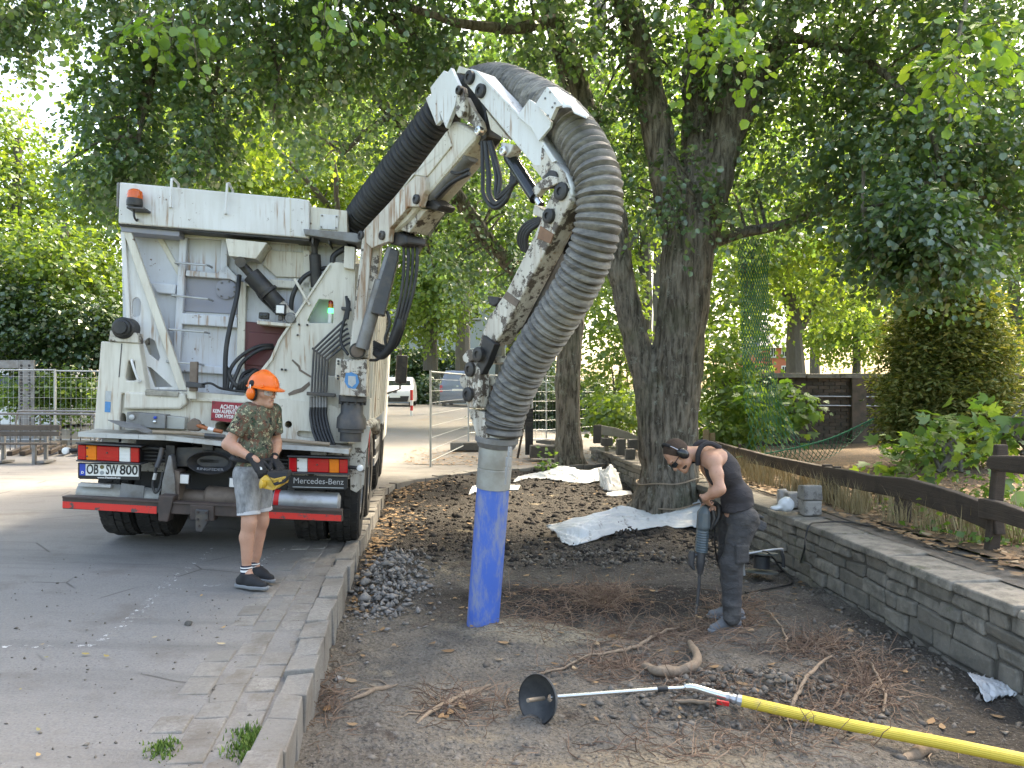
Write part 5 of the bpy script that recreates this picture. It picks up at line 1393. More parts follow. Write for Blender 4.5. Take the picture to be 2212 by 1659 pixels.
# ---------------------------------------------------------------- fleece sheets and scraps
t = NT('white fleece'); c = t.mix(t.noise(6, 5, 0.6), (0.52, 0.54, 0.55), (0.7, 0.71, 0.7))
c = t.mix(t.ramp(t.noise(5, 7, 0.75), [(0.58, 0.0), (0.66, 0.8)]), c, (0.16, 0.14, 0.12)); t.set(c, 0.75); t.bump(t.noise(14, 5, 0.6), 0.4, 0.02)
M['fleece'] = t.m
def soil_pt(x, y, dz=0.0):
    z = -0.2
    for _ in range(8):
        d = FPX * (CH - z) / (y - HY); z = float(h_dirt((x - CX) / FPX * d, d)) + dz
    return Vector(((x - CX) / FPX * d, d, z))
def sheet(name, label, bot, top, back, nu=120, nv=34, amp=0.05, cat='fleece sheet', m=None):
    Bp = [soil_pt(x, y, 0.012) for x, y in bot]; Tp = [at(x, y, b.y + back) for (x, y), b in zip(top, Bp)]
    Bs, Ts = spline(Bp, 14), spline(Tp, 14); X = np.zeros((nv, nu)); Y = X.copy(); Z = X.copy()
    for j in range(nv):
        v = j / (nv - 1)
        for i in range(nu):
            u = i / (nu - 1); k = min(int(u * (len(Bs) - 1)), len(Bs) - 2); f = u * (len(Bs) - 1) - k
            a = Bs[k].lerp(Bs[k + 1], f); b = Ts[min(k, len(Ts) - 2)].lerp(Ts[min(k + 1, len(Ts) - 1)], f)
            p = a.lerp(b, v + 0.02 * math.sin(7 * u * 6.28) * (v > 0.9)); bul = 0.0
            ex = 0.0 if 0 < j < nv - 1 else noise.noise(Vector((u * 23, v * 9, 1))) * 0.06
            w = noise.noise(Vector((u * 8 + v * 5, v * 3.5, 3.3))); w = (1 - abs(w) * 2.4); w2 = 1 - 3 * abs(noise.noise(Vector((u * 30 - v * 9, v * 11 + u * 6, 8))))
            p.z = max(p.z + bul + amp * (w * 1.0 + w2 * 0.22) * math.sin(math.pi * min(v + 0.1, 1.0)), h_dirt(p.x, p.y) + 0.008)
            X[j, i], Y[j, i], Z[j, i] = p.x + ex, p.y + ex, p.z
    o = link_mesh(name, grid_mesh(name, X, Y, Z), m or M['fleece'], None, smooth=True, origin=Bp[len(Bp) // 2])
    sd = o.modifiers.new('thick', 'SOLIDIFY'); sd.thickness = 0.004
    return tag(o, label, cat)
sheet('fleece_sheet', 'crumpled white fleece sheet on the soil behind the jackhammer', [(1214, 1170), (1240, 1179), (1271, 1171), (1345, 1151), (1420, 1143), (1470, 1141), (1530, 1138)], [(1180, 1137), (1233, 1121), (1290, 1108), (1350, 1092), (1400, 1106), (1455, 1096), (1525, 1070)], 0.55)
sheet('fleece_sheet', 'white fleece sheet bunched round the foot of the slim trunk', [(1108, 1040), (1160, 1040), (1210, 1040), (1260, 1044), (1296, 1042)], [(1128, 1028), (1175, 1018), (1216, 1006), (1262, 1016), (1300, 1008)], 0.7)
sheet('fleece_sheet', 'narrow white fleece strip trailing down beside the far stone wall', [(1296, 1048), (1305, 1058), (1318, 1064), (1345, 1062)], [(1292, 1012), (1306, 1014), (1320, 1004), (1336, 1022)], 0.5, 50, 22)
sheet('fleece_scrap', 'small torn fleece scrap right of the strip by the wall', [(1308, 1070), (1330, 1073), (1366, 1068)], [(1314, 1064), (1335, 1060), (1362, 1060)], 0.25, 24, 10, 0.02)
sheet('fleece_scrap', 'small dirty fleece scrap left of the pipe sleeve', [(1012, 1064), (1040, 1062), (1120, 1056)], [(1020, 1050), (1045, 1046), (1124, 1048)], 0.3, 24, 10, 0.02)
t = NT('clear plastic film'); t.set((0.55, 0.57, 0.58), 0.25); M['film'] = t.m
sheet('plastic_film', 'crumpled grey plastic film on the soil at the right edge', [(2130, 1512), (2160, 1506), (2200, 1512)], [(2090, 1452), (2130, 1462), (2190, 1480)], 0.14, 30, 18, 0.03, 'plastic film', M['film'])
bagc = at(1688, 1094, 8.0)
V, Q = sdf([('e', tuple(bagc + Vector((0.05, 0, 0.02))), (0.085, 0.06, 0.085), None), ('e', tuple(bagc + Vector((-0.06, 0, -0.02))), (0.05, 0.05, 0.03), None)], 0.012, 0.03)
V = V + 0.02 * np.stack([vnoise(V[:, 0] * 22, V[:, 1] * 22, V[:, 2] * 22), vnoise(V[:, 0] * 22 + 9, V[:, 1] * 22, V[:, 2] * 22), vnoise(V[:, 0] * 22, V[:, 1] * 22 + 5, V[:, 2] * 22)], 1)
tag(link_mesh('plastic_bag', np_mesh('plastic_bag', V, Q), M['film'], None, smooth=False, origin=bagc), 'small crumpled clear plastic bag on the wall beside granite blocks', 'plastic bag')

# ---------------------------------------------------------------- stones, clods, roots, fallen leaves
ico = bmesh.new(); bmesh.ops.create_icosphere(ico, subdivisions=1, radius=1.0)
IV = np.array([v.co[:] for v in ico.verts]); IF = np.array([[v.index for v in f.verts] for f in ico.faces]); ico.free()
OV = np.array([(1, 0, 0), (-1, 0, 0), (0, 1, 0), (0, -1, 0), (0, 0, 1), (0, 0, -1)], float)
OF = np.array([(0, 2, 4), (2, 1, 4), (1, 3, 4), (3, 0, 4), (2, 0, 5), (1, 2, 5), (3, 1, 5), (0, 3, 5)])
def rocks(name, P, S, m, base=(IV, IF), flat=0.75, jit=0.36):
    BV, BF = base; n = len(P); k = len(BV)
    V = BV[None] * (1 + jit * rng.standard_normal((n, k, 1)))
    V = V * (S[:, None, None] * (1 + 0.3 * rng.standard_normal((n, 1, 3)).clip(-1.5, 1.5))) * np.array([1, 1, flat])
    a = rng.uniform(0, 6.28, n); ca, sa = np.cos(a)[:, None], np.sin(a)[:, None]
    V = np.stack([V[..., 0] * ca - V[..., 1] * sa, V[..., 0] * sa + V[..., 1] * ca, V[..., 2]], -1) + P[:, None, :]
    Fc = BF[None] + (np.arange(n) * k)[:, None, None]
    return link_mesh(name, np_mesh(name, V.reshape(-1, 3), Fc.reshape(-1, 3)), m)
def island_mat(name, cols, rough=0.9, bump=True):
    t = NT(name); r_ = t.island()
    st = [(i / (len(cols) - 1), c) for i, c in enumerate(cols)]
    c = t.mix(t.math('MULTIPLY', t.noise(30, 4, 0.7), 0.35), t.ramp(r_, st), tuple(x * 0.45 for x in cols[0])); t.set(c, rough)
    t.b.inputs['Specular IOR Level'].default_value = 0.25
    if bump: t.bump(t.noise(60, 4, 0.7), 0.5, 0.01)
    return t.m
M['clod'] = island_mat('soil clods', [(0.11, 0.097, 0.082), (0.17, 0.15, 0.127), (0.24, 0.213, 0.18), (0.14, 0.123, 0.105)])
M['clod_dark'] = island_mat('dark clods', [(0.025, 0.022, 0.02), (0.05, 0.043, 0.038), (0.09, 0.078, 0.066)])
M['rubble'] = island_mat('basalt rubble', [(0.15, 0.14, 0.128), (0.24, 0.226, 0.206), (0.33, 0.31, 0.285), (0.19, 0.179, 0.164)])
def scatter_dirt(n, y0, y1, dens=None):
    # more points near the camera
    y = y0 * (y1 / y0) ** rng.random(n); u = rng.random(n)
    x = kx(y) + 0.06 + u * (wx(y) - kx(y) - 0.06)
    return x, y
x, y = scatter_dirt(16000, 2.6, 9.5)
cl = fbm(x * 1.3, y * 1.3, 4.0, 3); keep = cl > -0.12 + 0.5 * rng.standard_normal(len(x)) * 0.3; x, y = x[keep], y[keep]
S = 0.004 + 0.008 * rng.random(len(x)) ** 2 + 0.022 * (rng.random(len(x)) ** 12) * (cl[keep] > 0.05)
tag(rocks('soil_clods', np.stack([x, y, h_dirt(x, y) - S * 0.15], 1), S, M['clod'], (OV, OF), 0.7, 0.36), 'grey brown soil clods and small stones strewn over the dug ground', 'soil clods', kind='stuff')
x, y = scatter_dirt(4000, 8.0, 15.5)
S = 0.012 + 0.04 * rng.random(len(x)) ** 4
tag(rocks('dark_soil_clods', np.stack([x, y, h_dirt(x, y) + S * 0.2], 1), S, M['clod_dark'], (OV, OF), 0.7, 0.36), 'dark humus clods over the far end of the dug ground', 'soil clods', kind='stuff')
# cloddy heap in front of the bent worker, ridge behind him
def heap(name, label, cx, cy, sx, sy, n, smin, smax, m, lift=0.0, base=(IV, IF)):
    x = cx + sx * rng.standard_normal(n); y = cy + sy * rng.standard_normal(n)
    k = (x > kx(y) + 0.03) & (x < wx(y)); x, y = x[k], y[k]
    S = smin + (smax - smin) * rng.random(len(x)) ** 2.2
    g = np.exp(-0.5 * (((x - cx) / sx) ** 2 + ((y - cy) / sy) ** 2))
    z = h_dirt(x, y) + S * (0.35 if m is M['rubble'] else 0.05) + lift * g * rng.random(len(x))
    return tag(rocks(name, np.stack([x, y, z], 1), S, m, base), label, 'rubble', kind='stuff')
heap('rubble_heap', 'heap of grey broken stones against the kerb by the truck wheel', -1.16, 7.1, 0.13, 0.6, 650, 0.010, 0.04, M['rubble'], 0.12, (OV, OF))
heap('rubble_heap', 'grey stones spread along the kerb beside the helmeted worker', -1.0, 6.7, 0.2, 0.5, 300, 0.01, 0.036, M['rubble'], 0.03, (OV, OF))
heap('clay_clods', 'crumbled clay clods heaped below the thick root', 1.35, 4.5, 0.42, 0.26, 700, 0.006, 0.03, M['clod'], 0.06, (OV, OF))
heap('clay_clods', 'low ridge of clods between the fleece sheet and the pipe', 1.0, 8.3, 0.75, 0.3, 700, 0.006, 0.03, M['clod'], 0.05, (OV, OF))
heap('clay_clods', 'clods along the foot of the garden wall', 2.75, 5.6, 0.25, 1.0, 260, 0.006, 0.028, M['clod'], 0.02, (OV, OF))
heap('soil_crumbs', 'dark soil clods spilled on the near fleece sheet', 1.25, 9.75, 0.22, 0.14, 160, 0.015, 0.05, M['clod_dark'], 0.16)
# a few crumbs on the asphalt
n = 1500; y = 2.4 * (7.5 / 2.6) ** rng.random(n); x = kx(y) - 0.05 - 4.4 * rng.random(n) ** 1.3
S = 0.0025 + 0.010 * rng.random(n) ** 5
tag(rocks('grit', np.stack([x, y, h_yard(x, y) + S * 0.3], 1), S, M['clod'], (OV, OF)), 'dark crumbs of soil scattered on the asphalt', 'grit', kind='stuff')
p = yard_pt(407, 1350); mb = MB(); mb.ball(p + Vector((0, 0, 0.01)), (0.028, 0, 0), (0, 0.022, 0), (0, 0, 0.018), 8, 6)
for i, v in enumerate(mb.V): mb.V[i] = v + noise.noise_vector(v * 60) * 0.007
tag(mb.build('stone', M['granite_dark'], None, origin=p), 'single dark stone lying on the asphalt in front of the helmeted worker', 'stone')

# roots
t = NT('root bark'); co = t.co(); c = t.mix(t.noise(22, 6, 0.7), (0.10, 0.065, 0.042), (0.36, 0.28, 0.2)); t.set(c, 0.8); t.bump(t.noise(30, 6, 0.7), 0.6, 0.012); M['root'] = t.m
t = NT('fine root fibre'); c = t.mix(t.island(), (0.105, 0.06, 0.04), (0.27, 0.185, 0.125)); t.set(c, 0.85); M['fibre'] = t.m
def root(name, label, pts, radii, lift=0.02, cat='root', br=3):
    P = [soil_pt(x, y, (l if hasattr(lift, '__len__') else lift)) for (x, y), l in zip(pts, lift if hasattr(lift, '__len__') else [lift] * len(pts))]
    S_ = spline(P, 8); n_ = len(S_)
    R_ = np.interp(np.linspace(0, 1, n_), np.linspace(0, 1, len(radii)), radii)
    S_ = [p_ + noise.noise_vector(p_ * 9) * 0.014 + noise.noise_vector(p_ * 22) * 0.005 for p_ in S_]
    mb = MB(); mb.tube(S_, [r_ * (1 + 0.22 * noise.noise(p_ * 22)) for p_, r_ in zip(S_, R_)], 10)
    for b in range(br):                                  # side rootlets
        i = random.randrange(2, n_ - 1); d = Vector((random.uniform(-1, 1), random.uniform(-1, 1), 0.1)).normalized()
        q = [S_[i]]
        for k in range(6): q.append(q[-1] + d * random.uniform(0.02, 0.05) + Vector((random.uniform(-0.015, 0.015), random.uniform(-0.015, 0.015), 0)))
        q = [Vector((a.x, a.y, max(a.z if j == 0 else h_dirt(a.x, a.y) + 0.008, h_dirt(a.x, a.y)))) for j, a in enumerate(q)]
        mb.tube(q, [0.006 - 0.0008 * j for j in range(len(q))], 5)
    return tag(mb.build(name, M['root'], None, smooth=True, origin=P[0]), label, cat)
root('tree_root', 'thick curved pale root lying in the soil before the bent worker', [(1390, 1440), (1420, 1450), (1455, 1452), (1490, 1442), (1507, 1425), (1498, 1400), (1490, 1388)], [0.02, 0.032, 0.036, 0.034, 0.03, 0.026, 0.02], [0.02, 0.035, 0.04, 0.04, 0.05, 0.04, 0.0], br=5)
root('tree_root', 'long thin root running left from the bent worker towards the funnel', [(1480, 1356), (1440, 1362), (1400, 1380), (1370, 1398), (1320, 1406), (1270, 1416), (1220, 1440), (1150, 1462)], [0.008, 0.012, 0.013, 0.012, 0.009, 0.008, 0.006], 0.02, br=8)
root('tree_root', 'forked pale root standing in the clods right of the lance', [(1700, 1560), (1715, 1520), (1725, 1490), (1745, 1460), (1790, 1420), (1800, 1412)], [0.009, 0.011, 0.012, 0.012, 0.008, 0.004], [0.0, 0.03, 0.05, 0.05, 0.04, 0.05], br=6)
root('tree_root', 'twisted brown roots tangle near the plastic film', [(1910, 1540), (1912, 1500), (1900, 1470), (1880, 1440), (1850, 1430)], [0.008, 0.01, 0.01, 0.008, 0.006], [0.0, 0.02, 0.03, 0.02, 0.01], br=12)
root('tree_root', 'wiggly thin root behind the worker heel', [(1700, 1410), (1698, 1380), (1685, 1350), (1670, 1330), (1662, 1318)], [0.007, 0.008, 0.008, 0.006, 0.004], [0.0, 0.02, 0.03, 0.03, 0.02])
root('tree_root', 'stout half buried root at the bottom right under the yellow hose', [(1950, 1640), (2000, 1625), (2060, 1618), (2110, 1622)], [0.02, 0.035, 0.035, 0.02], 0.0, br=4)
root('tree_root', 'flat broken root lying left of the funnel', [(755, 1512), (790, 1498), (830, 1484), (860, 1478)], [0.006, 0.012, 0.014, 0.006], 0.015, br=4)
root('tree_root', 'short pale root under the lance tube', [(1440, 1512), (1480, 1520), (1530, 1522), (1560, 1518)], [0.006, 0.012, 0.012, 0.006], [0.0, 0.03, 0.03, 0.0])
root('tree_root', 'pale root remnant below the funnel rim', [(900, 1560), (960, 1520), (1010, 1498), (1060, 1480)], [0.008, 0.016, 0.018, 0.008], 0.005, br=6)
def fibres(name, label, clumps):
    mb = MB()
    for cx_, cy_, sx, sy, n_, L, up in clumps:
        for i in range(int(n_ * 1.2)):
            p_ = soil_pt(cx_ + sx * random.gauss(0, 1), cy_ + sy * random.gauss(0, 1), 0.004)
            d = Vector((random.gauss(0, 1), random.gauss(0, 0.8), abs(random.gauss(0, up)))).normalized(); q = [p_]
            l_ = L * random.uniform(0.4, 1.3)
            for k in range(5):
                d = (d + Vector((random.gauss(0, 0.3), random.gauss(0, 0.3), random.gauss(-0.12, 0.22)))).normalized()
                a = q[-1] + d * l_ / 5; a.z = max(a.z, h_dirt(a.x, a.y) + 0.003); q.append(a)
            mb.tube(q, [0.003, 0.0028, 0.0024, 0.002, 0.0016, 0.0012], 3, caps=False)
    return tag(mb.build(name, M['fibre']), label, 'root fibres', kind='stuff')
fibres('root_fibres', 'reddish brown fine root fibres tangled in the soil round the pipe and worker', [(1250, 1275, 70, 6, 240, 0.22, 0.3), (1310, 1310, 30, 14, 240, 0.25, 0.8), (1200, 1330, 80, 18, 220, 0.25, 0.3), (1440, 1370, 90, 14, 320, 0.28, 0.3),
    (1560, 1340, 50, 12, 160, 0.25, 0.3), (1600, 1300, 40, 10, 90, 0.2, 0.3), (1350, 1440, 70, 14, 220, 0.25, 0.3), (1760, 1400, 45, 14, 220, 0.25, 0.5), (1880, 1470, 40, 26, 260, 0.22, 0.7), (1520, 1480, 60, 10, 120, 0.2, 0.3), (1000, 1520, 60, 22, 140, 0.2, 0.4),
    (1780, 1520, 80, 26, 170, 0.2, 0.5), (700, 1500, 25, 40, 150, 0.12, 0.5), (1650, 1580, 160, 25, 130, 0.2, 0.4), (1500, 1620, 200, 20, 90, 0.2, 0.4)])
# fallen leaves
def leaf_litter(name, label, P, size, m):
    n_ = len(P); a = rng.uniform(0, 6.28, n_); s_ = size * rng.uniform(0.6, 1.4, n_)
    base = np.array([(-1, 0, 0.12), (-0.3, 0.42, 0.0), (0.5, 0.36, 0.1), (1, 0, 0.28), (0.4, -0.4, 0.05), (-0.4, -0.36, 0.16)])
    V = base[None] * s_[:, None, None]; V = V * rng.uniform(0.7, 1.3, (n_, 1, 3))
    ca, sa = np.cos(a)[:, None], np.sin(a)[:, None]
    V = np.stack([V[..., 0] * ca - V[..., 1] * sa, V[..., 0] * sa + V[..., 1] * ca, V[..., 2]], -1) + P[:, None, :]
    Fc = (np.arange(n_) * 6)[:, None] + np.arange(6)[None]
    return tag(link_mesh(name, np_mesh(name, V.reshape(-1, 3), Fc), m), label, 'fallen leaves', kind='stuff')
M['dry_leaf'] = island_mat('dry leaves', [(0.17, 0.095, 0.045), (0.34, 0.23, 0.13), (0.25, 0.15, 0.075), (0.44, 0.34, 0.22)], 0.7, False)
M['dry_leaf2'] = island_mat('mixed fallen leaves', [(0.4, 0.24, 0.09), (0.5, 0.33, 0.14), (0.25, 0.24, 0.06), (0.5, 0.4, 0.25)], 0.7, False)
y = np.concatenate([rng.uniform(6.2, 9.0, 170), rng.uniform(8.5, 13.5, 430)]); x = kx(y) + 0.06 + np.abs(rng.standard_normal(len(y))) * np.where(y < 9, 0.12, 0.3)
leaf_litter('fallen_leaves', 'dry orange brown leaves gathered along the foot of the kerb', np.stack([x, y, h_dirt(x, y) + 0.012], 1), 0.035, M['dry_leaf'])
x, y = scatter_dirt(230, 4.0, 15.0)
leaf_litter('fallen_leaves', 'single dry leaves scattered over the dug soil', np.stack([x, y, h_dirt(x, y) + 0.012], 1), 0.032, M['dry_leaf'])
y = rng.uniform(3, 13, 3400); x = wx(y) + 0.42 + 5.8 * rng.random(len(y)) ** 1.3
leaf_litter('fallen_leaves', 'brown leaf litter covering the planting bed', np.stack([x, y, BED + 0.05 * fbm(x * 0.8, y * 0.8, 3.0, 3) + 0.025 + 0.25 * sstep(3, 14, x)], 1), 0.05, M['dry_leaf'])
x = rng.uniform(-2.5, 2.0, 600); y = rng.uniform(15.8, 19.5, 600)
leaf_litter('fallen_leaves', 'dry leaves on the ground beyond the pit by the mesh fence', np.stack([x, y, h_yard(x, y) + 0.02], 1), 0.05, M['dry_leaf'])
pts = [(44, 1494), (83, 1637), (83, 1582), (185, 1417), (333, 1381), (230, 1422), (90, 1396), (435, 1290), (478, 1395), (560, 1620), (545, 1640), (860, 1640), (100, 1424), (670, 1272), (480, 1360)]
P = np.array([tuple(yard_pt(*q) + Vector((0, 0, 0.012))) for q in pts if q[0] < 650])
leaf_litter('fallen_leaves', 'a few yellow leaves lying on the asphalt', P, 0.022, M['dry_leaf2'])
# grass tufts
def tufts(name, label, P, h_, n_, spread, m):
    k = len(P) * n_
    C = np.repeat(P, n_, 0) + np.concatenate([spread * rng.standard_normal((k, 2)), np.zeros((k, 1))], 1)
    d = rng.uniform(0, 6.28, k); H = h_ * rng.uniform(0.4, 1.2, k); ln = rng.uniform(0.1, 0.7, k) * H
    dx, dy = np.cos(d), np.sin(d); w = 0.004 + 0.003 * rng.random(k)
    A = C + np.stack([-dy * w, dx * w, 0 * w], 1); B = C + np.stack([dy * w, -dx * w, 0 * w], 1)
    Mi = C + np.stack([dx * ln * 0.4, dy * ln * 0.4, H * 0.6], 1); T = C + np.stack([dx * ln, dy * ln, H], 1)
    Mi2 = Mi + np.stack([dy * w, -dx * w, 0 * w], 1)
    V = np.stack([A, B, Mi2, Mi, T], 1).reshape(-1, 3)
    i = np.arange(k)[:, None] * 5
    Fc = np.concatenate([i + np.array([[0, 1, 2]]), i + np.array([[0, 2, 3]]), i + np.array([[3, 2, 4]])])
    return tag(link_mesh(name, np_mesh(name, V, Fc), m), label, 'grass', kind='stuff')
M['grass'] = island_mat('fresh grass', [(0.05, 0.11, 0.015), (0.12, 0.2, 0.035), (0.2, 0.26, 0.06)], 0.7, False)
M['straw'] = island_mat('dry straw grass', [(0.28, 0.22, 0.11), (0.42, 0.35, 0.2), (0.34, 0.26, 0.13)], 0.8, False)
P = np.array([tuple(yard_pt(x, y)) for x, y in [(540 + rng.normal() * 16, 1612 + rng.normal() * 18) for _ in range(26)]])
tufts('grass_tuft', 'green grass tuft growing between the setts by the kerb', P, 0.035, 26, 0.03, M['grass'])
P = np.array([tuple(yard_pt(x, y)) for x, y in [(352 + rng.normal() * 13, 1618 + rng.normal() * 8) for _ in range(14)]])
tufts('grass_tuft', 'small sparse grass tuft on the asphalt at the bottom edge', P, 0.025, 14, 0.03, M['grass'])
y = np.concatenate([rng.uniform(9.0, 12.5, 60), rng.uniform(6.2, 9, 40)]); x = wx(y) + 0.72 + np.abs(rng.normal(0, 0.5, 100))
tufts('dry_grass', 'dry straw coloured grass along the timber fence', np.stack([x, y, np.full(100, BED + 0.01)], 1), 0.32, 36, 0.05, M['straw'])

# ---------------------------------------------------------------- cables on the wall, reel
M['cable'] = plain('black cable', (0.014, 0.014, 0.015), 0.5, 0, 0.3, 20)
def cable(name, label, P, r=0.008):
    mb = MB(); mb.tube(spline(P, 8), r, 8); return tag(mb.build(name, M['cable'], None, smooth=True, origin=P[0]), label, 'cable')
def bedpt(x, y, z=BED + 0.035):
    d = FPX * (CH - z) / (y - HY); return Vector(((x - CX) / FPX * d, d, z))
cable('power_cable', 'black power cable lying along the top of the garden wall', [bedpt(*p) for p in q4((200, 990), (370, 1045), (500, 1085), (610, 1125), (800, 1190), (1000, 1225), (1130, 1275), (1250, 1330), (1400, 1375), (1500, 1392), (1600, 1390), (1720, 1370))])
cable('power_cable', 'black cable draped over the wall edge down to the reel', [bedpt(*p) for p in q4((1000, 1222), (850, 1195), (700, 1180), (600, 1185))] + [at(*q4((540, 1195))[0], 7.15), at(*q4((515, 1260))[0], 7.12), at(*q4((505, 1340))[0], 7.1)] + [soil_pt(*q4((470, 1432))[0], 0.01), soil_pt(*q4((420, 1420))[0], 0.012), soil_pt(*q4((360, 1400))[0], 0.05)])
rl = thing('cable_reel', 'cable reel with bent grey tube frame on the soil behind the worker', 'cable reel', soil_pt(1645, 1242))
rc = soil_pt(1645, 1238, 0.0)
RD = 7.35
def ra(x, y, dd=0.0): return at(x, y, RD + dd)
mb = MB(); c0 = ra(1645, 1236); 
for z0, z1, rr in ((0.0, 0.012, 0.155), (0.035, 0.15, 0.075), (0.175, 0.187, 0.15)):
    mb = MB(); mb.lathe(c0, (0.05, 0.1, 1), [(rr, z0), (rr, z1)], 26); mb.build('drum' if rr < 0.1 else 'drum_flange', M['rubber'] if rr < 0.1 else plain('reel flange ' + str(z0), (0.07, 0.08, 0.075), 0.5), rl, smooth=True)
for dd in (-0.12, 0.12):
    mb = MB(); mb.tube(spline([ra(1608, 1243, dd), ra(1606, 1215, dd), ra(1608, 1200, dd), ra(1620, 1195, dd), ra(1682, 1186, dd), ra(1690, 1192, dd), ra(1692, 1226, dd)], 6), 0.011, 8); mb.build('frame_tube', M['galv'], rl, smooth=True)
mb = MB(); mb.tube([ra(1687, 1189, -0.12), ra(1692, 1206, -0.12), ra(1692, 1225, -0.12)], 0.017, 8); mb.build('grip', M['rubber'], rl, smooth=True)
cable('power_cable', 'loose cable looping on the soil from the reel to the worker', [ra(1640, 1190, -0.05), ra(1662, 1196, -0.15), soil_pt(1690, 1232, 0.03), soil_pt(1705, 1245, 0.012), soil_pt(1712, 1256, 0.012), soil_pt(1700, 1264, 0.012), soil_pt(1660, 1272, 0.012), soil_pt(1610, 1280, 0.012)], 0.007)

# ---------------------------------------------------------------- air lance with funnel and yellow hose
LD = 4.2
al = thing('air_lance', 'steel air lance with black funnel and yellow hose lying on the soil', 'air lance', soil_pt(1300, 1530))
f0 = at(1168, 1510, 4.22); ax = (at(1206, 1505, 4.34) - at(1146, 1512, 4.16)).normalized()
mb = MB(); mb.lathe(f0, ax, [(0.130, -0.035), (0.134, -0.03), (0.120, 0.0), (0.075, 0.05), (0.03, 0.085), (0.02, 0.09), (0.02, 0.08), (0.07, 0.042), (0.113, -0.002), (0.126, -0.033)], 40, caps=False)
mb.build('funnel', plain('grey black rubber funnel', (0.035, 0.036, 0.038), 0.6, 0, 0.35, 14, 0.1, (0.1, 0.1, 0.095), 0.6), al, smooth=True)
mb = MB(); mb.tube([at(1140, 1513, 4.12), at(1175, 1508, 4.22)], 0.011, 12); mb.build('nozzle_tip', M['wood_handle'], al, smooth=True)
mb = MB(); mb.tube([at(1190, 1506, 4.28), at(1425, 1488, 4.30)], 0.0125, 14); mb.build('lance_tube', M['chrome'], al, smooth=True)
mb = MB(); mb.tube([at(1420, 1488, 4.30), at(1442, 1487, 4.30)], 0.017, 12); mb.build('grip_ring', M['rubber'], al, smooth=True)
mb = MB(); mb.tube(spline([at(1440, 1487, 4.30), at(1470, 1486, 4.30), at(1484, 1484, 4.30), at(1500, 1485, 4.29), at(1540, 1497, 4.26), at(1572, 1506, 4.24)], 6), [0.012] * 10 + [0.02] + [0.022] * 20, 14); mb.build('lance_handle', M['chrome'], al, smooth=True)
mb = MB(); p, q = at(1570, 1505, 4.24), at(1606, 1515, 4.2); mb.lathe(p, q - p, [(0.026, 0), (0.026, 0.015), (0.019, 0.017), (0.019, 0.03), (0.026, 0.032), (0.026, 0.05), (0.022, 0.052), (0.03, 0.06), (0.03, (q - p).length)], 8); mb.build('hose_coupling', M['galv'], al, smooth=True)
mb = MB(); mb.bar(at(1548, 1516, 4.2), at(1575, 1521, 4.18), (0, 0, 1), 0.012, 0.008); mb.build('valve_lever', M['red'], al, bevel=0.003)
t = NT('yellow ribbed hose'); co = t.co(); c = t.mix(t.noise(9, 5, 0.7), (0.56, 0.40, 0.035), (0.72, 0.54, 0.07)); c = t.mix(t.ramp(t.noise(6, 6, 0.75), [(0.56, 0.0), (0.66, 0.6)]), c, (0.35, 0.27, 0.1)); t.set(c, 0.5); M['yellow_hose'] = t.m
mb = MB(); hp = spline([at(1602, 1514, 4.2), at(1720, 1541, 4.12), at(1850, 1569, 4.0), at(2000, 1598, 3.85), at(2120, 1622, 3.72), at(2260, 1652, 3.58), at(2500, 1710, 3.3)], 10)
Vn = 40; V = []; Fc = []                                  # lengthwise ribs
Tn = MB(); Tn.tube(hp, 0.0305, Vn); 
for i, v in enumerate(Tn.V):
    if i < len(hp) * Vn:
        c_ = hp[i // Vn]; Tn.V[i] = c_ + (v - c_) * (1.0 if (i % Vn) % 2 else 0.955)
Tn.build('yellow_hose', M['yellow_hose'], al)

# ---------------------------------------------------------------- foliage
def leaf_mat(name, c0, c1, c2, trans=0.55, gloss=0.12):
    t = NT(name); r_ = t.island()
    c = t.ramp(r_, [(0.0, c0), (0.5, c1), (1.0, c2)])
    nt_ = t.t.nodes; d = t.n('ShaderNodeBsdfDiffuse'); tl = t.n('ShaderNodeBsdfTranslucent'); g = t.n('ShaderNodeBsdfGlossy')
    g.inputs['Roughness'].default_value = 0.4; g.inputs['Color'].default_value = (0.7, 0.75, 0.7, 1)
    t.l(c, d.inputs[0]); tc = t.mix(1.0, c, (1.9, 1.7, 0.6), 'MULTIPLY'); t.l(tc, tl.inputs[0])
    m1 = t.n('ShaderNodeMixShader'); m1.inputs[0].default_value = trans; t.l(d.outputs[0], m1.inputs[1]); t.l(tl.outputs[0], m1.inputs[2])
    m2 = t.n('ShaderNodeMixShader'); m2.inputs[0].default_value = gloss * 0.5; t.l(m1.outputs[0], m2.inputs[1]); t.l(g.outputs[0], m2.inputs[2])
    t.l(m2.outputs[0], t.out.inputs[0]); return t.m
M['leaf_linden'] = leaf_mat('linden leaves', (0.042, 0.098, 0.042), (0.068, 0.145, 0.055), (0.11, 0.19, 0.065), gloss=0.3)
M['leaf_sunlit'] = leaf_mat('sunlit linden leaves', (0.09, 0.19, 0.03), (0.13, 0.25, 0.045), (0.2, 0.3, 0.07), 0.5)  # lighter copy of the linden green, sunlight put into the leaf colour
M['leaf_yellow'] = leaf_mat('yellow green leaves', (0.105, 0.19, 0.036), (0.165, 0.265, 0.058), (0.26, 0.34, 0.09), 0.6)
M['leaf_mid'] = leaf_mat('mid green leaves', (0.075, 0.145, 0.034), (0.125, 0.212, 0.05), (0.19, 0.27, 0.07), 0.55)
M['leaf_dark'] = leaf_mat('dark hedge leaves', (0.022, 0.055, 0.017), (0.04, 0.085, 0.024), (0.065, 0.115, 0.035), 0.35, 0.2)
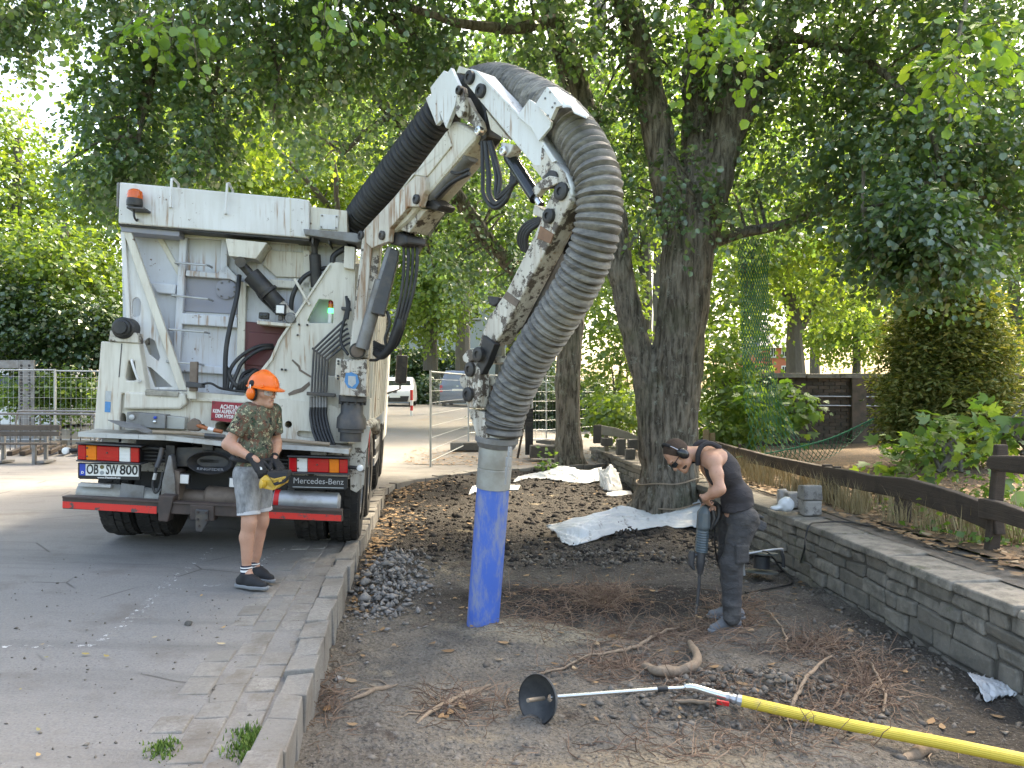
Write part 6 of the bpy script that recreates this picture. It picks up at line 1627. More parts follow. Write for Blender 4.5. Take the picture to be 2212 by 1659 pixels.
M['leaf_thuja'] = leaf_mat('thuja sprays', (0.065, 0.10, 0.03), (0.14, 0.18, 0.055), (0.30, 0.30, 0.13), 0.3, 0.05)
M['leaf_maple'] = leaf_mat('maple leaves', (0.065, 0.145, 0.04), (0.10, 0.195, 0.05), (0.16, 0.25, 0.065), 0.5)
HEART = np.array([(0, 0, 0), (0, 1.0, -0.1), (-0.46, 0.62, 0.08), (-0.40, 0.12, 0.10), (0.46, 0.62, 0.08), (0.40, 0.12, 0.10)])
HEART_F = np.array([(0, 1, 2, 3), (0, 5, 4, 1)])
RHOMB = np.array([(0, 0, 0), (0.42, 0.5, 0.1), (0, 1.0, -0.06), (-0.42, 0.5, 0.1)]); RHOMB_F = np.array([(0, 1, 2, 3)])
def place_leaves(C, D, N, size, shape):
    """C positions, D leaf directions, N normals -> V, F"""
    BV, BF = shape; n = len(C)
    D = D / np.linalg.norm(D, axis=1, keepdims=True); N = N - D * (N * D).sum(1, keepdims=True)
    N = N / (np.linalg.norm(N, axis=1, keepdims=True) + 1e-9); X = np.cross(D, N)
    V = C[:, None] + size[:, None, None] * (BV[None, :, 0:1] * X[:, None] + BV[None, :, 1:2] * D[:, None] + BV[None, :, 2:3] * N[:, None])
    Fc = BF[None] + (np.arange(n) * len(BV))[:, None, None]
    return V.reshape(-1, 3), Fc.reshape(-1, BF.shape[1])
def blob_points(b, n):
    """points in an ellipsoid given by (x, y, D, rx px, ry px, rd m)"""
    x, y, D, rx, ry, rd = b[:6]; c = np.array(at(x, y, D)); s_ = D / FPX
    p = rng.standard_normal((n, 3)); p /= np.linalg.norm(p, axis=1, keepdims=True); r_ = rng.random((n, 1)) ** 0.45
    return c + p * r_ * np.array([rx * s_, rd, ry * s_]), p
def sprays(P, O, nl, length, size, droop, shape, spread=0.06):
    """twigs with alternating leaves: P bases, O outward directions"""
    n = len(P)
    d = O * np.array([1, 1, 0.3]) + 0.5 * rng.standard_normal((n, 3)); d[:, 2] -= droop * rng.uniform(0.4, 1.4, n)
    d /= np.linalg.norm(d, axis=1, keepdims=True); L = length * rng.uniform(0.6, 1.3, n)
    t_ = np.linspace(0.05, 1, nl)[None, :, None]
    pos = P[:, None] + d[:, None] * L[:, None, None] * t_
    pos[..., 2] -= (0.25 * L[:, None] * (t_[..., 0] ** 2)) * droop
    side = np.cross(d, np.array([0, 0, 1.0])) + 1e-4; side /= np.linalg.norm(side, axis=1, keepdims=True)
    sg = np.where(np.arange(nl) % 2, 1, -1)[None, :, None]
    pos = pos + side[:, None] * sg * spread * rng.uniform(0.2, 1.2, (n, nl, 1)) + 0.03 * rng.standard_normal((n, nl, 3))
    ld = d[:, None] * 0.6 + side[:, None] * sg * 0.8 + 0.35 * rng.standard_normal((n, nl, 3)); ld[..., 2] -= 0.45
    nm = np.array([0, 0, 1.0]) + 0.55 * rng.standard_normal((n, nl, 3))
    sz = size * rng.uniform(0.45, 1.3, (n, nl))
    tips = pos[:, -1]
    V, Fc = place_leaves(pos.reshape(-1, 3), ld.reshape(-1, 3), nm.reshape(-1, 3), sz.reshape(-1), shape)
    return V, Fc, tips
def crown(name, blobs, m, parent, size=0.085, nl=16, length=0.6, droop=0.6, shape=(HEART, HEART_F), twigs=True, stems=None):
    VV, FF, k = [], [], 0; tw = MB()
    S_ = [Vector(p) for p in stems] if stems else []
    for b in blobs:
        P, O = blob_points(b, b[6])
        V, Fc, tips = sprays(P, O, nl, length, size, droop, shape)
        VV.append(V); FF.append(Fc + k); k += len(V)
        if twigs:
            for i in range(min(len(P), max(6, b[6] // 5))):
                tw.tube([Vector(P[i]), Vector((P[i] + tips[i]) / 2) + Vector((0, 0, 0.03)), Vector(tips[i])], [0.006, 0.004, 0.002], 3, caps=False)
            if S_:
                for i in range(5):
                    e = Vector(P[i]); s0 = min(S_, key=lambda q: (q - e).length); mid = s0.lerp(e, 0.5) + Vector((0, 0, 0.12 * (e - s0).length))
                    tw.tube(spline([s0, mid, e], 5), np.linspace(0.03, 0.008, 11), 5, caps=False)
    o = link_mesh(name, np_mesh(name, np.concatenate(VV), np.concatenate(FF)), m, parent)
    o['kind'] = 'stuff'
    if twigs and tw.V:
        tw.build('twigs', M['bark'], parent)['kind'] = 'stuff'
    return o
# bark
t = NT('furrowed bark'); co = t.co()
rd = t.noise(3.5, 7, 0.7, t.mapping(co, (4.5, 4.5, 0.75)), 0.4)
c = t.mix(t.ramp(rd, [(0.38, 0.0), (0.6, 1.0)]), (0.055, 0.047, 0.037), (0.25, 0.222, 0.18))
c = t.mix(t.ramp(t.noise(6, 7, 0.8), [(0.56, 0.0), (0.64, 0.75)]), c, (0.30, 0.32, 0.27))
c = t.mix(t.ramp(t.noise(1.3, 4, 0.6), [(0.52, 0.0), (0.7, 0.55)]), c, (0.05, 0.065, 0.025))
t.set(c, 0.92); t.b.inputs['Specular IOR Level'].default_value = 0.2; t.bump(rd, 1.0, 0.06); M['bark'] = t.m
t = NT('smooth grey bark'); c = t.mix(t.noise(6, 6, 0.7, t.mapping(t.co(), (3, 3, 0.8))), (0.06, 0.055, 0.045), (0.16, 0.15, 0.13)); t.set(c, 0.9); t.bump(t.noise(9, 6, 0.7, t.mapping(t.co(), (4, 4, 1))), 0.8, 0.03); M['bark2'] = t.m
def trunk(name, stems, m, parent, h=0.035, k=0.12, bark=0.02):
    prims = []
    for st in stems:
        for a, b in zip(st[:-1], st[1:]):
            pa, pb = at(*a[:3]), at(*b[:3]); prims.append(('c', tuple(pa), tuple(pb), a[3] * a[2] / FPX, b[3] * b[2] / FPX))
    V, Q = sdf(prims, h, k, pad=0.1)
    nf = np.cross(V[Q[:, 2]] - V[Q[:, 0]], V[Q[:, 3]] - V[Q[:, 1]]); nv_ = np.zeros_like(V)
    for i in range(4): np.add.at(nv_, Q[:, i], nf)
    nv_ /= np.linalg.norm(nv_, axis=1, keepdims=True) + 1e-12; x, y, z = V.T
    wob = vnoise(x * 3, y * 3, z * 2.5) * 0.9
    rid = np.abs(vnoise(x * 11 + wob, y * 11 + wob, z * 1.5)) * 1.5 + np.abs(vnoise(x * 21 + wob, y * 21, z * 3.2)) * 0.7
    V = V + nv_ * (bark * (rid - 0.45) + 0.07 * vnoise(x * 1.7, y * 1.7, z * 1.3))[:, None]
    return link_mesh(name, np_mesh(name, V, Q), m, parent, smooth=True)
def limb(mb, pts, k=6):
    P = spline([at(*p[:3]) for p in pts], k); r_ = np.interp(np.linspace(0, 1, len(P)), np.linspace(0, 1, len(pts)), [p[3] * p[2] / FPX for p in pts])
    P = [p + noise.noise_vector(p * 1.3) * 0.05 for p in P]; mb.tube(P, list(r_), 9); return P

# main linden
LB = 10.9
tr1 = thing('linden_tree', 'big multi-stemmed linden with lichened trunk right of the hose', 'tree', at(1445, 1096, LB))
st = [[(1440, 1110, LB, 70), (1448, 1030, LB, 60), (1452, 920, LB, 54), (1460, 800, LB, 55), (1477, 660, LB, 55), (1488, 520, LB, 58), (1482, 440, LB, 50)],
      [(1470, 480, LB, 48), (1440, 380, LB, 36), (1415, 250, LB, 31), (1375, 90, LB, 27), (1345, -120, LB, 24)],
      [(1500, 500, LB, 48), (1505, 300, LB + 0.3, 36), (1510, 120, LB + 0.4, 32), (1520, -150, LB + 0.5, 26)],
      [(1510, 480, LB, 46), (1562, 330, LB, 34), (1580, 180, LB, 30), (1585, 0, LB, 27), (1590, -160, LB, 22)],
      [(1560, 340, LB, 26), (1620, 230, LB - 0.2, 20), (1690, 80, LB - 0.3, 17), (1740, -80, LB - 0.4, 13)],
      [(1425, 980, LB, 42), (1398, 830, LB, 29), (1366, 700, LB, 27), (1340, 590, LB, 29), (1318, 470, LB + 0.2, 33), (1262, 250, LB + 0.4, 28), (1195, 30, LB + 0.5, 24), (1160, -150, LB + 0.5, 20)],
      [(1440, 1060, LB, 62), (1385, 1105, LB, 30)], [(1450, 1060, LB, 60), (1515, 1105, LB, 28)]]
trunk('trunk', st, M['bark'], tr1, 0.024, 0.05, 0.05)
mb = MB(); SP = []
for pts in ([(1540, 520, LB, 16), (1610, 500, LB - 0.1, 12), (1700, 478, LB - 0.2, 10), (1800, 440, LB - 0.4, 7)], [(1200, 40, LB, 14), (1060, 60, LB - 1, 11), (900, 20, LB - 2, 8), (700, -60, LB - 2.5, 6)],
            [(1690, 80, LB, 12), (1850, 120, LB - 1, 9), (2000, 260, LB - 2, 6), (2050, 420, LB - 2, 4)], [(1380, 90, LB, 14), (1280, -60, LB - 0.5, 12), (1000, -250, LB - 2, 9), (500, -300, LB - 3, 6)],
            [(1800, 440, LB, 7), (1850, 340, LB, 5), (1960, 300, LB, 4)], [(2090, -40, 7.5, 5), (2070, 120, 7.2, 3), (2050, 260, 7.1, 2)], [(1860, 350, 8.6, 4), (1865, 470, 8.6, 3), (1885, 560, 8.6, 2)]):
    SP += limb(mb, pts)
mb.build('limbs', M['bark'], tr1, smooth=True)
crown('crown', [ # x, y, D, rx, ry, depth, sprays
    (1750, 60, 10.5, 260, 170, 2.2, 500), (2050, 150, 10.0, 240, 220, 2.0, 640), (1950, 330, 9.6, 220, 150, 1.6, 330), (2130, 420, 10.0, 160, 150, 1.6, 408), (1400, 60, 11.2, 260, 150, 2.0, 289),
    (1650, 260, 11.5, 160, 130, 1.6, 150), (1960, 480, 8.6, 90, 90, 0.7, 221), (2020, 540, 8.8, 60, 45, 0.5, 102), (1450, 260, 11.6, 130, 160, 1.4, 100), (1100, 40, 10.6, 220, 110, 2.0, 187), (1480, 420, 10.2, 90, 120, 0.6, 40),
    (1640, 440, 12.2, 150, 70, 1.5, 120), (1330, 300, 12.0, 90, 160, 1.3, 187)], M['leaf_linden'], tr1, 0.074, 18, 0.55, 0.8, stems=SP)
crown('added_shade_crown', [(1500, -420, 9.5, 560, 280, 3.2, 620), (2100, -320, 8.5, 420, 260, 2.8, 420), (900, -350, 9.0, 420, 230, 2.8, 520), (1250, -480, 8.6, 380, 250, 2.6, 380)], M['leaf_linden'], tr1, 0.12, 15, 0.65, 0.6, (RHOMB, RHOMB_F), False)  # leaves above the view, added to keep the sun off soil and yard
crown('bright_sprays', [(1560, 70, 6.6, 48, 50, 0.3, 13), (1500, 40, 6.8, 40, 30, 0.3, 5), (2090, 90, 6.2, 55, 55, 0.3, 15), (2050, 170, 6.3, 30, 30, 0.2, 8)], M['leaf_sunlit'], tr1, 0.085, 13, 0.4, 0.9)
# linden overhanging from the left above the yard
tr2 = thing('overhanging_linden', 'dark drooping linden branches hanging into the top left of the view', 'tree', (-8.4, 11.0, 0.15))
st = [[(-160, 1010, 11.0, 45), (-155, 800, 11.0, 40), (-150, 400, 11.0, 36), (-120, 0, 11.0, 32), (-40, -300, 10.6, 24)], [(-135, 200, 11, 26), (160, -60, 10.4, 18), (420, -160, 9.8, 12)], [(-125, 100, 11, 22), (-260, -200, 10.5, 12)]]
trunk('trunk', st, M['bark'], tr2, 0.05, 0.12, 0.03)
mb = MB(); SP = []
for pts in ([(20, -100, 10.5, 14), (250, -60, 10, 10), (480, 0, 9.6, 7), (620, 120, 9.3, 4)], [(250, -60, 10, 9), (330, 120, 9.6, 6), (300, 300, 9.4, 4)], [(420, -160, 9.8, 10), (700, -80, 9.4, 8), (860, 60, 9.0, 4)], [(480, 0, 9.6, 6), (470, 180, 9.4, 4), (450, 330, 9.3, 3)], [(560, 20, 9.4, 5), (600, 160, 9.2, 3), (590, 260, 9.2, 2)]):
    SP += limb(mb, pts)
mb.build('limbs', M['bark'], tr2, smooth=True)
crown('crown', [(330, 60, 9.6, 120, 90, 1.2, 208), (560, 60, 9.5, 200, 90, 1.4, 304), (800, 40, 9.4, 170, 80, 1.3, 208), (270, 260, 9.6, 65, 100, 0.9, 144), (300, 350, 9.5, 48, 60, 0.5, 67), (450, 290, 9.4, 42, 100, 0.5, 84), (350, 160, 9.6, 100, 80, 0.8, 84),
    (600, 170, 9.3, 100, 75, 0.8, 50), (200, 380, 9.8, 50, 45, 0.5, 41), (60, 15, 9.8, 90, 40, 0.8, 64), (30, 80, 9.8, 35, 26, 0.4, 22), (720, 140, 9.4, 90, 60, 0.7, 44), (930, 120, 9.6, 70, 60, 0.7, 64)], M['leaf_linden'], tr2, 0.07, 18, 0.5, 1.2, stems=SP)
crown('added_shade_crown', [(300, -330, 8.6, 520, 200, 2.8, 420), (-150, -150, 9.0, 180, 180, 2.0, 130), (750, -270, 8.0, 300, 140, 2.0, 190)], M['leaf_linden'], tr2, 0.12, 15, 0.65, 0.6, (RHOMB, RHOMB_F), False)  # foliage mostly out of view, added so the yard lies in shade
crown('bright_sprays', [(380, 35, 6.0, 60, 26, 0.25, 6), (330, 62, 6.0, 25, 10, 0.1, 3), (730, 25, 6.6, 60, 25, 0.3, 5)], M['leaf_sunlit'], tr2, 0.085, 12, 0.4, 0.6)
# slim tree by the pit's far end
D2 = 16.0
tr3 = thing('slim_linden', 'slim dark linden trunk standing at the far end of the pit', 'tree', at(1232, 1012, D2))
st = [[(1232, 1022, D2, 38), (1228, 960, D2, 29), (1226, 830, D2, 26), (1234, 700, D2, 26), (1245, 560, D2, 25), (1268, 380, D2, 22), (1290, 150, D2, 18), (1300, -80, D2, 14)], [(1232, 1000, D2, 32), (1262, 1016, D2, 18)]]
trunk('trunk', st, M['bark'], tr3, 0.04, 0.12, 0.02)
mb = MB(); SP = []
for pts in ([(1236, 700, D2, 20), (1180, 650, 15.6, 19), (1110, 585, 15.2, 18), (1040, 500, 14.8, 17), (985, 420, 14.5, 16), (920, 330, 14.2, 15), (850, 245, 14, 13), (780, 175, 13.8, 11), (700, 105, 13.5, 8)],
            [(850, 245, 14, 9), (800, 280, 13.8, 6), (740, 330, 13.6, 4)], [(985, 420, 14.5, 8), (930, 500, 14.2, 5), (900, 560, 14, 3)], [(1268, 380, D2, 13), (1200, 200, 15.5, 9), (1080, 60, 15, 6), (980, -40, 14.5, 5)]):
    SP += limb(mb, pts)
mb.build('limbs', M['bark'], tr3, smooth=True)
crown('crown', [(820, 170, 14.2, 170, 110, 1.6, 225), (1000, 120, 14.8, 150, 130, 1.6, 150), (930, 330, 14.6, 110, 100, 1.2, 120), (1050, 420, 15, 110, 100, 1.3, 135), (1180, 160, 15.6, 120, 170, 1.5, 120), (1120, 560, 15.4, 90, 80, 1.1, 90), (980, 560, 15, 60, 70, 0.8, 51), (700, 260, 13.8, 100, 90, 1.1, 105)],
      M['leaf_linden'], tr3, 0.085, 16, 0.6, 0.7, stems=SP)

# trees in the background: (name, label, trunk base px, D, trunk r px, trunk top px, crown blobs, material)
def bg_tree(name, label, base, D, r_, top, blobs, m, size=0.16, nl=12, length=0.9, bark='bark2', forks=3, z0=None):
    b = at(*base, D); root_ = thing(name, label, 'tree', b, 'trees in the background')
    mb = MB(); SP = limb(mb, [(*base, D, r_ * 1.2), ((base[0] * 0.6 + top[0] * 0.4), base[1] * 0.6 + top[1] * 0.4, D, r_), (*top, D, r_ * 0.6)])
    for i in range(forks):
        bl = blobs[i % len(blobs)]; f = 0.45 + 0.15 * i
        s0 = (base[0] + (top[0] - base[0]) * f, base[1] + (top[1] - base[1]) * f)
        SP += limb(mb, [(*s0, D, r_ * 0.55), ((s0[0] + bl[0]) / 2 + 10, (s0[1] + bl[1]) / 2 + 8, (D + bl[2]) / 2, r_ * 0.4), (bl[0], bl[1], bl[2], r_ * 0.15)])
    mb.build('trunk', M[bark], root_, smooth=True)
    crown('crown', blobs, M[m], root_, size, nl, length, 0.5, (RHOMB, RHOMB_F), True, SP)
    return root_
bg_tree('background_tree', 'tall fresh green tree at the left edge under the open sky', (30, 800), 24, 14, (40, 300), [(-10, 310, 24, 60, 130, 2.0, 300), (30, 450, 24, 100, 100, 2.0, 330), (0, 560, 23, 90, 110, 1.8, 260)], 'leaf_mid')
bg_tree('background_tree', 'yellow green tree behind the left half of the truck', (300, 800), 27, 12, (320, 330), [(260, 370, 27, 110, 90, 2.5, 280), (390, 300, 27, 140, 130, 2.5, 400), (300, 480, 27, 150, 110, 2.2, 330), (180, 430, 27, 90, 90, 2.0, 200)], 'leaf_yellow')
bg_tree('background_tree', 'yellow green tree behind the orange beacon and truck lid', (520, 800), 29, 12, (530, 260), [(520, 300, 29, 150, 130, 2.5, 450), (600, 400, 29, 140, 110, 2.5, 360), (470, 430, 29, 130, 100, 2.2, 320)], 'leaf_yellow')
bg_tree('background_tree', 'yellow green tree behind the base of the boom', (740, 800), 28, 13, (720, 240), [(700, 215, 20, 150, 90, 2.0, 230), (520, 235, 20, 120, 80, 2.0, 170), (720, 280, 28, 140, 130, 2.5, 400), (810, 400, 28, 130, 120, 2.4, 380), (690, 430, 28, 120, 90, 2.2, 280)], 'leaf_yellow')
bg_tree('background_tree', 'leafy green tree between the truck and the hose', (930, 800), 26, 14, (930, 420), [(930, 520, 26, 110, 120, 2.2, 420), (900, 650, 26, 80, 90, 1.8, 260), (985, 420, 26, 110, 110, 2.2, 340), (960, 640, 25, 70, 80, 1.6, 150)], 'leaf_mid')
bg_tree('background_tree', 'green tree filling the gap under the hose bend', (1110, 800), 28, 13, (1100, 420), [(1110, 500, 28, 110, 110, 2.2, 330), (1170, 380, 28, 110, 110, 2.2, 320), (1160, 640, 27, 90, 90, 1.8, 210)], 'leaf_mid')
bg_tree('background_tree', 'green tree behind the fork of the big linden', (1400, 900), 22, 14, (1390, 300), [(1330, 420, 22, 100, 160, 2.0, 240), (1420, 300, 22, 120, 140, 2.0, 240), (1300, 620, 21, 70, 110, 1.5, 170)], 'leaf_mid')
bg_tree('background_tree', 'stout grey trunk behind the brick wall with pale green crown', (1722, 860), 25, 19, (1712, 640), [(1680, 600, 25, 110, 70, 2.0, 190), (1780, 560, 25, 140, 100, 2.2, 300), (1660, 470, 25, 140, 110, 2.2, 300), (1860, 640, 25, 70, 60, 1.6, 90)], 'leaf_mid')
bg_tree('background_tree', 'green tree right of the linden crown behind the net', (1620, 960), 18, 9, (1600, 420), [(1620, 420, 18, 110, 100, 1.8, 230), (1590, 640, 17, 50, 130, 1.0, 170), (1740, 380, 18, 130, 110, 1.8, 240), (1660, 560, 18, 90, 50, 1.4, 90)], 'leaf_mid', 0.13)
bg_tree('background_tree', 'slanting slim trunk beside the conifer with high yellow crown', (1935, 880), 15, 15, (1955, 560), [(1900, 420, 16, 150, 120, 1.8, 260), (2040, 380, 16, 150, 120, 1.8, 270), (1830, 520, 17, 110, 70, 1.5, 130)], 'leaf_yellow', 0.13)
bg_tree('background_tree', 'dark green tree at the far right edge behind the wall', (2190, 860), 24, 12, (2190, 500), [(2190, 560, 24, 110, 150, 2.2, 340), (2200, 720, 24, 70, 90, 1.6, 180), (2140, 430, 25, 130, 120, 2.2, 280)], 'leaf_mid')
bg_tree('background_tree', 'sunlit tree far behind the brick wall', (1850, 840), 38, 8, (1850, 640), [(1840, 720, 38, 90, 60, 2.5, 300), (1780, 680, 38, 70, 70, 2.5, 260), (1900, 650, 38, 100, 90, 2.5, 320)], 'leaf_yellow', 0.2)
bg_tree('background_tree', 'tall tree behind everything at the top centre', (1000, 800), 34, 14, (1000, 200), [(930, 300, 34, 130, 110, 3, 170), (1090, 360, 34, 150, 120, 3, 190), (640, 240, 34, 170, 120, 3, 240)], 'leaf_yellow', 0.2)
bg_tree('background_tree', 'dense tree behind the yard hedge at the far left', (130, 800), 22, 13, (140, 480), [(110, 560, 22, 100, 90, 1.8, 320), (190, 620, 22, 80, 100, 1.6, 300), (60, 680, 22, 90, 70, 1.5, 260)], 'leaf_mid')
for i, (x, y, lb) in enumerate(((430, 230, 'left of the truck lid'), (760, 130, 'above the truck lid'), (1080, 150, 'above the boom top'), (1420, 200, 'above the big linden fork'), (1760, 260, 'above the brick wall'), (2120, 260, 'above the conifer'))):
    D = 44 + 3 * (i % 3); bg_tree('distant_tree', 'hazy green tree in the farthest row, ' + lb, (x, 820), D, 9, (x, y + 60), [(x - 70, y, D, 190, 170, 3.5, 260), (x + 90, y + 130, D, 190, 150, 3.5, 240), (x, y + 330, D, 220, 150, 3.5, 220)], 'leaf_mid', 0.34, 12, 1.5)
# hedges and shrubs
def shrub(name, label, blobs, m, size=0.1, nl=10, length=0.45, cat='shrub', stem=True, group=None, shape=(RHOMB, RHOMB_F), droop=0.3):
    b = blobs[0]; base = at(b[0], b[1] + b[4], b[2]); root_ = thing(name, label, cat, base, group)
    if stem:
        mb = MB()
        for i in range(5):
            e = at(b[0] + random.uniform(-0.6, 0.6) * b[3], b[1] - random.uniform(0, 0.6) * b[4], b[2]); mb.tube(spline([base + Vector((random.uniform(-0.2, 0.2), random.uniform(-0.1, 0.1), -0.1)), base.lerp(e, 0.5) + Vector((random.uniform(-0.2, 0.2), 0, 0)), e], 5), np.linspace(0.03, 0.008, 11), 5)
        mb.build('stems', M['bark2'], root_, smooth=True)['kind'] = 'stuff'
    crown('foliage', blobs, M[m], root_, size, nl, length, droop, shape, False)
    return root_
shrub('dark_hedge', 'tall dark leafy hedge behind the mesh fence at the left', [(60, 720, 20.5, 110, 80, 0.9, 520), (170, 710, 20.5, 90, 90, 0.9, 460), (20, 640, 20.8, 80, 60, 0.8, 260), (240, 740, 20.5, 60, 70, 0.8, 200)], 'leaf_dark', 0.13, cat='hedge')
shrub('low_hedge', 'low light green hedge behind the mesh fence at the left', [(120, 850, 19.6, 60, 45, 0.4, 230), (190, 850, 19.6, 50, 42, 0.4, 200), (50, 850, 19.6, 40, 42, 0.4, 140)], 'leaf_mid', 0.11, cat='hedge')
shrub('dark_hedge', 'dark hedge beside the parked cars', [(880, 790, 47, 60, 60, 1.2, 300), (960, 790, 48, 80, 45, 1.2, 300), (920, 845, 44, 24, 36, 0.6, 110)], 'leaf_dark', 0.22, cat='hedge')
shrub('dark_hedge', 'dark hedge behind the far mesh panel', [(1150, 850, 27, 60, 90, 0.9, 300), (1290, 870, 26, 80, 70, 0.9, 360), (1200, 900, 26.5, 70, 50, 0.8, 220), (1080, 880, 27, 50, 60, 0.8, 160)], 'leaf_dark', 0.15, cat='hedge')
shrub('understorey_shrub', 'bushy green shrub behind the pale rail left of the big trunk', [(1330, 760, 19, 60, 130, 0.9, 240), (1350, 890, 17, 40, 50, 0.5, 110), (1300, 880, 17.6, 30, 40, 0.5, 60)], 'leaf_mid', 0.12)
shrub('understorey_shrub', 'leafy shrub right of the big trunk behind the bent worker', [(1560, 800, 15, 55, 130, 0.9, 260), (1600, 900, 14.5, 60, 70, 0.7, 180), (1545, 920, 14, 30, 50, 0.5, 80)], 'leaf_mid', 0.11)
MAPLE = np.array([(0, 0, 0), (0.30, 0.05, 0.04), (0.62, 0.30, 0.08), (0.32, 0.42, 0.05), (0.42, 0.78, 0.06), (0.16, 0.66, 0.03), (0, 1.0, -0.08), (-0.16, 0.66, 0.03), (-0.42, 0.78, 0.06), (-0.32, 0.42, 0.05), (-0.62, 0.30, 0.08), (-0.30, 0.05, 0.04)])
MAPLE_F = np.array([(0, 1, 2, 3), (0, 3, 4, 5), (0, 5, 6, 7), (0, 7, 8, 9), (0, 9, 10, 11)])
shrub('maple_sapling', 'bright green maple sapling in front of the brick wall', [(1725, 850, 13, 34, 30, 0.3, 14), (1695, 890, 13, 30, 34, 0.3, 10), (1640, 860, 13.4, 34, 50, 0.4, 18)], 'leaf_maple', 0.15, 8, 0.4, 'sapling', True, None, (MAPLE, MAPLE_F))
shrub('maple_sapling', 'large leaved maple saplings under the conifer', [(2050, 960, 9.0, 60, 40, 0.3, 15), (1990, 985, 9.4, 50, 25, 0.3, 9), (2110, 910, 9.0, 40, 50, 0.3, 10), (1920, 995, 9.6, 30, 14, 0.2, 5)], 'leaf_maple', 0.15, 7, 0.35, 'sapling', True, None, (MAPLE, MAPLE_F))
shrub('maple_sapling', 'pale green maple sapling at the right edge behind the post', [(2200, 910, 7.6, 40, 50, 0.3, 12), (2140, 960, 7.6, 30, 40, 0.2, 8)], 'leaf_maple', 0.13, 7, 0.35, 'sapling', True, None, (MAPLE, MAPLE_F))
shrub('ground_ivy', 'low green ivy and weeds at the foot of the timber fence', [(2080, 1150, 6.9, 110, 28, 0.4, 70), (2190, 1190, 6.2, 70, 40, 0.3, 50), (1930, 1100, 8.3, 30, 25, 0.2, 14), (2150, 1060, 8.2, 70, 40, 0.5, 40)], 'leaf_maple', 0.07, 8, 0.25, 'weeds', False)
shrub('seedling', 'small seedling at the foot of the slim linden', [(1185, 995, 15.2, 14, 18, 0.15, 12)], 'leaf_maple', 0.09, 6, 0.2, 'seedling', False)
# conifer
th = thing('thuja_conifer', 'dense brownish green conical thuja beside the brick wall', 'conifer', at(2035, 1010, 12))
mb = MB(); limb(mb, [(2035, 1035, 12, 12), (2040, 800, 12, 9), (2050, 580, 12, 4)]); mb.build('trunk', M['bark2'], th, smooth=True)
bl = []
for y_, w_ in ((600, 55), (660, 85), (720, 110), (780, 128), (840, 138), (900, 140), (955, 125)):
    bl.append((2042, y_, 12, w_, 48, w_ * 12 / FPX * 0.9, int(w_ * 6)))
crown('foliage', bl, M['leaf_thuja'], th, 0.095, 13, 0.30, -0.75, (np.array([(0, 0, 0), (0.2, 0.5, 0.05), (0, 1.0, 0), (-0.2, 0.5, 0.05)]), RHOMB_F), False)
# ropes round the linden
rp = []
for z_, tilt, lb in ((0.32, 0.10, 'upper'), (-0.02, 0.16, 'lower')):
    mb = MB(); c0 = at(1447, 1000, LB); P = []
    for i in range(40):
        a = 2 * math.pi * i / 40; rr = 0.47
        P.append(Vector((c0.x + rr * math.cos(a), c0.y + rr * math.sin(a), z_ + 0.05 * math.cos(a) + 0.012 * math.sin(5 * a))))
    mb.tube(P, 0.010, 6, closed=True); tag(mb.build('rope', M['wood_handle'], None, smooth=True, origin=P[0]), lb + ' grey rope tied round the trunk of the big linden', 'rope')

# ---------------------------------------------------------------- brick wall behind the bed
t = NT('old brick'); co = t.co()
c = t.mix(t.objrand(), (0.05, 0.04, 0.031), (0.11, 0.085, 0.066)); c = t.mix(t.ramp(t.noise(5, 6, 0.7), [(0.45, 0.0), (0.65, 0.8)]), c, (0.045, 0.045, 0.035)); t.set(c, 0.95); t.bump(t.noise(25, 5, 0.7), 0.5, 0.01); M['brick'] = t.m
bwz0, bwz1, bwY = 0.2, 1.84, 17.0
bw = thing('brick_wall', 'old dark brick boundary wall with stone coping behind the bed', 'wall', (8.0, bwY, bwz0))
x0, x1 = at(1560, 840, bwY).x, at(2400, 840, bwY).x
mb = MB(); mb.abox(x0, x1, bwY + 0.02, bwY + 0.3, bwz0, bwz1); mb.build('mortar_core', plain('wall mortar', (0.07, 0.065, 0.055), 0.95, 0, 0.3, 12, 0.3), bw)
nb = 0; rest = MB(); bm0 = None
px0, px1 = at(1690, 840, bwY).x, at(1905, 840, bwY).x
for r_ in range(20):
    z = bwz0 + 0.04 + r_ * 0.082; x = x0 + (0.125 if r_ % 2 else 0)
    while x < x1:
        if px0 < x < px1 and nb < 290:
            mb = MB(); mb.box((x + 0.12, bwY + 0.02 + random.uniform(-0.006, 0.006), z), (0.117, 0, 0), (0, 0.02, 0), (0, 0, 0.036)); mb.build('brick', M['brick'], bw); nb += 1
        else: rest.box((x + 0.12, bwY + 0.02 + random.uniform(-0.006, 0.006), z), (0.117, 0, 0), (0, 0.02, 0), (0, 0, 0.036))
        x += 0.25
rest.build('brickwork', M['brick'], bw)['kind'] = 'stuff'
x = x0
while x < x1:
    L = random.uniform(0.7, 1.0); mb = MB(); rough_block(mb, (x + L / 2, bwY + 0.14, bwz1 + 0.05), (L / 2 - 0.006, 0, 0), (0, 0.24, 0), (0, 0, 0.05), 0.012, 0.98); mb.build('coping_slab', M['stone'], bw, bevel=0.012); x += L
for z in (1.42, 1.22):
    mb = MB(); mb.tube([(x0 + 1.0, bwY - 0.05, z + 0.02), ((x0 + x1) / 2, bwY - 0.05, z), (x1, bwY - 0.05, z - 0.02)], 0.016, 8); tag(mb.build('wall_pipe', M['galv'], None, smooth=True, origin=(x0 + 1, bwY - 0.05, z)), ('upper' if z > 1.3 else 'lower') + ' thin grey pipe running along the brick wall', 'pipe')
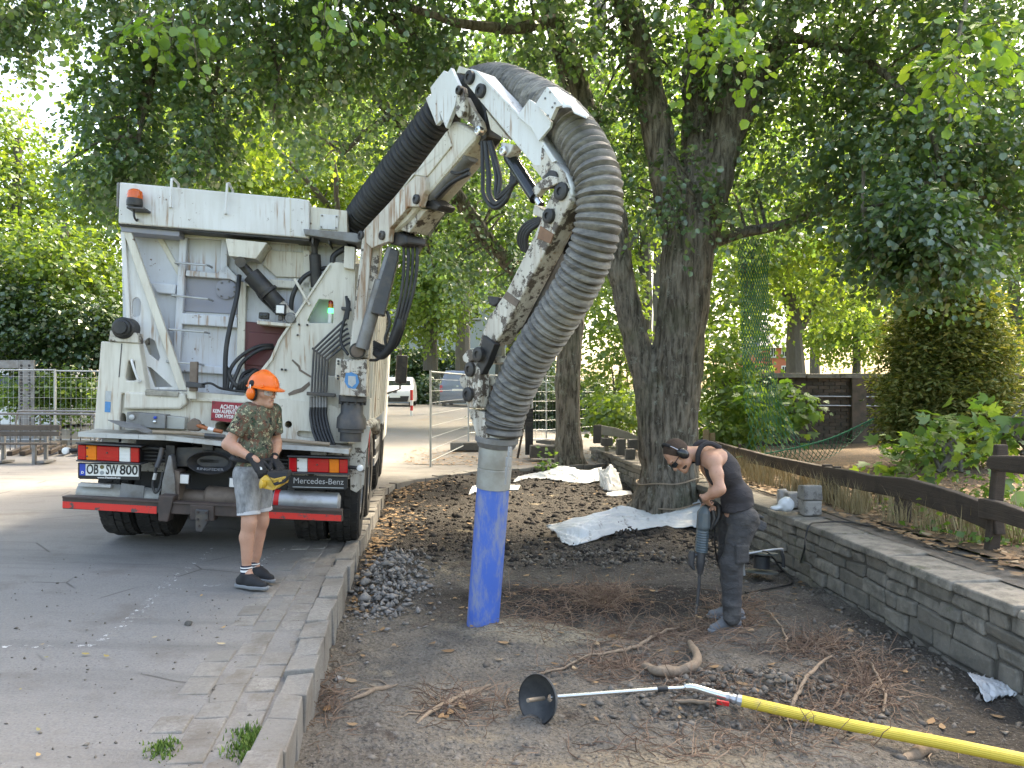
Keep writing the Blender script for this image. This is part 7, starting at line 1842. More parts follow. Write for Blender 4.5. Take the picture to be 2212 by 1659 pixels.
for x_ in (1852, 2110): 
    a = at(x_, 840, bwY); mb = MB(); mb.abox(a.x - 0.16, a.x + 0.16, bwY - 0.10, bwY, bwz0, bwz1); mb.build('buttress', M['brick'], bw, bevel=0.01)

# low concrete block and black post at the far end of the pit
def yb(x, y, D): return at(x, y, D)
a, b = at(1145, 990, 16.6), at(1212, 964, 16.6); mb = MB(); rough_block(mb, ((a.x + b.x) / 2, 16.9, (a.z + b.z) / 2), ((b.x - a.x) / 2, 0, 0), (0, 0.25, 0), (0, 0, (b.z - a.z) / 2), 0.012, 0.97)
tag(mb.build('concrete_block', M['granite_dark'], None, bevel=0.02, origin=((a.x + b.x) / 2, 16.9, a.z)), 'long dark stone block lying left of the slim linden', 'stone block')
pst = thing('black_post', 'square black post leaning at the mesh panel behind the pipe', 'post', at(1143, 982, 17.4))
a = at(1143, 982, 17.4); mb = MB(); mb.abox(a.x - 0.09, a.x + 0.09, a.y - 0.08, a.y + 0.08, a.z, a.z + 1.05); mb.build('shaft', M['black'], pst, bevel=0.01)
for k in range(4): mb = MB(); mb.abox(a.x - 0.1, a.x + 0.1, a.y - 0.09, a.y + 0.09, a.z + 0.72 + k * 0.075, a.z + 0.735 + k * 0.075); mb.build('collar', M['dark'], pst)
a, b = at(1118, 990, 17.1), at(1137, 890, 17.2); mb = MB(); mb.bar(a, b, (1, 0, 0), 0.025, 0.02); tag(mb.build('timber_batten', M['wood_dark'], None, origin=a), 'thin dark batten leaning against the black post', 'batten')

# ---------------------------------------------------------------- mesh fence panels
M['fence'] = plain('galvanised fence', (0.36, 0.38, 0.38), 0.45, 0.4, 0.1, 6)
def mesh_panel(name, label, p0, p1, z0, z1, dv=0.05, dh=0.28, foot=True):
    p0, p1 = Vector(p0), Vector(p1); d = (p1 - p0); L = d.length; dn = d / L
    root_ = thing(name, label, 'mesh fence', (*p0[:2], z0[0]), 'temporary mesh fence panels')
    def q(s, f): z = z0[0] + (z0[1] - z0[0]) * s; zt = z1[0] + (z1[1] - z1[0]) * s; v = p0 + d * s; return Vector((v.x, v.y, z + (zt - z) * f))
    mb = MB()
    for s in (0, 1): mb.tube([q(s, -0.02), q(s, 1.0)], 0.021, 8)
    mb.tube([q(0, 0.985), q(1, 0.985)], 0.018, 8); mb.tube([q(0, 0.06), q(1, 0.06)], 0.014, 8)
    mb.build('frame', M['fence'], root_, smooth=True)
    w = MB(); n_ = int(L / dv)
    for i in range(1, n_): w.tube([q(i / n_, 0.06), q(i / n_, 0.985)], 0.0028, 3, caps=False)
    m_ = int((z1[0] - z0[0]) / dh)
    for j in range(1, m_ + 1): w.tube([q(0, 0.06 + 0.92 * j / (m_ + 0.6)), q(1, 0.06 + 0.92 * j / (m_ + 0.6))], 0.004, 3, caps=False)
    w.build('wire_mesh', M['fence'], root_)
    if foot:
        for s in (0, 1):
            v = q(s, -0.02); f = MB(); f.box(v + Vector((0, 0, 0.05)), dn * 0.11, Vector((-dn.y, dn.x, 0)) * 0.34, (0, 0, 0.065)); f.build('foot', M['granite_dark'], root_, bevel=0.015)
    return root_
def gp(x, D): return Vector(((x - CX) / FPX * D, D, 0))
hz = lambda x, D: float(h_yard((x - CX) / FPX * D, D))
mesh_panel('mesh_fence_panel', 'angled mesh fence panel standing open left of the pipe', gp(930, 15.7), gp(1012, 19.6), (0.0, 0.1), (1.98, 1.98), 0.1, foot=False)
mesh_panel('mesh_fence_panel', 'far mesh fence panel behind the hose end', gp(1012, 19.7), gp(1180, 21.2), (0.1, 0.12), (1.98, 1.98), 0.12)
mesh_panel('mesh_fence_panel', 'far mesh fence panel right of the slim linden', gp(1150, 20.4), gp(1342, 23.4), (0.12, 0.16), (1.97, 1.95), 0.12, foot=False)
mesh_panel('mesh_fence_panel', 'mesh fence panel at the left edge before the low hedge', gp(-60, 18.4), gp(118, 18.4), (0.28, 0.28), (2.08, 2.08), 0.12)
mesh_panel('mesh_fence_panel', 'mesh fence panel between the left hedge and the truck', gp(120, 18.5), gp(330, 18.6), (0.27, 0.26), (2.06, 2.04), 0.12)
f = MB(); v = gp(1022, 19.2); f.box((v.x, v.y, 0.17), (0.55, 0, 0), (0, 0.25, 0), (0, 0, 0.1)); tag(f.build('fence_foot', M['granite_dark'], None, bevel=0.02, origin=v), 'dark concrete fence foot beside the pipe sleeve', 'fence foot')
# perforated metal plank standing on the left
pk = thing('perforated_plank', 'upright galvanised perforated metal plank at the left behind the fence', 'metal plank', gp(36, 18.9))
mb = MB(); a, b = at(40, 960, 18.9), at(73, 778, 18.9); mb.abox(a.x, b.x, 18.9, 18.96, 0.28, b.z); mb.abox(a.x - 0.9, a.x - 0.002, 18.9, 18.96, b.z - 0.2, b.z); mb.build('plank', M['steelgrey'], pk, bevel=0.006)
for i in range(2):
    for j in range(13):
        c = at(46 + 17 * i, 790 + 7.6 * j, 18.9); h_ = MB(); h_.lathe(c, (0, -1, 0), [(0.034, 0.0), (0.028, 0.012), (0.02, 0.006), (0.002, 0.004)], 10); h_.build('dimple', M['black'], pk)
# bench
bn = thing('park_bench', 'weathered wooden bench with grey steel legs at the left edge', 'bench', gp(60, 14.8))
BDn = 14.9
def bx_(name, x0_, y0_, x1_, y1_, d0, d1, m, sl=0.0):
    a, b = at(x0_, y1_, d0), at(x1_, y0_, d0); mb = MB(); mb.abox(a.x, b.x, d0, d1, a.z, b.z); return mb.build(name, m, bn, bevel=0.008)
M['bench_wood'] = wood('bench wood', (0.07, 0.055, 0.045), (0.16, 0.135, 0.11))
bx_('backrest_slat', -60, 918, 129, 930, 14.9, 14.94, M['bench_wood']); bx_('backrest_slat', -60, 932, 128, 942, 14.88, 14.92, M['bench_wood'])
for k in range(3): bx_('seat_slat', -60, 957, 124, 961, 14.48 + 0.13 * k, 14.59 + 0.13 * k, M['bench_wood'])
for x in (72, -20):
    bx_('leg', x - 4, 961, x + 4, 1006, 14.5, 14.56, M['steelgrey']); bx_('leg', x + 22, 940, x + 29, 1000, 14.9, 14.96, M['steelgrey']); bx_('leg_brace', x + 4, 996, x + 24, 1001, 14.52, 14.9, M['steelgrey'])
# playground chain bridge: two tube rails, chains, hanging beams
cb_ = thing('chain_bridge', 'playground chain bridge with tube rails and hanging timber beams at the left', 'play bridge', gp(100, 16.6))
for D, y0_, x0_, x1_ in ((16.2, 895, -30, 205), (17.2, 889, 34, 215)):
    mb = MB(); mb.tube(spline([at(x0_, 985, D), at(x0_, 915, D), at(x0_ + 6, y0_ + 3, D), at(x0_ + 20, y0_ - 1, D), at(x1_ - 18, y0_, D), at(x1_ - 4, y0_ + 5, D), at(x1_, 920, D), at(x1_, 985, D)], 6), 0.026, 10); mb.build('rail', M['steelgrey'], cb_, smooth=True)
    for i in range(8):
        x = x0_ + 30 + i * 22; ch = MB()
        for k in range(14): p = at(x, 902 + 5.2 * k, D); ch.ball(p, (0.016 if k % 2 else 0.006, 0, 0), (0, 0.006 if k % 2 else 0.016, 0), (0, 0, 0.03), 5, 4)
        ch.build('chain', M['dark'], cb_)
for i in range(7):
    a, b = at(20 + i * 28, 980 - i * 0.8, 16.2), at(60 + i * 26, 966 - i * 0.6, 17.2); mb = MB(); mb.bar(a, b, (1, 0, 0), 0.055, 0.045); mb.build('beam', M['wood_dark'], cb_, bevel=0.01)

# ---------------------------------------------------------------- cars
def car(name, label, cat, fr_, prof, width, glass, m, front=True, group='parked vehicles', lights=(), plate_w=None, wheels=(0.8, 3.4), wr=0.32, extras=None):
    """prof: side outline (v, w) with v = 0 at the end that faces the camera"""
    root_ = thing(name, label, cat, fr_.o, group)
    mb = MB(); n_ = len(prof); V = []; Fc = []
    us_ = [(-1, 0.88), (-0.93, 1.0), (0.93, 1.0), (1, 0.88)]
    cz = 0.75
    for f_, s_ in us_:
        for v_, w_ in prof: 
            tum = 1.0 - 0.16 * max(0, (w_ - 0.95)) / 0.6
            cv_ = 2.2; V.append(fr_.P(f_ * width / 2 * tum, cv_ + (v_ - cv_) * (0.985 if s_ < 1 else 1.0), cz + (w_ - cz) * (0.97 if s_ < 1 else 1.0)))
    for j in range(3):
        for i in range(n_): k = (i + 1) % n_; Fc.append((j * n_ + i, (j + 1) * n_ + i, (j + 1) * n_ + k, j * n_ + k))
    Fc.append(tuple(range(n_))); Fc.append(tuple(3 * n_ + i for i in range(n_ - 1, -1, -1)))
    mb.add(V, Fc); body_ = mb.build('body', m, root_, smooth=True, bevel=0.03)
    def quad(nm, pts, mm, off=0.012, par=None):
        P = [fr_.P(*p) for p in pts]; nn = (P[1] - P[0]).cross(P[2] - P[0]).normalized()
        if nn.dot(CAM - P[0]) < 0: nn = -nn
        q = MB(); q.prism([p + nn * off for p in P], -nn * 0.02); return q.build(nm, mm, par or root_)
    for pts in glass: quad('window', pts, M['glass_dark'])
    for nm, pts, mm in lights: quad(nm, pts, M[mm] if isinstance(mm, str) else mm, 0.02)
    for v_ in wheels:
        for sg in (-1, 1):
            w_ = MB(); w_.lathe(fr_.P(sg * (width / 2 - 0.12), v_, wr), fr_.u, [(wr * 0.65, -0.1), (wr, -0.09), (wr, 0.09), (wr * 0.65, 0.1)], 24); wo = w_.build('wheel', M['tyre'], root_, smooth=True)
            w_ = MB(); w_.lathe(fr_.P(sg * (width / 2 - 0.12), v_, wr), fr_.u, [(wr * 0.62, -0.105), (wr * 0.62, 0.105)], 16); w_.build('rim', M['steelgrey'], wo, smooth=True)
    return root_
def cframe(x, D, yaw, z=None):
    X_ = (x - CX) / FPX * D; return Frame((X_, D, z if z is not None else float(h_yard(X_, D)) + 0.004), yaw)
M['van_grey'] = plain('slate blue car paint', (0.17, 0.21, 0.28), 0.22, 0.2, 0.05, 3)
M['car_white'] = plain('white car paint', (0.7, 0.69, 0.66), 0.25, 0, 0.03, 3)
VF = cframe(988, 40.5, R(-3))
wv = 1.9
car('parked_van', 'slate grey van parked with its rear to the camera behind the mesh panel', 'van', VF, [(0.05, 0.32), (0.0, 0.45), (0.0, 0.95), (0.06, 1.15), (0.22, 1.8), (0.35, 1.93), (2.5, 1.98), (3.6, 1.9), (4.2, 1.2), (4.85, 1.0), (4.9, 0.4), (4.8, 0.32)], wv,
    [[(-0.74, 0.09, 1.2), (0.74, 0.09, 1.2), (0.68, 0.24, 1.72), (-0.68, 0.24, 1.72)]], M['van_grey'], lights=[('tail_lamp', [(-0.94, 0.01, 0.78), (-0.78, 0.0, 0.78), (-0.8, 0.05, 1.14), (-0.93, 0.06, 1.14)], 'lens_red'), ('tail_lamp', [(0.78, 0.0, 0.78), (0.94, 0.01, 0.78), (0.93, 0.06, 1.14), (0.8, 0.05, 1.14)], 'lens_red'),
    ('number_plate', [(-0.27, 0.0, 0.84), (0.27, 0.0, 0.84), (0.27, 0.0, 0.95), (-0.27, 0.0, 0.95)], 'plate_white'), ('bumper', [(-0.93, 0.0, 0.34), (0.93, 0.0, 0.34), (0.93, -0.01, 0.56), (-0.93, -0.01, 0.56)], 'van_grey'), ('bumper_lower', [(-0.9, 0.03, 0.2), (0.9, 0.03, 0.2), (0.9, 0.0, 0.36), (-0.9, 0.0, 0.36)], 'black'), ('badge', [(-0.06, 0.03, 1.03), (0.06, 0.03, 1.03), (0.06, 0.05, 1.15), (-0.06, 0.05, 1.15)], 'chrome')], wheels=(0.95, 3.9))
CF = cframe(853, 38.0, R(4))
car('parked_car', 'white hatchback facing the camera right of the truck', 'car', CF, [(0.12, 0.22), (0.0, 0.35), (0.0, 0.62), (0.1, 0.8), (0.9, 0.98), (1.05, 1.02), (1.7, 1.42), (2.3, 1.5), (3.2, 1.45), (3.9, 1.05), (4.0, 0.5), (3.9, 0.22)], 1.76,
    [[(-0.72, 1.1, 1.04), (0.72, 1.1, 1.04), (0.62, 1.66, 1.38), (-0.62, 1.66, 1.38)]], M['car_white'], lights=[('headlamp', [(0.5, 0.04, 0.66), (0.84, 0.12, 0.7), (0.84, 0.14, 0.8), (0.52, 0.08, 0.76)], 'lens_white'), ('headlamp', [(-0.84, 0.12, 0.7), (-0.5, 0.04, 0.66), (-0.52, 0.08, 0.76), (-0.84, 0.14, 0.8)], 'lens_white'),
    ('grille', [(-0.62, 0.0, 0.24), (0.62, 0.0, 0.24), (0.7, 0.0, 0.52), (-0.7, 0.0, 0.52)], 'black'), ('number_plate', [(-0.26, -0.02, 0.44), (0.26, -0.02, 0.44), (0.26, -0.02, 0.55), (-0.26, -0.02, 0.55)], 'plate_white'), ('badge', [(-0.09, 0.0, 0.68), (0.09, 0.0, 0.68), (0.09, 0.03, 0.76), (-0.09, 0.03, 0.76)], 'dark')], wheels=(0.75, 3.2))
WF = cframe(180, 24.5, R(86), 0.18)
car('parked_van', 'white van seen over the low hedge at the left', 'van', WF, [(0.1, 0.3), (0.0, 0.5), (0.0, 1.3), (0.15, 2.05), (0.35, 2.12), (3.0, 2.15), (3.6, 2.05), (4.3, 1.3), (4.9, 1.1), (5.0, 0.4), (4.9, 0.3)], 1.9, [[(-0.96, 2.6, 1.35), (-0.96, 3.5, 1.35), (-0.86, 3.35, 1.85), (-0.86, 2.6, 1.85)], [(-0.96, 0.5, 1.4), (-0.96, 2.3, 1.4), (-0.86, 2.3, 1.85), (-0.86, 0.5, 1.85)]], M['car_white'], wheels=(0.95, 3.9))
# red and white bollard
bo = thing('barrier_post', 'red and white striped post in front of the white car', 'post', (*gp(889, 31)[:2], 0.42))
zb = hz(889, 31)
for k in range(5):
    p = gp(889, 31); mb = MB(); mb.cyl((p.x, p.y, zb + 0.21 * k - 0.02 * (k == 0)), (p.x, p.y, zb + 0.21 * (k + 1)), 0.06, 12); mb.build('band', M['red'] if k in (1, 3) and True else (M['sign_white'] if k != 4 else M['red']), bo, smooth=True)

# ---------------------------------------------------------------- buildings
def house(name, label, x0_, x1_, D, z1, depth, m, wins, roof=None):
    a, b = at(x0_, 840, D).x, at(x1_, 840, D).x; root_ = thing(name, label, 'building', ((a + b) / 2, D, 0.5))
    mb = MB(); mb.abox(a, b, D, D + depth, 0.3, z1); mb.build('wall', m, root_)
    for (wx0, wy0, wx1, wy1) in wins:
        p, q = at(wx0, wy1, D), at(wx1, wy0, D)
        mb = MB(); mb.abox(p.x, q.x, D - 0.05, D + 0.05, p.z, q.z); w_ = mb.build('window', M['sign_white'], root_)
        mb = MB(); mx_ = (p.x + q.x) / 2
        for s0, s1 in ((p.x + 0.08, mx_ - 0.03), (mx_ + 0.03, q.x - 0.08)): mb.abox(s0, s1, D - 0.07, D - 0.03, p.z + 0.08, q.z - 0.08)
        mb.build('pane', M['glass_dark'], w_)
        mb = MB(); mb.abox(p.x - 0.08, q.x + 0.08, D - 0.16, D, p.z - 0.08, p.z - 0.02); mb.build('sill', M['granite'], w_)
    if roof:
        mb = MB(); zr = z1 + roof[0]; o_ = 0.35
        mb.add([(a - o_, D - o_, z1), (b + o_, D - o_, z1), (b + o_, D + depth + o_, z1), (a - o_, D + depth + o_, z1), (a + roof[1], D + depth / 2, zr), (b - roof[1], D + depth / 2, zr)], [(0, 1, 5, 4), (1, 2, 5), (2, 3, 4, 5), (3, 0, 4), (0, 3, 2, 1)])
        rf = mb.build('roof', plain('slate roof', (0.10, 0.10, 0.12), 0.7, 0, 0.3, 3), root_)
        mb = MB(); cx_ = (a + b) / 2 - 1.2; mb.abox(cx_ - 0.35, cx_ + 0.35, D + depth * 0.3, D + depth * 0.3 + 0.6, z1 + roof[0] * 0.4, zr + 0.7); mb.build('chimney', M['brick'], rf)
    return root_
house('apartment_building', 'pale blue grey rendered building half hidden by trees in the centre', 760, 1200, 52, 9.5, 12, plain('blue grey render', (0.42, 0.46, 0.5), 0.9, 0, 0.06, 2), [(905, 752, 940, 800), (1000, 752, 1036, 800), (820, 752, 856, 800), (905, 640, 940, 690), (1000, 640, 1036, 690), (1090, 752, 1126, 800), (1090, 640, 1126, 690)], (2.5, 0))
house('brick_house', 'red brick house with slate roof far behind the net', 1648, 1712, 75, 5.6, 9, plain('red brick facade', (0.42, 0.13, 0.075), 0.9, 0, 0.15, 6), [(1688, 748, 1700, 772), (1664, 748, 1676, 772), (1688, 790, 1700, 812)], (3.0, 1.0))

# ---------------------------------------------------------------- people
t = NT('skin'); co = t.co()
c = t.mix(t.noise(9, 5, 0.6), (0.40, 0.205, 0.135), (0.53, 0.30, 0.205)); c = t.mix(t.ramp(t.noise(60, 3, 0.7), [(0.55, 0.0), (0.7, 0.35)]), c, (0.27, 0.12, 0.08))
t.set(c, 0.5); t.b.inputs['Subsurface Weight'].default_value = 0.12; t.b.inputs['Subsurface Radius'].default_value = (0.02, 0.008, 0.004); t.bump(t.noise(120, 3), 0.08, 0.003); M['skin'] = t.m
t = NT('camouflage cotton'); co = t.co()
c = t.mix(t.noise(4, 4), (0.085, 0.09, 0.06), (0.12, 0.125, 0.085))
c = t.mix(t.ramp(t.noise(17, 3, 0.7, t.mapping(co, (1, 1, 1), loc=(3, 1, 2))), [(0.52, 0.0), (0.545, 1.0)]), c, (0.13, 0.062, 0.04))
c = t.mix(t.ramp(t.noise(15, 3, 0.75, t.mapping(co, (1, 1, 1), loc=(9, 5, 1))), [(0.57, 0.0), (0.59, 1.0)]), c, (0.035, 0.06, 0.035))
c = t.mix(t.ramp(t.noise(13, 4, 0.8, t.mapping(co, (1, 1, 1), loc=(1, 8, 6))), [(0.585, 0.0), (0.6, 1.0)]), c, (0.012, 0.013, 0.012))
c = t.mix(t.ramp(t.noise(19, 4, 0.85, t.mapping(co, (1, 1, 1), loc=(4, 2, 9))), [(0.575, 0.0), (0.59, 1.0)]), c, (0.40, 0.38, 0.24))
t.set(c, 0.9); t.bump(t.noise(11, 4, 0.6, dist=1.0), 0.35, 0.02); M['camo'] = t.m
t = NT('grey washed denim'); co = t.co(); c = t.mix(t.ramp(t.noise(7, 6, 0.7, t.mapping(co, (1.5, 1.5, 0.6))), [(0.35, 0.0), (0.7, 1.0)]), (0.13, 0.135, 0.14), (0.42, 0.42, 0.42)); t.set(c, 0.9); t.bump(t.noise(14, 5, 0.6, dist=0.8), 0.4, 0.015); M['denim'] = t.m
M['denim_cuff'] = plain('bleached denim cuff', (0.48, 0.48, 0.49), 0.9, 0, 0.15, 20)
t = NT('charcoal vest'); c = t.mix(t.noise(5, 5, 0.6), (0.020, 0.018, 0.020), (0.042, 0.038, 0.042)); t.set(c, 0.85); t.bump(t.noise(9, 4, 0.6, t.mapping(t.co(), (1, 1, 2.2)), 0.8), 0.45, 0.025); M['vest'] = t.m
t = NT('dusty work trousers'); co = t.co(); c = t.mix(t.noise(6, 5, 0.6), (0.028, 0.028, 0.03), (0.06, 0.058, 0.058)); c = t.mix(t.ramp(t.noise(3.2, 6, 0.7), [(0.5, 0.0), (0.72, 0.6)]), c, (0.15, 0.135, 0.12)); t.set(c, 0.9); t.bump(t.noise(10, 4, 0.6, t.mapping(co, (1, 1, 1.9)), 1.2), 0.6, 0.03); M['trousers'] = t.m
M['cloth_black'] = plain('black cloth', (0.014, 0.014, 0.016), 0.8, 0, 0.3, 20, 0.2)
M['sole_grey'] = plain('grey rubber sole', (0.2, 0.21, 0.22), 0.8, 0, 0.2, 20)
M['shoe_grey'] = plain('dusty grey shoe', (0.16, 0.165, 0.175), 0.85, 0, 0.3, 18, 0.3)
M['orange'] = plain('orange safety plastic', (0.83, 0.15, 0.012), 0.3, 0, 0.06, 6)
M['hair'] = plain('short brown hair', (0.055, 0.033, 0.022), 0.85, 0, 0.5, 120, 0.6)
M['hair_grey'] = plain('cropped grey hair', (0.16, 0.13, 0.11), 0.85, 0, 0.4, 120, 0.5)
M['eye'] = plain('eye dark', (0.02, 0.015, 0.012), 0.2)
M['lip'] = plain('lips', (0.36, 0.14, 0.11), 0.5, 0, 0.1, 30)
t = NT('spectacle lens'); t.set((0.75, 0.78, 0.8), 0.05); t.b.inputs['Alpha'].default_value = 0.28; M['spec'] = t.m
M['yellow_case'] = plain('yellow remote case', (0.55, 0.33, 0.03), 0.4, 0, 0.15, 12, 0, (0.2, 0.13, 0.04), 0.3)
T3 = lambda v: tuple(float(c) for c in v)
def capd(a, b, ra, rb, k=None): return ('c', T3(a), T3(b), ra, rb) + ((k,) if k else ())
def ell(c, r, axes=None, k=None):
    m = None if axes is None else np.array([list(a) for a in axes]).T
    return ('e', T3(c), r, m) + ((k,) if k else ((0.025,) if False else ()))
def hand(w, d, nrm, thumb, curl=0.5, s=1.0, inflate=0.0, spread=0.12):
    """palm and five jointed fingers: w wrist, d along the fingers, nrm out of the back of the hand, thumb = side direction of the thumb"""
    w, d, n = Vector(w), Vector(d).normalized(), Vector(nrm); n = (n - d * n.dot(d)).normalized(); x = d.cross(n).normalized()
    if x.dot(Vector(thumb)) < 0: x = -x
    pr = []
    for o in (-0.026, -0.009, 0.009, 0.026):
        pr.append(capd(w + x * o * 0.6 * s, w + (d * 0.09 + x * o) * s, 0.016 * s + inflate, 0.014 * s + inflate, 0.012))
    for i, (o, L) in enumerate(((0.028, 0.070), (0.0095, 0.080), (-0.0095, 0.074), (-0.027, 0.058))):
        p = w + (d * 0.088 + x * o) * s; a = 0.25 * curl
        for j, f in enumerate((0.45, 0.32, 0.23)):
            dd = (d * math.cos(a) - n * math.sin(a) + x * o * spread * 8).normalized(); q = p + dd * L * f * s
            pr.append(capd(p, q, (0.0092 - 0.0008 * j) * s + inflate, (0.0086 - 0.0009 * j) * s + inflate, 0.004)); p = q; a += curl
    p = w + (d * 0.025 + x * 0.026) * s
    for j, (f, ang) in enumerate(((0.045, 0.75), (0.032, 0.35), (0.026, 0.1))):
        dd = (d * math.cos(ang) + x * math.sin(ang) - n * 0.35 * curl).normalized(); q = p + dd * f * s
        pr.append(capd(p, q, (0.0125 - 0.0014 * j) * s + inflate, (0.0115 - 0.0014 * j) * s + inflate, 0.008)); p = q
    return pr
def head_prims(c, f, l, u):
    H = lambda a, b, d: c + f * a + l * b + u * d
    ax = (f, l, u)
    pr = [ell(H(-0.012, 0, 0.03), (0.098, 0.077, 0.098), ax), ell(H(0.018, 0, -0.03), (0.078, 0.064, 0.085), ax),
          capd(H(0.02, 0.035, -0.085), H(0.072, 0.012, -0.1), 0.026, 0.02), capd(H(0.02, -0.035, -0.085), H(0.072, -0.012, -0.1), 0.026, 0.02), capd(H(0.075, 0, -0.098), H(0.08, 0, -0.1), 0.02, 0.018),
          capd(H(0.085, 0, 0.012), H(0.112, 0, -0.032), 0.009, 0.0135, 0.012), capd(H(0.108, 0.012, -0.036), H(0.108, -0.012, -0.036), 0.009, 0.009, 0.01),
          capd(H(0.086, 0.035, 0.028), H(0.086, -0.035, 0.028), 0.011, 0.011, 0.02), capd(H(0.092, 0.02, -0.068), H(0.092, -0.02, -0.068), 0.0085, 0.0085, 0.01), capd(H(0.09, 0.016, -0.056), H(0.09, -0.016, -0.056), 0.0075, 0.0075, 0.008),
          capd(H(0.055, 0.052, -0.02), H(0.055, 0.045, -0.02), 0.02, 0.02), capd(H(0.055, -0.052, -0.02), H(0.055, -0.045, -0.02), 0.02, 0.02)]
    for s_ in (-1, 1):
        pr += [ell(H(-0.012, 0.078 * s_, -0.008), (0.016, 0.010, 0.031), ax, 0.006)]
    return pr
def face_bits(c, f, l, u, parent):
    H = lambda a, b, d: c + f * a + l * b + u * d
    for s_ in (-1, 1):
        mb = MB(); mb.ball(H(0.083, 0.032 * s_, 0.004), f * 0.011, l * 0.013, u * 0.009, 10, 8); mb.build('eye', M['eye'], parent, smooth=True)
        mb = MB(); mb.tube([H(0.091, 0.016 * s_, 0.026), H(0.092, 0.032 * s_, 0.031), H(0.08, 0.05 * s_, 0.026)], 0.005, 6); mb.build('eyebrow', M['hair'], parent, smooth=True)
    mb = MB(); mb.tube([H(0.094, -0.022, -0.062), H(0.101, 0, -0.0615), H(0.094, 0.022, -0.062)], 0.003, 6); mb.build('mouth', M['lip'], parent, smooth=True)
def wrinkle(amp, sx, sz, seed):
    return lambda X, Y, Z: amp * (vnoise(X * sx + seed, Y * sx, Z * sz + 0.6 * X * sx) + 0.6 * vnoise(X * sx * 2.1, Y * sx * 2.1 + seed, Z * sz * 2.1))
def shoe(name, toe, heel, parent, m_up, m_sole, w=0.05, hgt=0.075):
    toe, heel = Vector(toe), Vector(heel); d = (toe - heel).normalized(); l = Vector((0, 0, 1)).cross(d).normalized(); z = Vector((0, 0, 1)); L = (toe - heel).length
    A = lambda a, b, c: heel + d * a * L + l * b + z * c
    up = [capd(A(0.12, 0, 0.05), A(0.5, 0, 0.05), 0.037, 0.04), capd(A(0.5, 0, 0.045), A(0.85, 0, 0.036), 0.042, 0.032), capd(A(0.2, 0, 0.06), A(0.28, 0, hgt + 0.03), 0.04, 0.042), capd(A(0.32, 0, 0.09), A(0.6, 0, 0.06), 0.032, 0.03)]
    o = sdf_obj(name, up, m_up, parent, 0.006, 0.03, clip=[(T3(A(0, 0, 0.02)), (0, 0, -1)), (T3(A(0, 0, hgt + 0.035)), (0, 0, 1))])
    so = [capd(A(0.09, 0, 0.02), A(0.55, 0, 0.02), 0.04, 0.043), capd(A(0.55, 0, 0.02), A(0.9, 0, 0.024), 0.046, 0.034)]
    sdf_obj('sole', so, m_sole, o, 0.006, 0.02, clip=[(T3(A(0, 0, 0.001)), (0, 0, -1)), (T3(A(0, 0, 0.03)), (0, 0, 1))])
    mb = MB()
    for a in (0.38, 0.46, 0.54): mb.tube([A(a, -0.026, 0.088 - (a - 0.38) * 0.12), A(a + 0.01, 0, 0.106 - (a - 0.38) * 0.14), A(a, 0.026, 0.088 - (a - 0.38) * 0.12)], 0.0035, 5)
    mb.build('laces', m_up, o); return o

# ---- helmeted worker
D0 = 6.13
p1 = thing('person', 'worker in orange helmet, camouflage T-shirt and grey denim shorts standing behind the truck', 'person', (-2.12, D0, 0.04))
f = Vector((0.90, -0.43, 0)).normalized(); l = Vector((0.43, 0.90, 0)).normalized(); u = Vector((0, 0, 1)); AX = (f, l, u)
hc = at(569, 845, D0); hu = (u + f * 0.12).normalized(); hf = (f - u * 0.12).normalized(); hl = l
nk0, nk1 = at(557, 886, D0), at(563, 862, D0)
shN, shF = at(531, 897, D0 - 0.13), at(590, 893, D0 + 0.17)
elN, wrN = at(492, 960, D0 - 0.20), at(548, 992, D0 - 0.24)
elF, wrF = at(597, 958, D0 + 0.24), at(592, 992, D0 + 0.02)
pel, wst, chs = at(548, 1014, D0), at(550, 972, D0), at(553, 918, D0)
hpN, hpF = at(535, 1032, D0 - 0.08), at(560, 1030, D0 + 0.09)
knN, knF = at(538, 1128, D0 - 0.12), at(565, 1124, D0 + 0.11)
anN, anF = at(532, 1230, D0 - 0.11), at(549, 1222, D0 + 0.12)
tors = [ell(pel, (0.105, 0.15, 0.11), AX), ell(wst, (0.105, 0.145, 0.14), AX), ell(chs, (0.115, 0.165, 0.15), AX), capd(shN + l * 0.02 - u * 0.01, shF - l * 0.02 - u * 0.01, 0.062, 0.062), capd(at(553, 893, D0) - l * 0.08, at(553, 893, D0) + l * 0.08, 0.075, 0.075)]
legs = []
for h_, k_, a_ in ((hpN, knN, anN), (hpF, knF, anF)):
    cm = k_.lerp(a_, 0.32) - f * 0.018
    legs += [capd(h_, k_, 0.088, 0.055), capd(k_, a_, 0.05, 0.034), capd(k_.lerp(a_, 0.12) - f * 0.008, cm, 0.046, 0.05), capd(cm, k_.lerp(a_, 0.75), 0.05, 0.034), capd(k_ + f * 0.018, k_ + f * 0.018 - u * 0.03, 0.036, 0.034), capd(a_, a_ - u * 0.05 + f * 0.03, 0.034, 0.036)]
arms = []
for s_, e_, w_ in ((shN, elN, wrN), (shF, elF, wrF)):
    arms += [capd(s_, e_, 0.052, 0.040), capd(e_, e_.lerp(w_, 0.3), 0.042, 0.043), capd(e_.lerp(w_, 0.3), w_, 0.043, 0.026), capd(w_, w_ + (w_ - e_).normalized() * 0.03, 0.026, 0.024)]
body1 = sdf_obj('body', tors + legs + arms + [capd(nk0, nk1, 0.062, 0.055)] + head_prims(hc, hf, hl, hu), M['skin'], p1, 0.0065, 0.028, it=1)
face_bits(hc, hf, hl, hu, body1)
slN, slF = shN.lerp(elN, 0.66), shF.lerp(elF, 0.66)
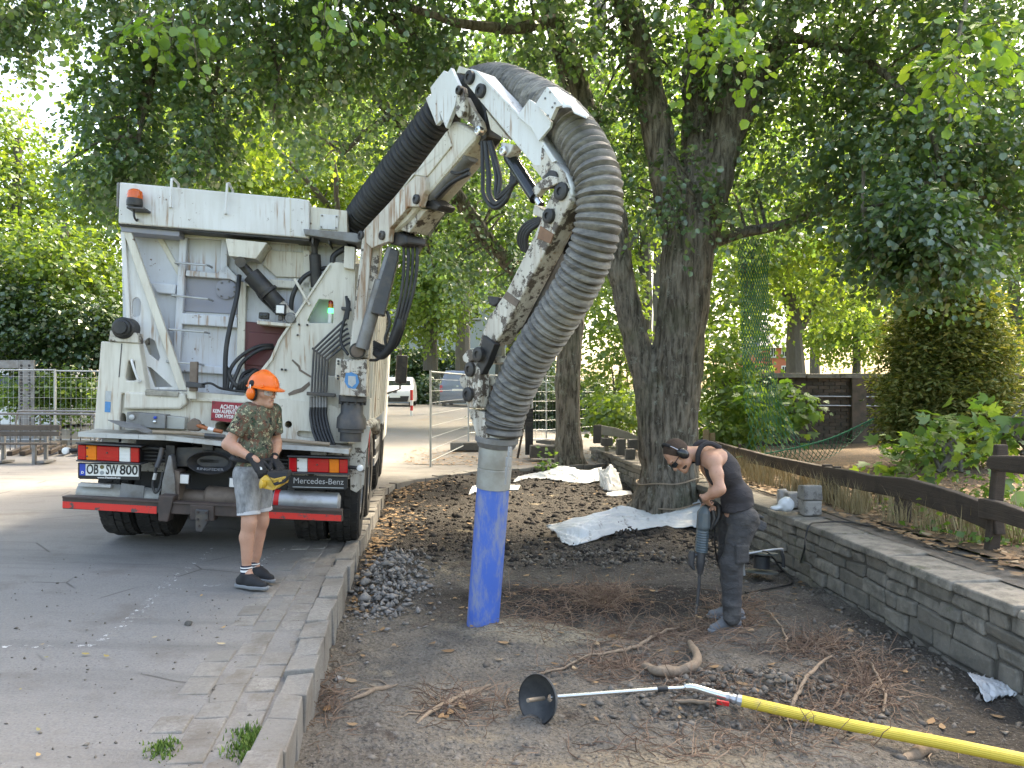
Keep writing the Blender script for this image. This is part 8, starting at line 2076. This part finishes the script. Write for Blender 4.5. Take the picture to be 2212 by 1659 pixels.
shirt = [ell(pel - u * 0.01, (0.125, 0.165, 0.11), AX), ell(wst, (0.125, 0.165, 0.14), AX), ell(chs, (0.128, 0.168, 0.15), AX), capd(shN + l * 0.02, shF - l * 0.02, 0.068, 0.068), capd(at(553, 893, D0) - l * 0.08, at(553, 893, D0) + l * 0.08, 0.088, 0.088), capd(at(555, 880, D0), nk0, 0.075, 0.07)]
so = sdf_obj('shirt', shirt, M['camo'], p1, 0.0075, 0.05, warp=wrinkle(0.010, 9, 14, 2.0), clip=[(T3(at(548, 1018, D0)), (0, 0, -1)), (T3(at(560, 873, D0)), (0.25, 0, 1))])
for s_, e_ in ((shN, slN), (shF, slF)): sdf_obj('sleeve', [capd(s_.lerp(e_, -0.1), e_ + (e_ - s_) * 0.4, 0.07, 0.064)], M['camo'], p1, 0.0075, 0.03, warp=wrinkle(0.012, 10, 14, 4.0), clip=[(T3(e_), T3(e_ - s_))])
mb = MB(); cn = at(559, 876, D0); mb.tube([cn + (f * math.cos(a) * 0.067 + l * math.sin(a) * 0.072) - u * 0.018 * math.cos(a) for a in np.linspace(0, 2 * math.pi, 24, endpoint=False)], 0.011, 8, closed=True); mb.build('collar', plain('olive collar', (0.045, 0.05, 0.04), 0.9), p1, smooth=True)
hmN, hmF = hpN.lerp(knN, 0.80), hpF.lerp(knF, 0.76)
shorts = [ell(pel - u * 0.01, (0.122, 0.163, 0.10), AX), capd(hpN, hmN, 0.108, 0.086), capd(hpF, hmF, 0.108, 0.086), ell(pel - f * 0.05 - u * 0.04, (0.09, 0.14, 0.09), AX)]
so = sdf_obj('shorts', shorts, M['denim'], p1, 0.0075, 0.03, warp=wrinkle(0.009, 10, 15, 6.0), clip=[(T3(at(548, 1004, D0)), (0, 0, 1)), (T3(hmN), (0, 0, -1))])
for h_, k_ in ((hmN, knN), (hmF, knF)):
    mb = MB(); dn = (k_ - h_).normalized(); c0 = Vector((h_.x, h_.y, hmN.z)); mb.lathe(c0 - dn * 0.02, dn, [(0.082, 0.0), (0.088, 0.006), (0.089, 0.03), (0.082, 0.034), (0.07, 0.03)], 26, caps=False); mb.build('cuff', M['denim_cuff'], p1, smooth=True)
for a_, far in ((anN, 0), (anF, 1)):
    mb = MB(); mb.lathe(a_ + u * 0.035, -u, [(0.040, 0.0), (0.043, 0.01), (0.043, 0.07), (0.044, 0.09)], 20); sk = mb.build('sock', plain('navy sock ' + str(far), (0.015, 0.018, 0.035), 0.9), p1, smooth=True)
    for z_ in (0.012, 0.034): mb = MB(); mb.lathe(a_ + u * (0.035 - z_), -u, [(0.0445, 0.0), (0.0447, 0.009 if z_ < 0.02 else 0.016)], 20, caps=False); mb.build('sock_stripe', M['sign_white'], sk, smooth=True)
zg = float(h_yard(-2.12, D0)) + 0.012
hN, tN = at(512, 1262, D0 - 0.1), at(579, 1272, D0 - 0.22); hF, tF = at(540, 1240, D0 + 0.16), at(592, 1254, D0 + 0.0)
for t_, h_ in ((tN, hN), (tF, hF)):
    shoe('shoe', (t_.x, t_.y, zg), (h_.x, h_.y, zg), p1, M['cloth_black'], M['sole_grey'])
gl = hand(wrN, at(576, 1034, D0 - 0.28) - wrN, Vector((0.55, -0.7, 0.5)), (0.6, 0.5, 0.3), 0.45, 1.08, 0.003)
g_ = sdf_obj('glove', gl + [capd(wrN - (wrN - elN).normalized() * 0.04, wrN, 0.034, 0.032, 0.01)], M['cloth_black'], p1, 0.005, 0.01)
q0 = at(561, 1008, D0 - 0.30); mb = MB(); mb.prism([q0, q0 + f * 0.022 - u * 0.004, q0 + f * 0.026 - u * 0.022, q0 + f * 0.006 - u * 0.024], Vector((0.3, -0.9, 0.1)) * 0.003); mb.build('glove_print', M['sign_white'], g_)
gl = hand(wrF, at(612, 1020, D0 - 0.1) - wrF, Vector((0.6, -0.3, 0.7)), (-0.4, -0.8, 0), 0.45, 1.08, 0.003)
sdf_obj('glove', gl + [capd(wrF - (wrF - elF).normalized() * 0.04, wrF, 0.034, 0.032, 0.01)], M['cloth_black'], p1, 0.005, 0.01)
mb = MB(); mb.lathe(wrF - (wrF - elF).normalized() * 0.045, wrF - elF, [(0.034, 0), (0.036, 0.004), (0.036, 0.016), (0.034, 0.02)], 18, caps=False); mb.build('watch_strap', M['cloth_black'], p1, smooth=True)
bt = MB(); cbt = at(549, 990, D0); bt.tube([cbt + f * 0.135 * math.cos(a) + l * 0.172 * math.sin(a) - u * 0.01 * math.cos(a) for a in np.linspace(0, 2 * math.pi, 32, endpoint=False)], 0.017, 8, closed=True); bt.build('belt', M['cloth_black'], p1, smooth=True)
mb = MB(); mb.ball(at(507, 991, D0 - 0.05), (0.04, 0, 0), (0, 0.05, 0), (0, 0, 0.03)); mb.build('belt_pouch', M['cloth_black'], p1, smooth=True)
# helmet
HH = lambda a, b, d: hc + hf * a + hl * b + hu * d
n_, m_ = 36, 14; V = []; Fc = []
for i in range(m_ + 1):
    ph = math.pi / 2 * i / m_
    for k in range(n_):
        a = 2 * math.pi * k / n_; rr = math.cos(ph * 0.999)
        rid = 0.006 * math.exp(-(math.sin(a) / 0.22) ** 2) if i < m_ else 0
        V.append(HH(-0.004 + (0.134 + rid) * rr * math.cos(a), (0.108) * rr * math.sin(a), 0.040 + 0.125 * math.sin(ph) + rid * 0.6))
for i in range(m_):
    for k in range(n_): q = (k + 1) % n_; Fc.append((i * n_ + k, i * n_ + q, (i + 1) * n_ + q, (i + 1) * n_ + k))
b0 = len(V)                                              # brim: flange all round, peak in front
for ring_ in (0, 1, 2):
    for k in range(n_):
        a = 2 * math.pi * k / n_; pk_ = max(0, math.cos(a)) ** 2.0
        ex = (0.0, 0.012 + 0.05 * pk_, 0.011 + 0.047 * pk_)[ring_]; dz = (0.0, -0.006 - 0.014 * pk_, -0.013 - 0.014 * pk_)[ring_]
        V.append(HH(-0.004 + (0.134 + ex) * math.cos(a), (0.108 + ex * 0.85) * math.sin(a), 0.040 + dz))
for r0, r1 in ((0, b0), (b0, b0 + n_), (b0 + n_, b0 + 2 * n_)):
    for k in range(n_): q = (k + 1) % n_; Fc.append((r1 + k, r1 + q, r0 + q, r0 + k))
Fc.append(tuple(b0 + 2 * n_ + k for k in range(n_)))
hm = MB().add(V, Fc).build('helmet', M['orange'], p1, smooth=True)
mb = MB(); mb.tube([HH(0.115 * math.cos(a), 0.0, 0.040 + 0.126 * math.sin(a) + 0.004) for a in np.linspace(0.4, 2.7, 14)], 0.006, 8); mb.build('helmet_ridge', M['orange'], hm, smooth=True)
mb = MB(); mb.box(HH(0.07, -0.094, 0.05), hf * 0.016, hl * 0.006, hu * 0.012); mb.build('helmet_clip', M['orange'], hm, bevel=0.004)
for s_ in (-1, 1):
    mb = MB(); mb.ball(HH(-0.028, 0.105 * s_, 0.058), hf * 0.026, hl * 0.016, hu * 0.028); mt_ = mb.build('muff_mount', M['cloth_black'], hm, smooth=True)
    mb = MB(); mb.tube([HH(-0.03, 0.118 * s_, 0.05), HH(-0.04, 0.125 * s_, 0.02), HH(-0.032, 0.118 * s_, -0.01)], 0.003, 6); mb.tube([HH(-0.026, 0.118 * s_, 0.05), HH(-0.018, 0.125 * s_, 0.02), HH(-0.02, 0.118 * s_, -0.01)], 0.003, 6); mb.build('muff_wire', M['chrome'], hm, smooth=True)
    sdf_obj('ear_muff', [ell(HH(-0.026, 0.105 * s_, -0.022), (0.038, 0.028, 0.05), (hf, hl, hu)), ell(HH(-0.026, 0.118 * s_, -0.022), (0.028, 0.018, 0.038), (hf, hl, hu))], M['orange'], hm, 0.006, 0.02)
    mb = MB(); mb.tube([HH(-0.026 + 0.036 * math.cos(a), 0.088 * s_, -0.022 + 0.048 * math.sin(a)) for a in np.linspace(0, 6.283, 20, endpoint=False)], 0.011, 8, closed=True); mb.build('muff_cushion', M['cloth_black'], hm, smooth=True)
gs = None
for s_ in (-1, 1):
    mb = MB(); mb.prism([HH(0.108, 0.008 * s_, 0.018), HH(0.106, 0.05 * s_, 0.02), HH(0.07, 0.07 * s_, 0.012), HH(0.075, 0.066 * s_, -0.02), HH(0.104, 0.045 * s_, -0.026), HH(0.11, 0.012 * s_, -0.014)], hf * 0.002); gs = mb.build('spectacle_lens', M['spec'], p1)
    mb = MB(); mb.tube([HH(0.07, 0.071 * s_, 0.008), HH(0.03, 0.08 * s_, 0.006), HH(-0.02, 0.082 * s_, 0.004)], 0.0025, 6); mb.build('spectacle_arm', M['steelgrey'], gs, smooth=True)
sdf_obj('hair', [ell(HH(-0.03, 0, 0.0), (0.083, 0.078, 0.075), (hf, hl, hu))], M['hair_grey'], p1, 0.007, 0.02, clip=[(T3(HH(-0.03, 0, 0)), T3(hf)), (T3(HH(0, 0, 0.045)), T3(hu)), (T3(HH(0, 0, -0.06)), T3(-hu))])
# remote control on the belt
rc_ = thing('remote_control', 'black and yellow radio remote box held at the belt by the helmeted worker', 'remote control', at(588, 1045, D0 - 0.25))
def rp_(x, y, d): return at(x, y, D0 + d)
mb = MB(); mb.prism([rp_(560, 1036, -0.33), rp_(572, 1026, -0.34), rp_(592, 1034, -0.36), rp_(619, 1028, -0.34), rp_(612, 1046, -0.35), rp_(590, 1060, -0.37), rp_(560, 1054, -0.35)], Vector((0.0, 0.13, 0))); mb.build('case', M['yellow_case'], rc_, bevel=0.012)
mb = MB(); mb.prism([rp_(574, 1021, -0.33), rp_(620, 1020, -0.32), rp_(622, 1030, -0.33), rp_(614, 1044, -0.36), rp_(592, 1050, -0.375), rp_(586, 1038, -0.37)], Vector((0.0, 0.12, 0.01))); mb.build('top_panel', M['cloth_black'], rc_, bevel=0.008)
mb = MB(); mb.lathe(rp_(566, 1046, -0.35), (-0.7, -0.6, 0.1), [(0.03, -0.02), (0.034, 0.01), (0.02, 0.016)], 18); mb.build('end_cap', M['yellow_case'], rc_, smooth=True)
mb = MB(); mb.prism([rp_(603, 1034, -0.385), rp_(610, 1031, -0.38), rp_(608, 1040, -0.385), rp_(602, 1042, -0.39)], Vector((0, 0.01, 0))); mb.build('button_label', M['yellow_case'], rc_)
for dx, dy in ((586, 1022), (598, 1021), (609, 1020)):
    mb = MB(); q = rp_(dx, dy + 2, -0.24); mb.tube([q, q + Vector((0, 0, 0.03))], [0.007, 0.009], 8); mb.build('joystick', M['black'], rc_, smooth=True)

# ---- bent worker
sN, sF = soil_pt(1566, 1362), soil_pt(1566, 1337)
DN, DF = sN.y, sF.y; DM = (DN + DF) / 2
p2 = thing('person', 'bent worker in dark tank top and dusty trousers working with a jackhammer', 'person', (sN.x, DM, min(sN.z, sF.z)))
f = Vector((-0.93, -0.36, 0)).normalized(); l = Vector((0.36, -0.93, 0)).normalized()   # l points to his left, the near side
u = Vector((0, 0, 1))
hpN, hpF = at(1592, 1118, DM) + l * 0.085, at(1592, 1118, DM) - l * 0.085
knN, knF = at(1580, 1219, DM - 0.10), at(1574, 1216, DM + 0.12)
anN, anF = at(1581, 1322, DN + 0.02), at(1580, 1312, DF + 0.02)
spn = (at(1556, 1004, DM) - at(1596, 1090, DM)).normalized(); bk = Vector((1, 0, 0)); bk = (bk - spn * bk.dot(spn)).normalized(); lat = spn.cross(bk).normalized(); lat = lat if lat.dot(l) > 0 else -lat
AX2 = (bk, lat, spn)
pel, wst, chs = at(1594, 1112, DM), at(1592, 1072, DM), at(1562, 1018, DM)
shN, shF = at(1529, 992, DM) + lat * 0.175, at(1527, 986, DM) - lat * 0.165
elN, wrN = at(1556, 1057, DM - 0.26), at(1523, 1075, DM - 0.18)
elF, wrF = at(1545, 1052, DM + 0.22), at(1534, 1080, DM + 0.06)
nk0, nk1 = at(1528, 982, DM), at(1488, 980, DM - 0.01)
hc = at(1465, 983, DM - 0.02)
hf = Vector((-0.50, -0.16, -0.85)).normalized(); hu = Vector((-0.86, -0.02, 0.5)); hu = (hu - hf * hu.dot(hf)).normalized(); hl = hu.cross(hf).normalized(); hl = hl if hl.dot(l) > 0 else -hl
tors = [ell(pel, (0.115, 0.16, 0.12), AX2), ell(wst, (0.105, 0.145, 0.14), AX2), ell(chs, (0.12, 0.165, 0.16), AX2), capd(shN - lat * 0.05, shF + lat * 0.05, 0.075, 0.075), capd(at(1546, 990, DM) + lat * 0.09, at(1546, 990, DM) - lat * 0.09, 0.085, 0.085)]
legs = []
for h_, k_, a_ in ((hpN, knN, anN), (hpF, knF, anF)):
    legs += [capd(h_, k_, 0.09, 0.056), capd(k_, k_.lerp(a_, 0.35), 0.055, 0.052), capd(k_.lerp(a_, 0.35), a_, 0.052, 0.036), capd(a_, a_ - u * 0.05, 0.036, 0.036)]
arms = []
for s_, e_, w_ in ((shN, elN, wrN), (shF, elF, wrF)):
    m_ = s_.lerp(e_, 0.45)
    arms += [ell(s_, (0.058, 0.054, 0.06)), capd(s_, m_, 0.05, 0.048), capd(m_, e_, 0.048, 0.036), capd(e_, e_.lerp(w_, 0.3), 0.038, 0.041), capd(e_.lerp(w_, 0.3), w_, 0.041, 0.026)]
handN = hand(wrN, at(1530, 1096, DM - 0.03) - wrN, Vector((-0.5, -0.75, 0.2)), (-0.8, 0.2, 0.3), 0.75, 1.05)
handF = hand(wrF, at(1536, 1100, DM - 0.02) - wrF, Vector((0.2, 0.9, 0.2)), (-0.8, -0.2, 0.2), 0.7, 1.05)
body2 = sdf_obj('body', tors + legs + arms + handN + handF + [capd(nk0, nk1, 0.068, 0.058)] + head_prims(hc, hf, hl, hu), M['skin'], p2, 0.0065, 0.028, it=1)
face_bits(hc, hf, hl, hu, body2)
H2 = lambda a, b, d: hc + hf * a + hl * b + hu * d
sdf_obj('hair', [ell(H2(-0.018, 0, 0.032), (0.1, 0.081, 0.102), (hf, hl, hu))], M['hair'], p2, 0.006, 0.02, clip=[(T3(H2(0.045, 0, 0.06)), T3((hf * 0.9 - hu * 0.25))), (T3(H2(-0.02, 0, -0.05)), T3(-hu + hf * 0.4))])
sdf_obj('beard', [ell(H2(0.03, 0, -0.078), (0.062, 0.058, 0.04), (hf, hl, hu))], M['hair'], p2, 0.006, 0.02, clip=[(T3(H2(0, 0, -0.066)), T3(hu))])
vest = [ell(pel + spn * 0.03, (0.128, 0.172, 0.11), AX2), ell(wst, (0.122, 0.16, 0.14), AX2), ell(chs, (0.134, 0.172, 0.165), AX2), capd(at(1546, 990, DM) + lat * 0.075, at(1546, 990, DM) - lat * 0.075, 0.094, 0.094)]
AXm = (lat)
sdf_obj('tank_top', vest, M['vest'], p2, 0.0075, 0.05, warp=wrinkle(0.009, 8, 15, 3.0), clip=[(T3(at(1590, 1098, DM)), T3(-spn * 0.85 - u * 0.5)), (T3(at(1520, 984, DM)), T3(spn))])
for s_ in (-1, 1):                                        # shoulder straps
    mb = MB(); c0 = at(1530, 984, DM) + lat * 0.085 * s_
    pts = [at(1508, 1000, DM) + lat * 0.07 * s_ - bk * 0.02, at(1502, 980, DM) + lat * 0.088 * s_, at(1510, 962, DM) + lat * 0.092 * s_, at(1528, 956, DM) + lat * 0.09 * s_, at(1550, 966, DM) + lat * 0.085 * s_]
    mb.tube(spline(pts, 5), 0.02, 8); mb.build('strap', M['vest'], p2, smooth=True)
tr_ = [ell(pel, (0.125, 0.17, 0.10), AX2), ell(pel - u * 0.05 + f * -0.03, (0.12, 0.16, 0.11), (f, l, u))]
for h_, k_, a_ in ((hpN, knN, anN), (hpF, knF, anF)):
    tr_ += [capd(h_, k_, 0.112, 0.082), capd(k_, a_ - u * 0.01, 0.082, 0.066), capd(a_ + u * 0.05, a_ - u * 0.045, 0.064, 0.06)]
sdf_obj('trousers', tr_, M['trousers'], p2, 0.0075, 0.03, warp=wrinkle(0.016, 9, 16, 11.0), clip=[(T3(at(1592, 1093, DM)), T3(spn * 0.75 + u * 0.66))])
kp = hpN.lerp(knN, 0.72) + l * 0.085; mb = MB(); mb.box(kp, f * 0.06, l * 0.018, u * 0.075); mb.build('cargo_pocket', M['trousers'], p2, bevel=0.015)
# gloves stuffed in the back pocket
gd = at(1645, 1127, DM - 0.05) - at(1612, 1128, DM - 0.05)
sdf_obj('spare_glove', hand(at(1614, 1124, DM - 0.07), gd + Vector((0, 0, -0.05)), (0, -1, 0.3), (0, 0, 1), 0.25, 1.0, 0.003), plain('grey work glove', (0.05, 0.052, 0.055), 0.9, 0, 0.3, 30), p2, 0.006, 0.01)
for (tx, ty), (hx, hy), gpt in (((1524, 1368), (1606, 1352), sN), ((1530, 1338), (1604, 1338), sF)):
    T_, H_ = soil_pt(tx, ty), soil_pt(hx, hy); z_ = min(gpt.z, T_.z) + 0.012; d_ = (Vector((T_.x, T_.y, 0)) - Vector((H_.x, H_.y, 0))); d_ = d_.normalized() * 0.30
    mid = Vector(((T_.x + H_.x) / 2, (T_.y + H_.y) / 2, z_))
    shoe('shoe', mid + d_ / 2, mid - d_ / 2, p2, M['shoe_grey'], M['sole_grey'], hgt=0.09)
# ear defenders and sunglasses
cup = None
for s_ in (-1, 1):
    o_ = sdf_obj('ear_cup', [ell(H2(-0.01, 0.103 * s_, 0.0), (0.04, 0.026, 0.052), (hf, hl, hu)), ell(H2(-0.01, 0.114 * s_, 0.0), (0.03, 0.02, 0.042), (hf, hl, hu))], plain('glossy black cup ' + str(s_), (0.015, 0.016, 0.018), 0.18), p2, 0.006, 0.02)
    cup = o_
mb = MB(); mb.tube([H2(-0.012, 0.112 * math.cos(a), 0.03 + 0.112 * math.sin(a)) for a in np.linspace(0.0, math.pi, 20)], 0.0035, 6); mb.build('band_wire', M['chrome'], cup, smooth=True)
mb = MB(); mb.tube([H2(-0.012, 0.106 * math.cos(a), 0.034 + 0.108 * math.sin(a)) for a in np.linspace(0.75, math.pi - 0.75, 14)], 0.014, 8); mb.build('headband', M['cloth_black'], cup, smooth=True)
for s_ in (-1, 1):
    mb = MB(); mb.prism([H2(0.108, 0.008 * s_, 0.02), H2(0.104, 0.05 * s_, 0.022), H2(0.07, 0.07 * s_, 0.014), H2(0.074, 0.066 * s_, -0.018), H2(0.102, 0.045 * s_, -0.022), H2(0.108, 0.012 * s_, -0.01)], hf * 0.003); sg_ = mb.build('sunglass_lens', M['glass_dark'], p2)
    mb = MB(); mb.tube([H2(0.07, 0.072 * s_, 0.012), H2(0.03, 0.081 * s_, 0.01), H2(-0.015, 0.083 * s_, 0.006)], 0.003, 6); mb.build('sunglass_arm', M['cloth_black'], sg_, smooth=True)

# ---- jackhammer
jh = thing('jackhammer', 'worn blue grey electric jackhammer with chisel held upright by the bent worker', 'jackhammer', soil_pt(1504, 1322))
def j6(px_, py_, d=0.0): return at(1371.5 + 0.29768 * px_, 905.2 + 0.29768 * py_, DM - 0.06 + d)
M['jack'] = plain('worn blue grey casing', (0.055, 0.085, 0.105), 0.45, 0, 0.3, 9, 0.1, (0.12, 0.12, 0.11), 0.6)
JD = (j6(440, 1400) - j6(515, 620)).normalized(); JX = Vector((1, 0, 0)); JX = (JX - JD * JX.dot(JD)).normalized(); JY = JD.cross(JX)
def jsec(name, secs, m, par=jh, bev=0.008):
    """rounded octagonal sections (centre px, half width, half depth)"""
    mb = MB(); V = []; Fc = []; n_ = 8
    for (x, y), w, d in secs:
        c = j6(x, y); 
        for k in range(8): a = 2 * math.pi * (k + 0.5) / 8; V.append(c + JX * w * math.cos(a) * 1.08 + JY * d * math.sin(a) * 1.08)
    for i in range(len(secs) - 1):
        for k in range(8): q = (k + 1) % 8; Fc.append((i * 8 + k, i * 8 + q, (i + 1) * 8 + q, (i + 1) * 8 + k))
    Fc += [tuple(range(7, -1, -1)), tuple((len(secs) - 1) * 8 + k for k in range(8))]
    o = mb.add(V, Fc).build(name, m, par, bevel=bev); 
    bm = bmesh.new(); bm.from_mesh(o.data); bmesh.ops.recalc_face_normals(bm, faces=bm.faces[:]); bm.to_mesh(o.data); bm.free(); return o
jsec('motor_housing', [((508, 630), 0.02, 0.03), ((500, 680), 0.048, 0.055), ((496, 780), 0.05, 0.06), ((492, 800), 0.045, 0.055)], M['jack'])
secs = []
for k in range(9): secs += [((492 - k * 1.2, 800 + k * 18), 0.046, 0.054), ((491 - k * 1.2, 809 + k * 18), 0.043, 0.05)]
jsec('ribbed_barrel', secs + [((481, 962), 0.045, 0.052)], M['jack'], bev=0.002)
jsec('gear_head', [((480, 962), 0.034, 0.04), ((476, 1040), 0.032, 0.038), ((474, 1085), 0.026, 0.03), ((470, 1130), 0.016, 0.02)], M['dark'])
jsec('side_grip', [((415, 955), 0.022, 0.03), ((410, 1000), 0.026, 0.03), ((408, 1060), 0.022, 0.026), ((430, 1095), 0.014, 0.02)], M['dark'])
mb = MB(); mb.tube([j6(412, 985), j6(470, 985)], 0.016, 8); mb.build('grip_mount', M['dark'], jh, smooth=True)
mb = MB(); mb.tube([j6(469, 1125), j6(466, 1190), j6(455, 1320), j6(446, 1375)], [0.011, 0.0125, 0.0125, 0.010], 10); mb.build('chisel', M['dark'], jh, smooth=True)
mb = MB(); mb.tube([j6(450, 1345), j6(440, 1412)], [0.012, 0.006], 8); mb.build('chisel_tip', M['chrome'], jh, smooth=True)
mb = MB(); mb.tube(spline([j6(520, 640, -0.02), j6(540, 612, 0.0), j6(580, 610, 0.04), j6(606, 650, 0.05), j6(600, 720, 0.04), j6(545, 800, 0.02)], 6), 0.022, 10); mb.build('handle_loop', M['black'], jh, smooth=True)
jsec('motor_side', [((560, 660), 0.018, 0.03), ((570, 720), 0.02, 0.035), ((545, 800), 0.012, 0.03)], M['black'])
mb = MB(); mb.tube(spline([j6(600, 700, 0.04), j6(578, 800, 0.06), j6(582, 930, 0.08), j6(600, 1040, 0.2)], 6), 0.007, 6); mb.build('power_lead', M['cable'], jh, smooth=True)
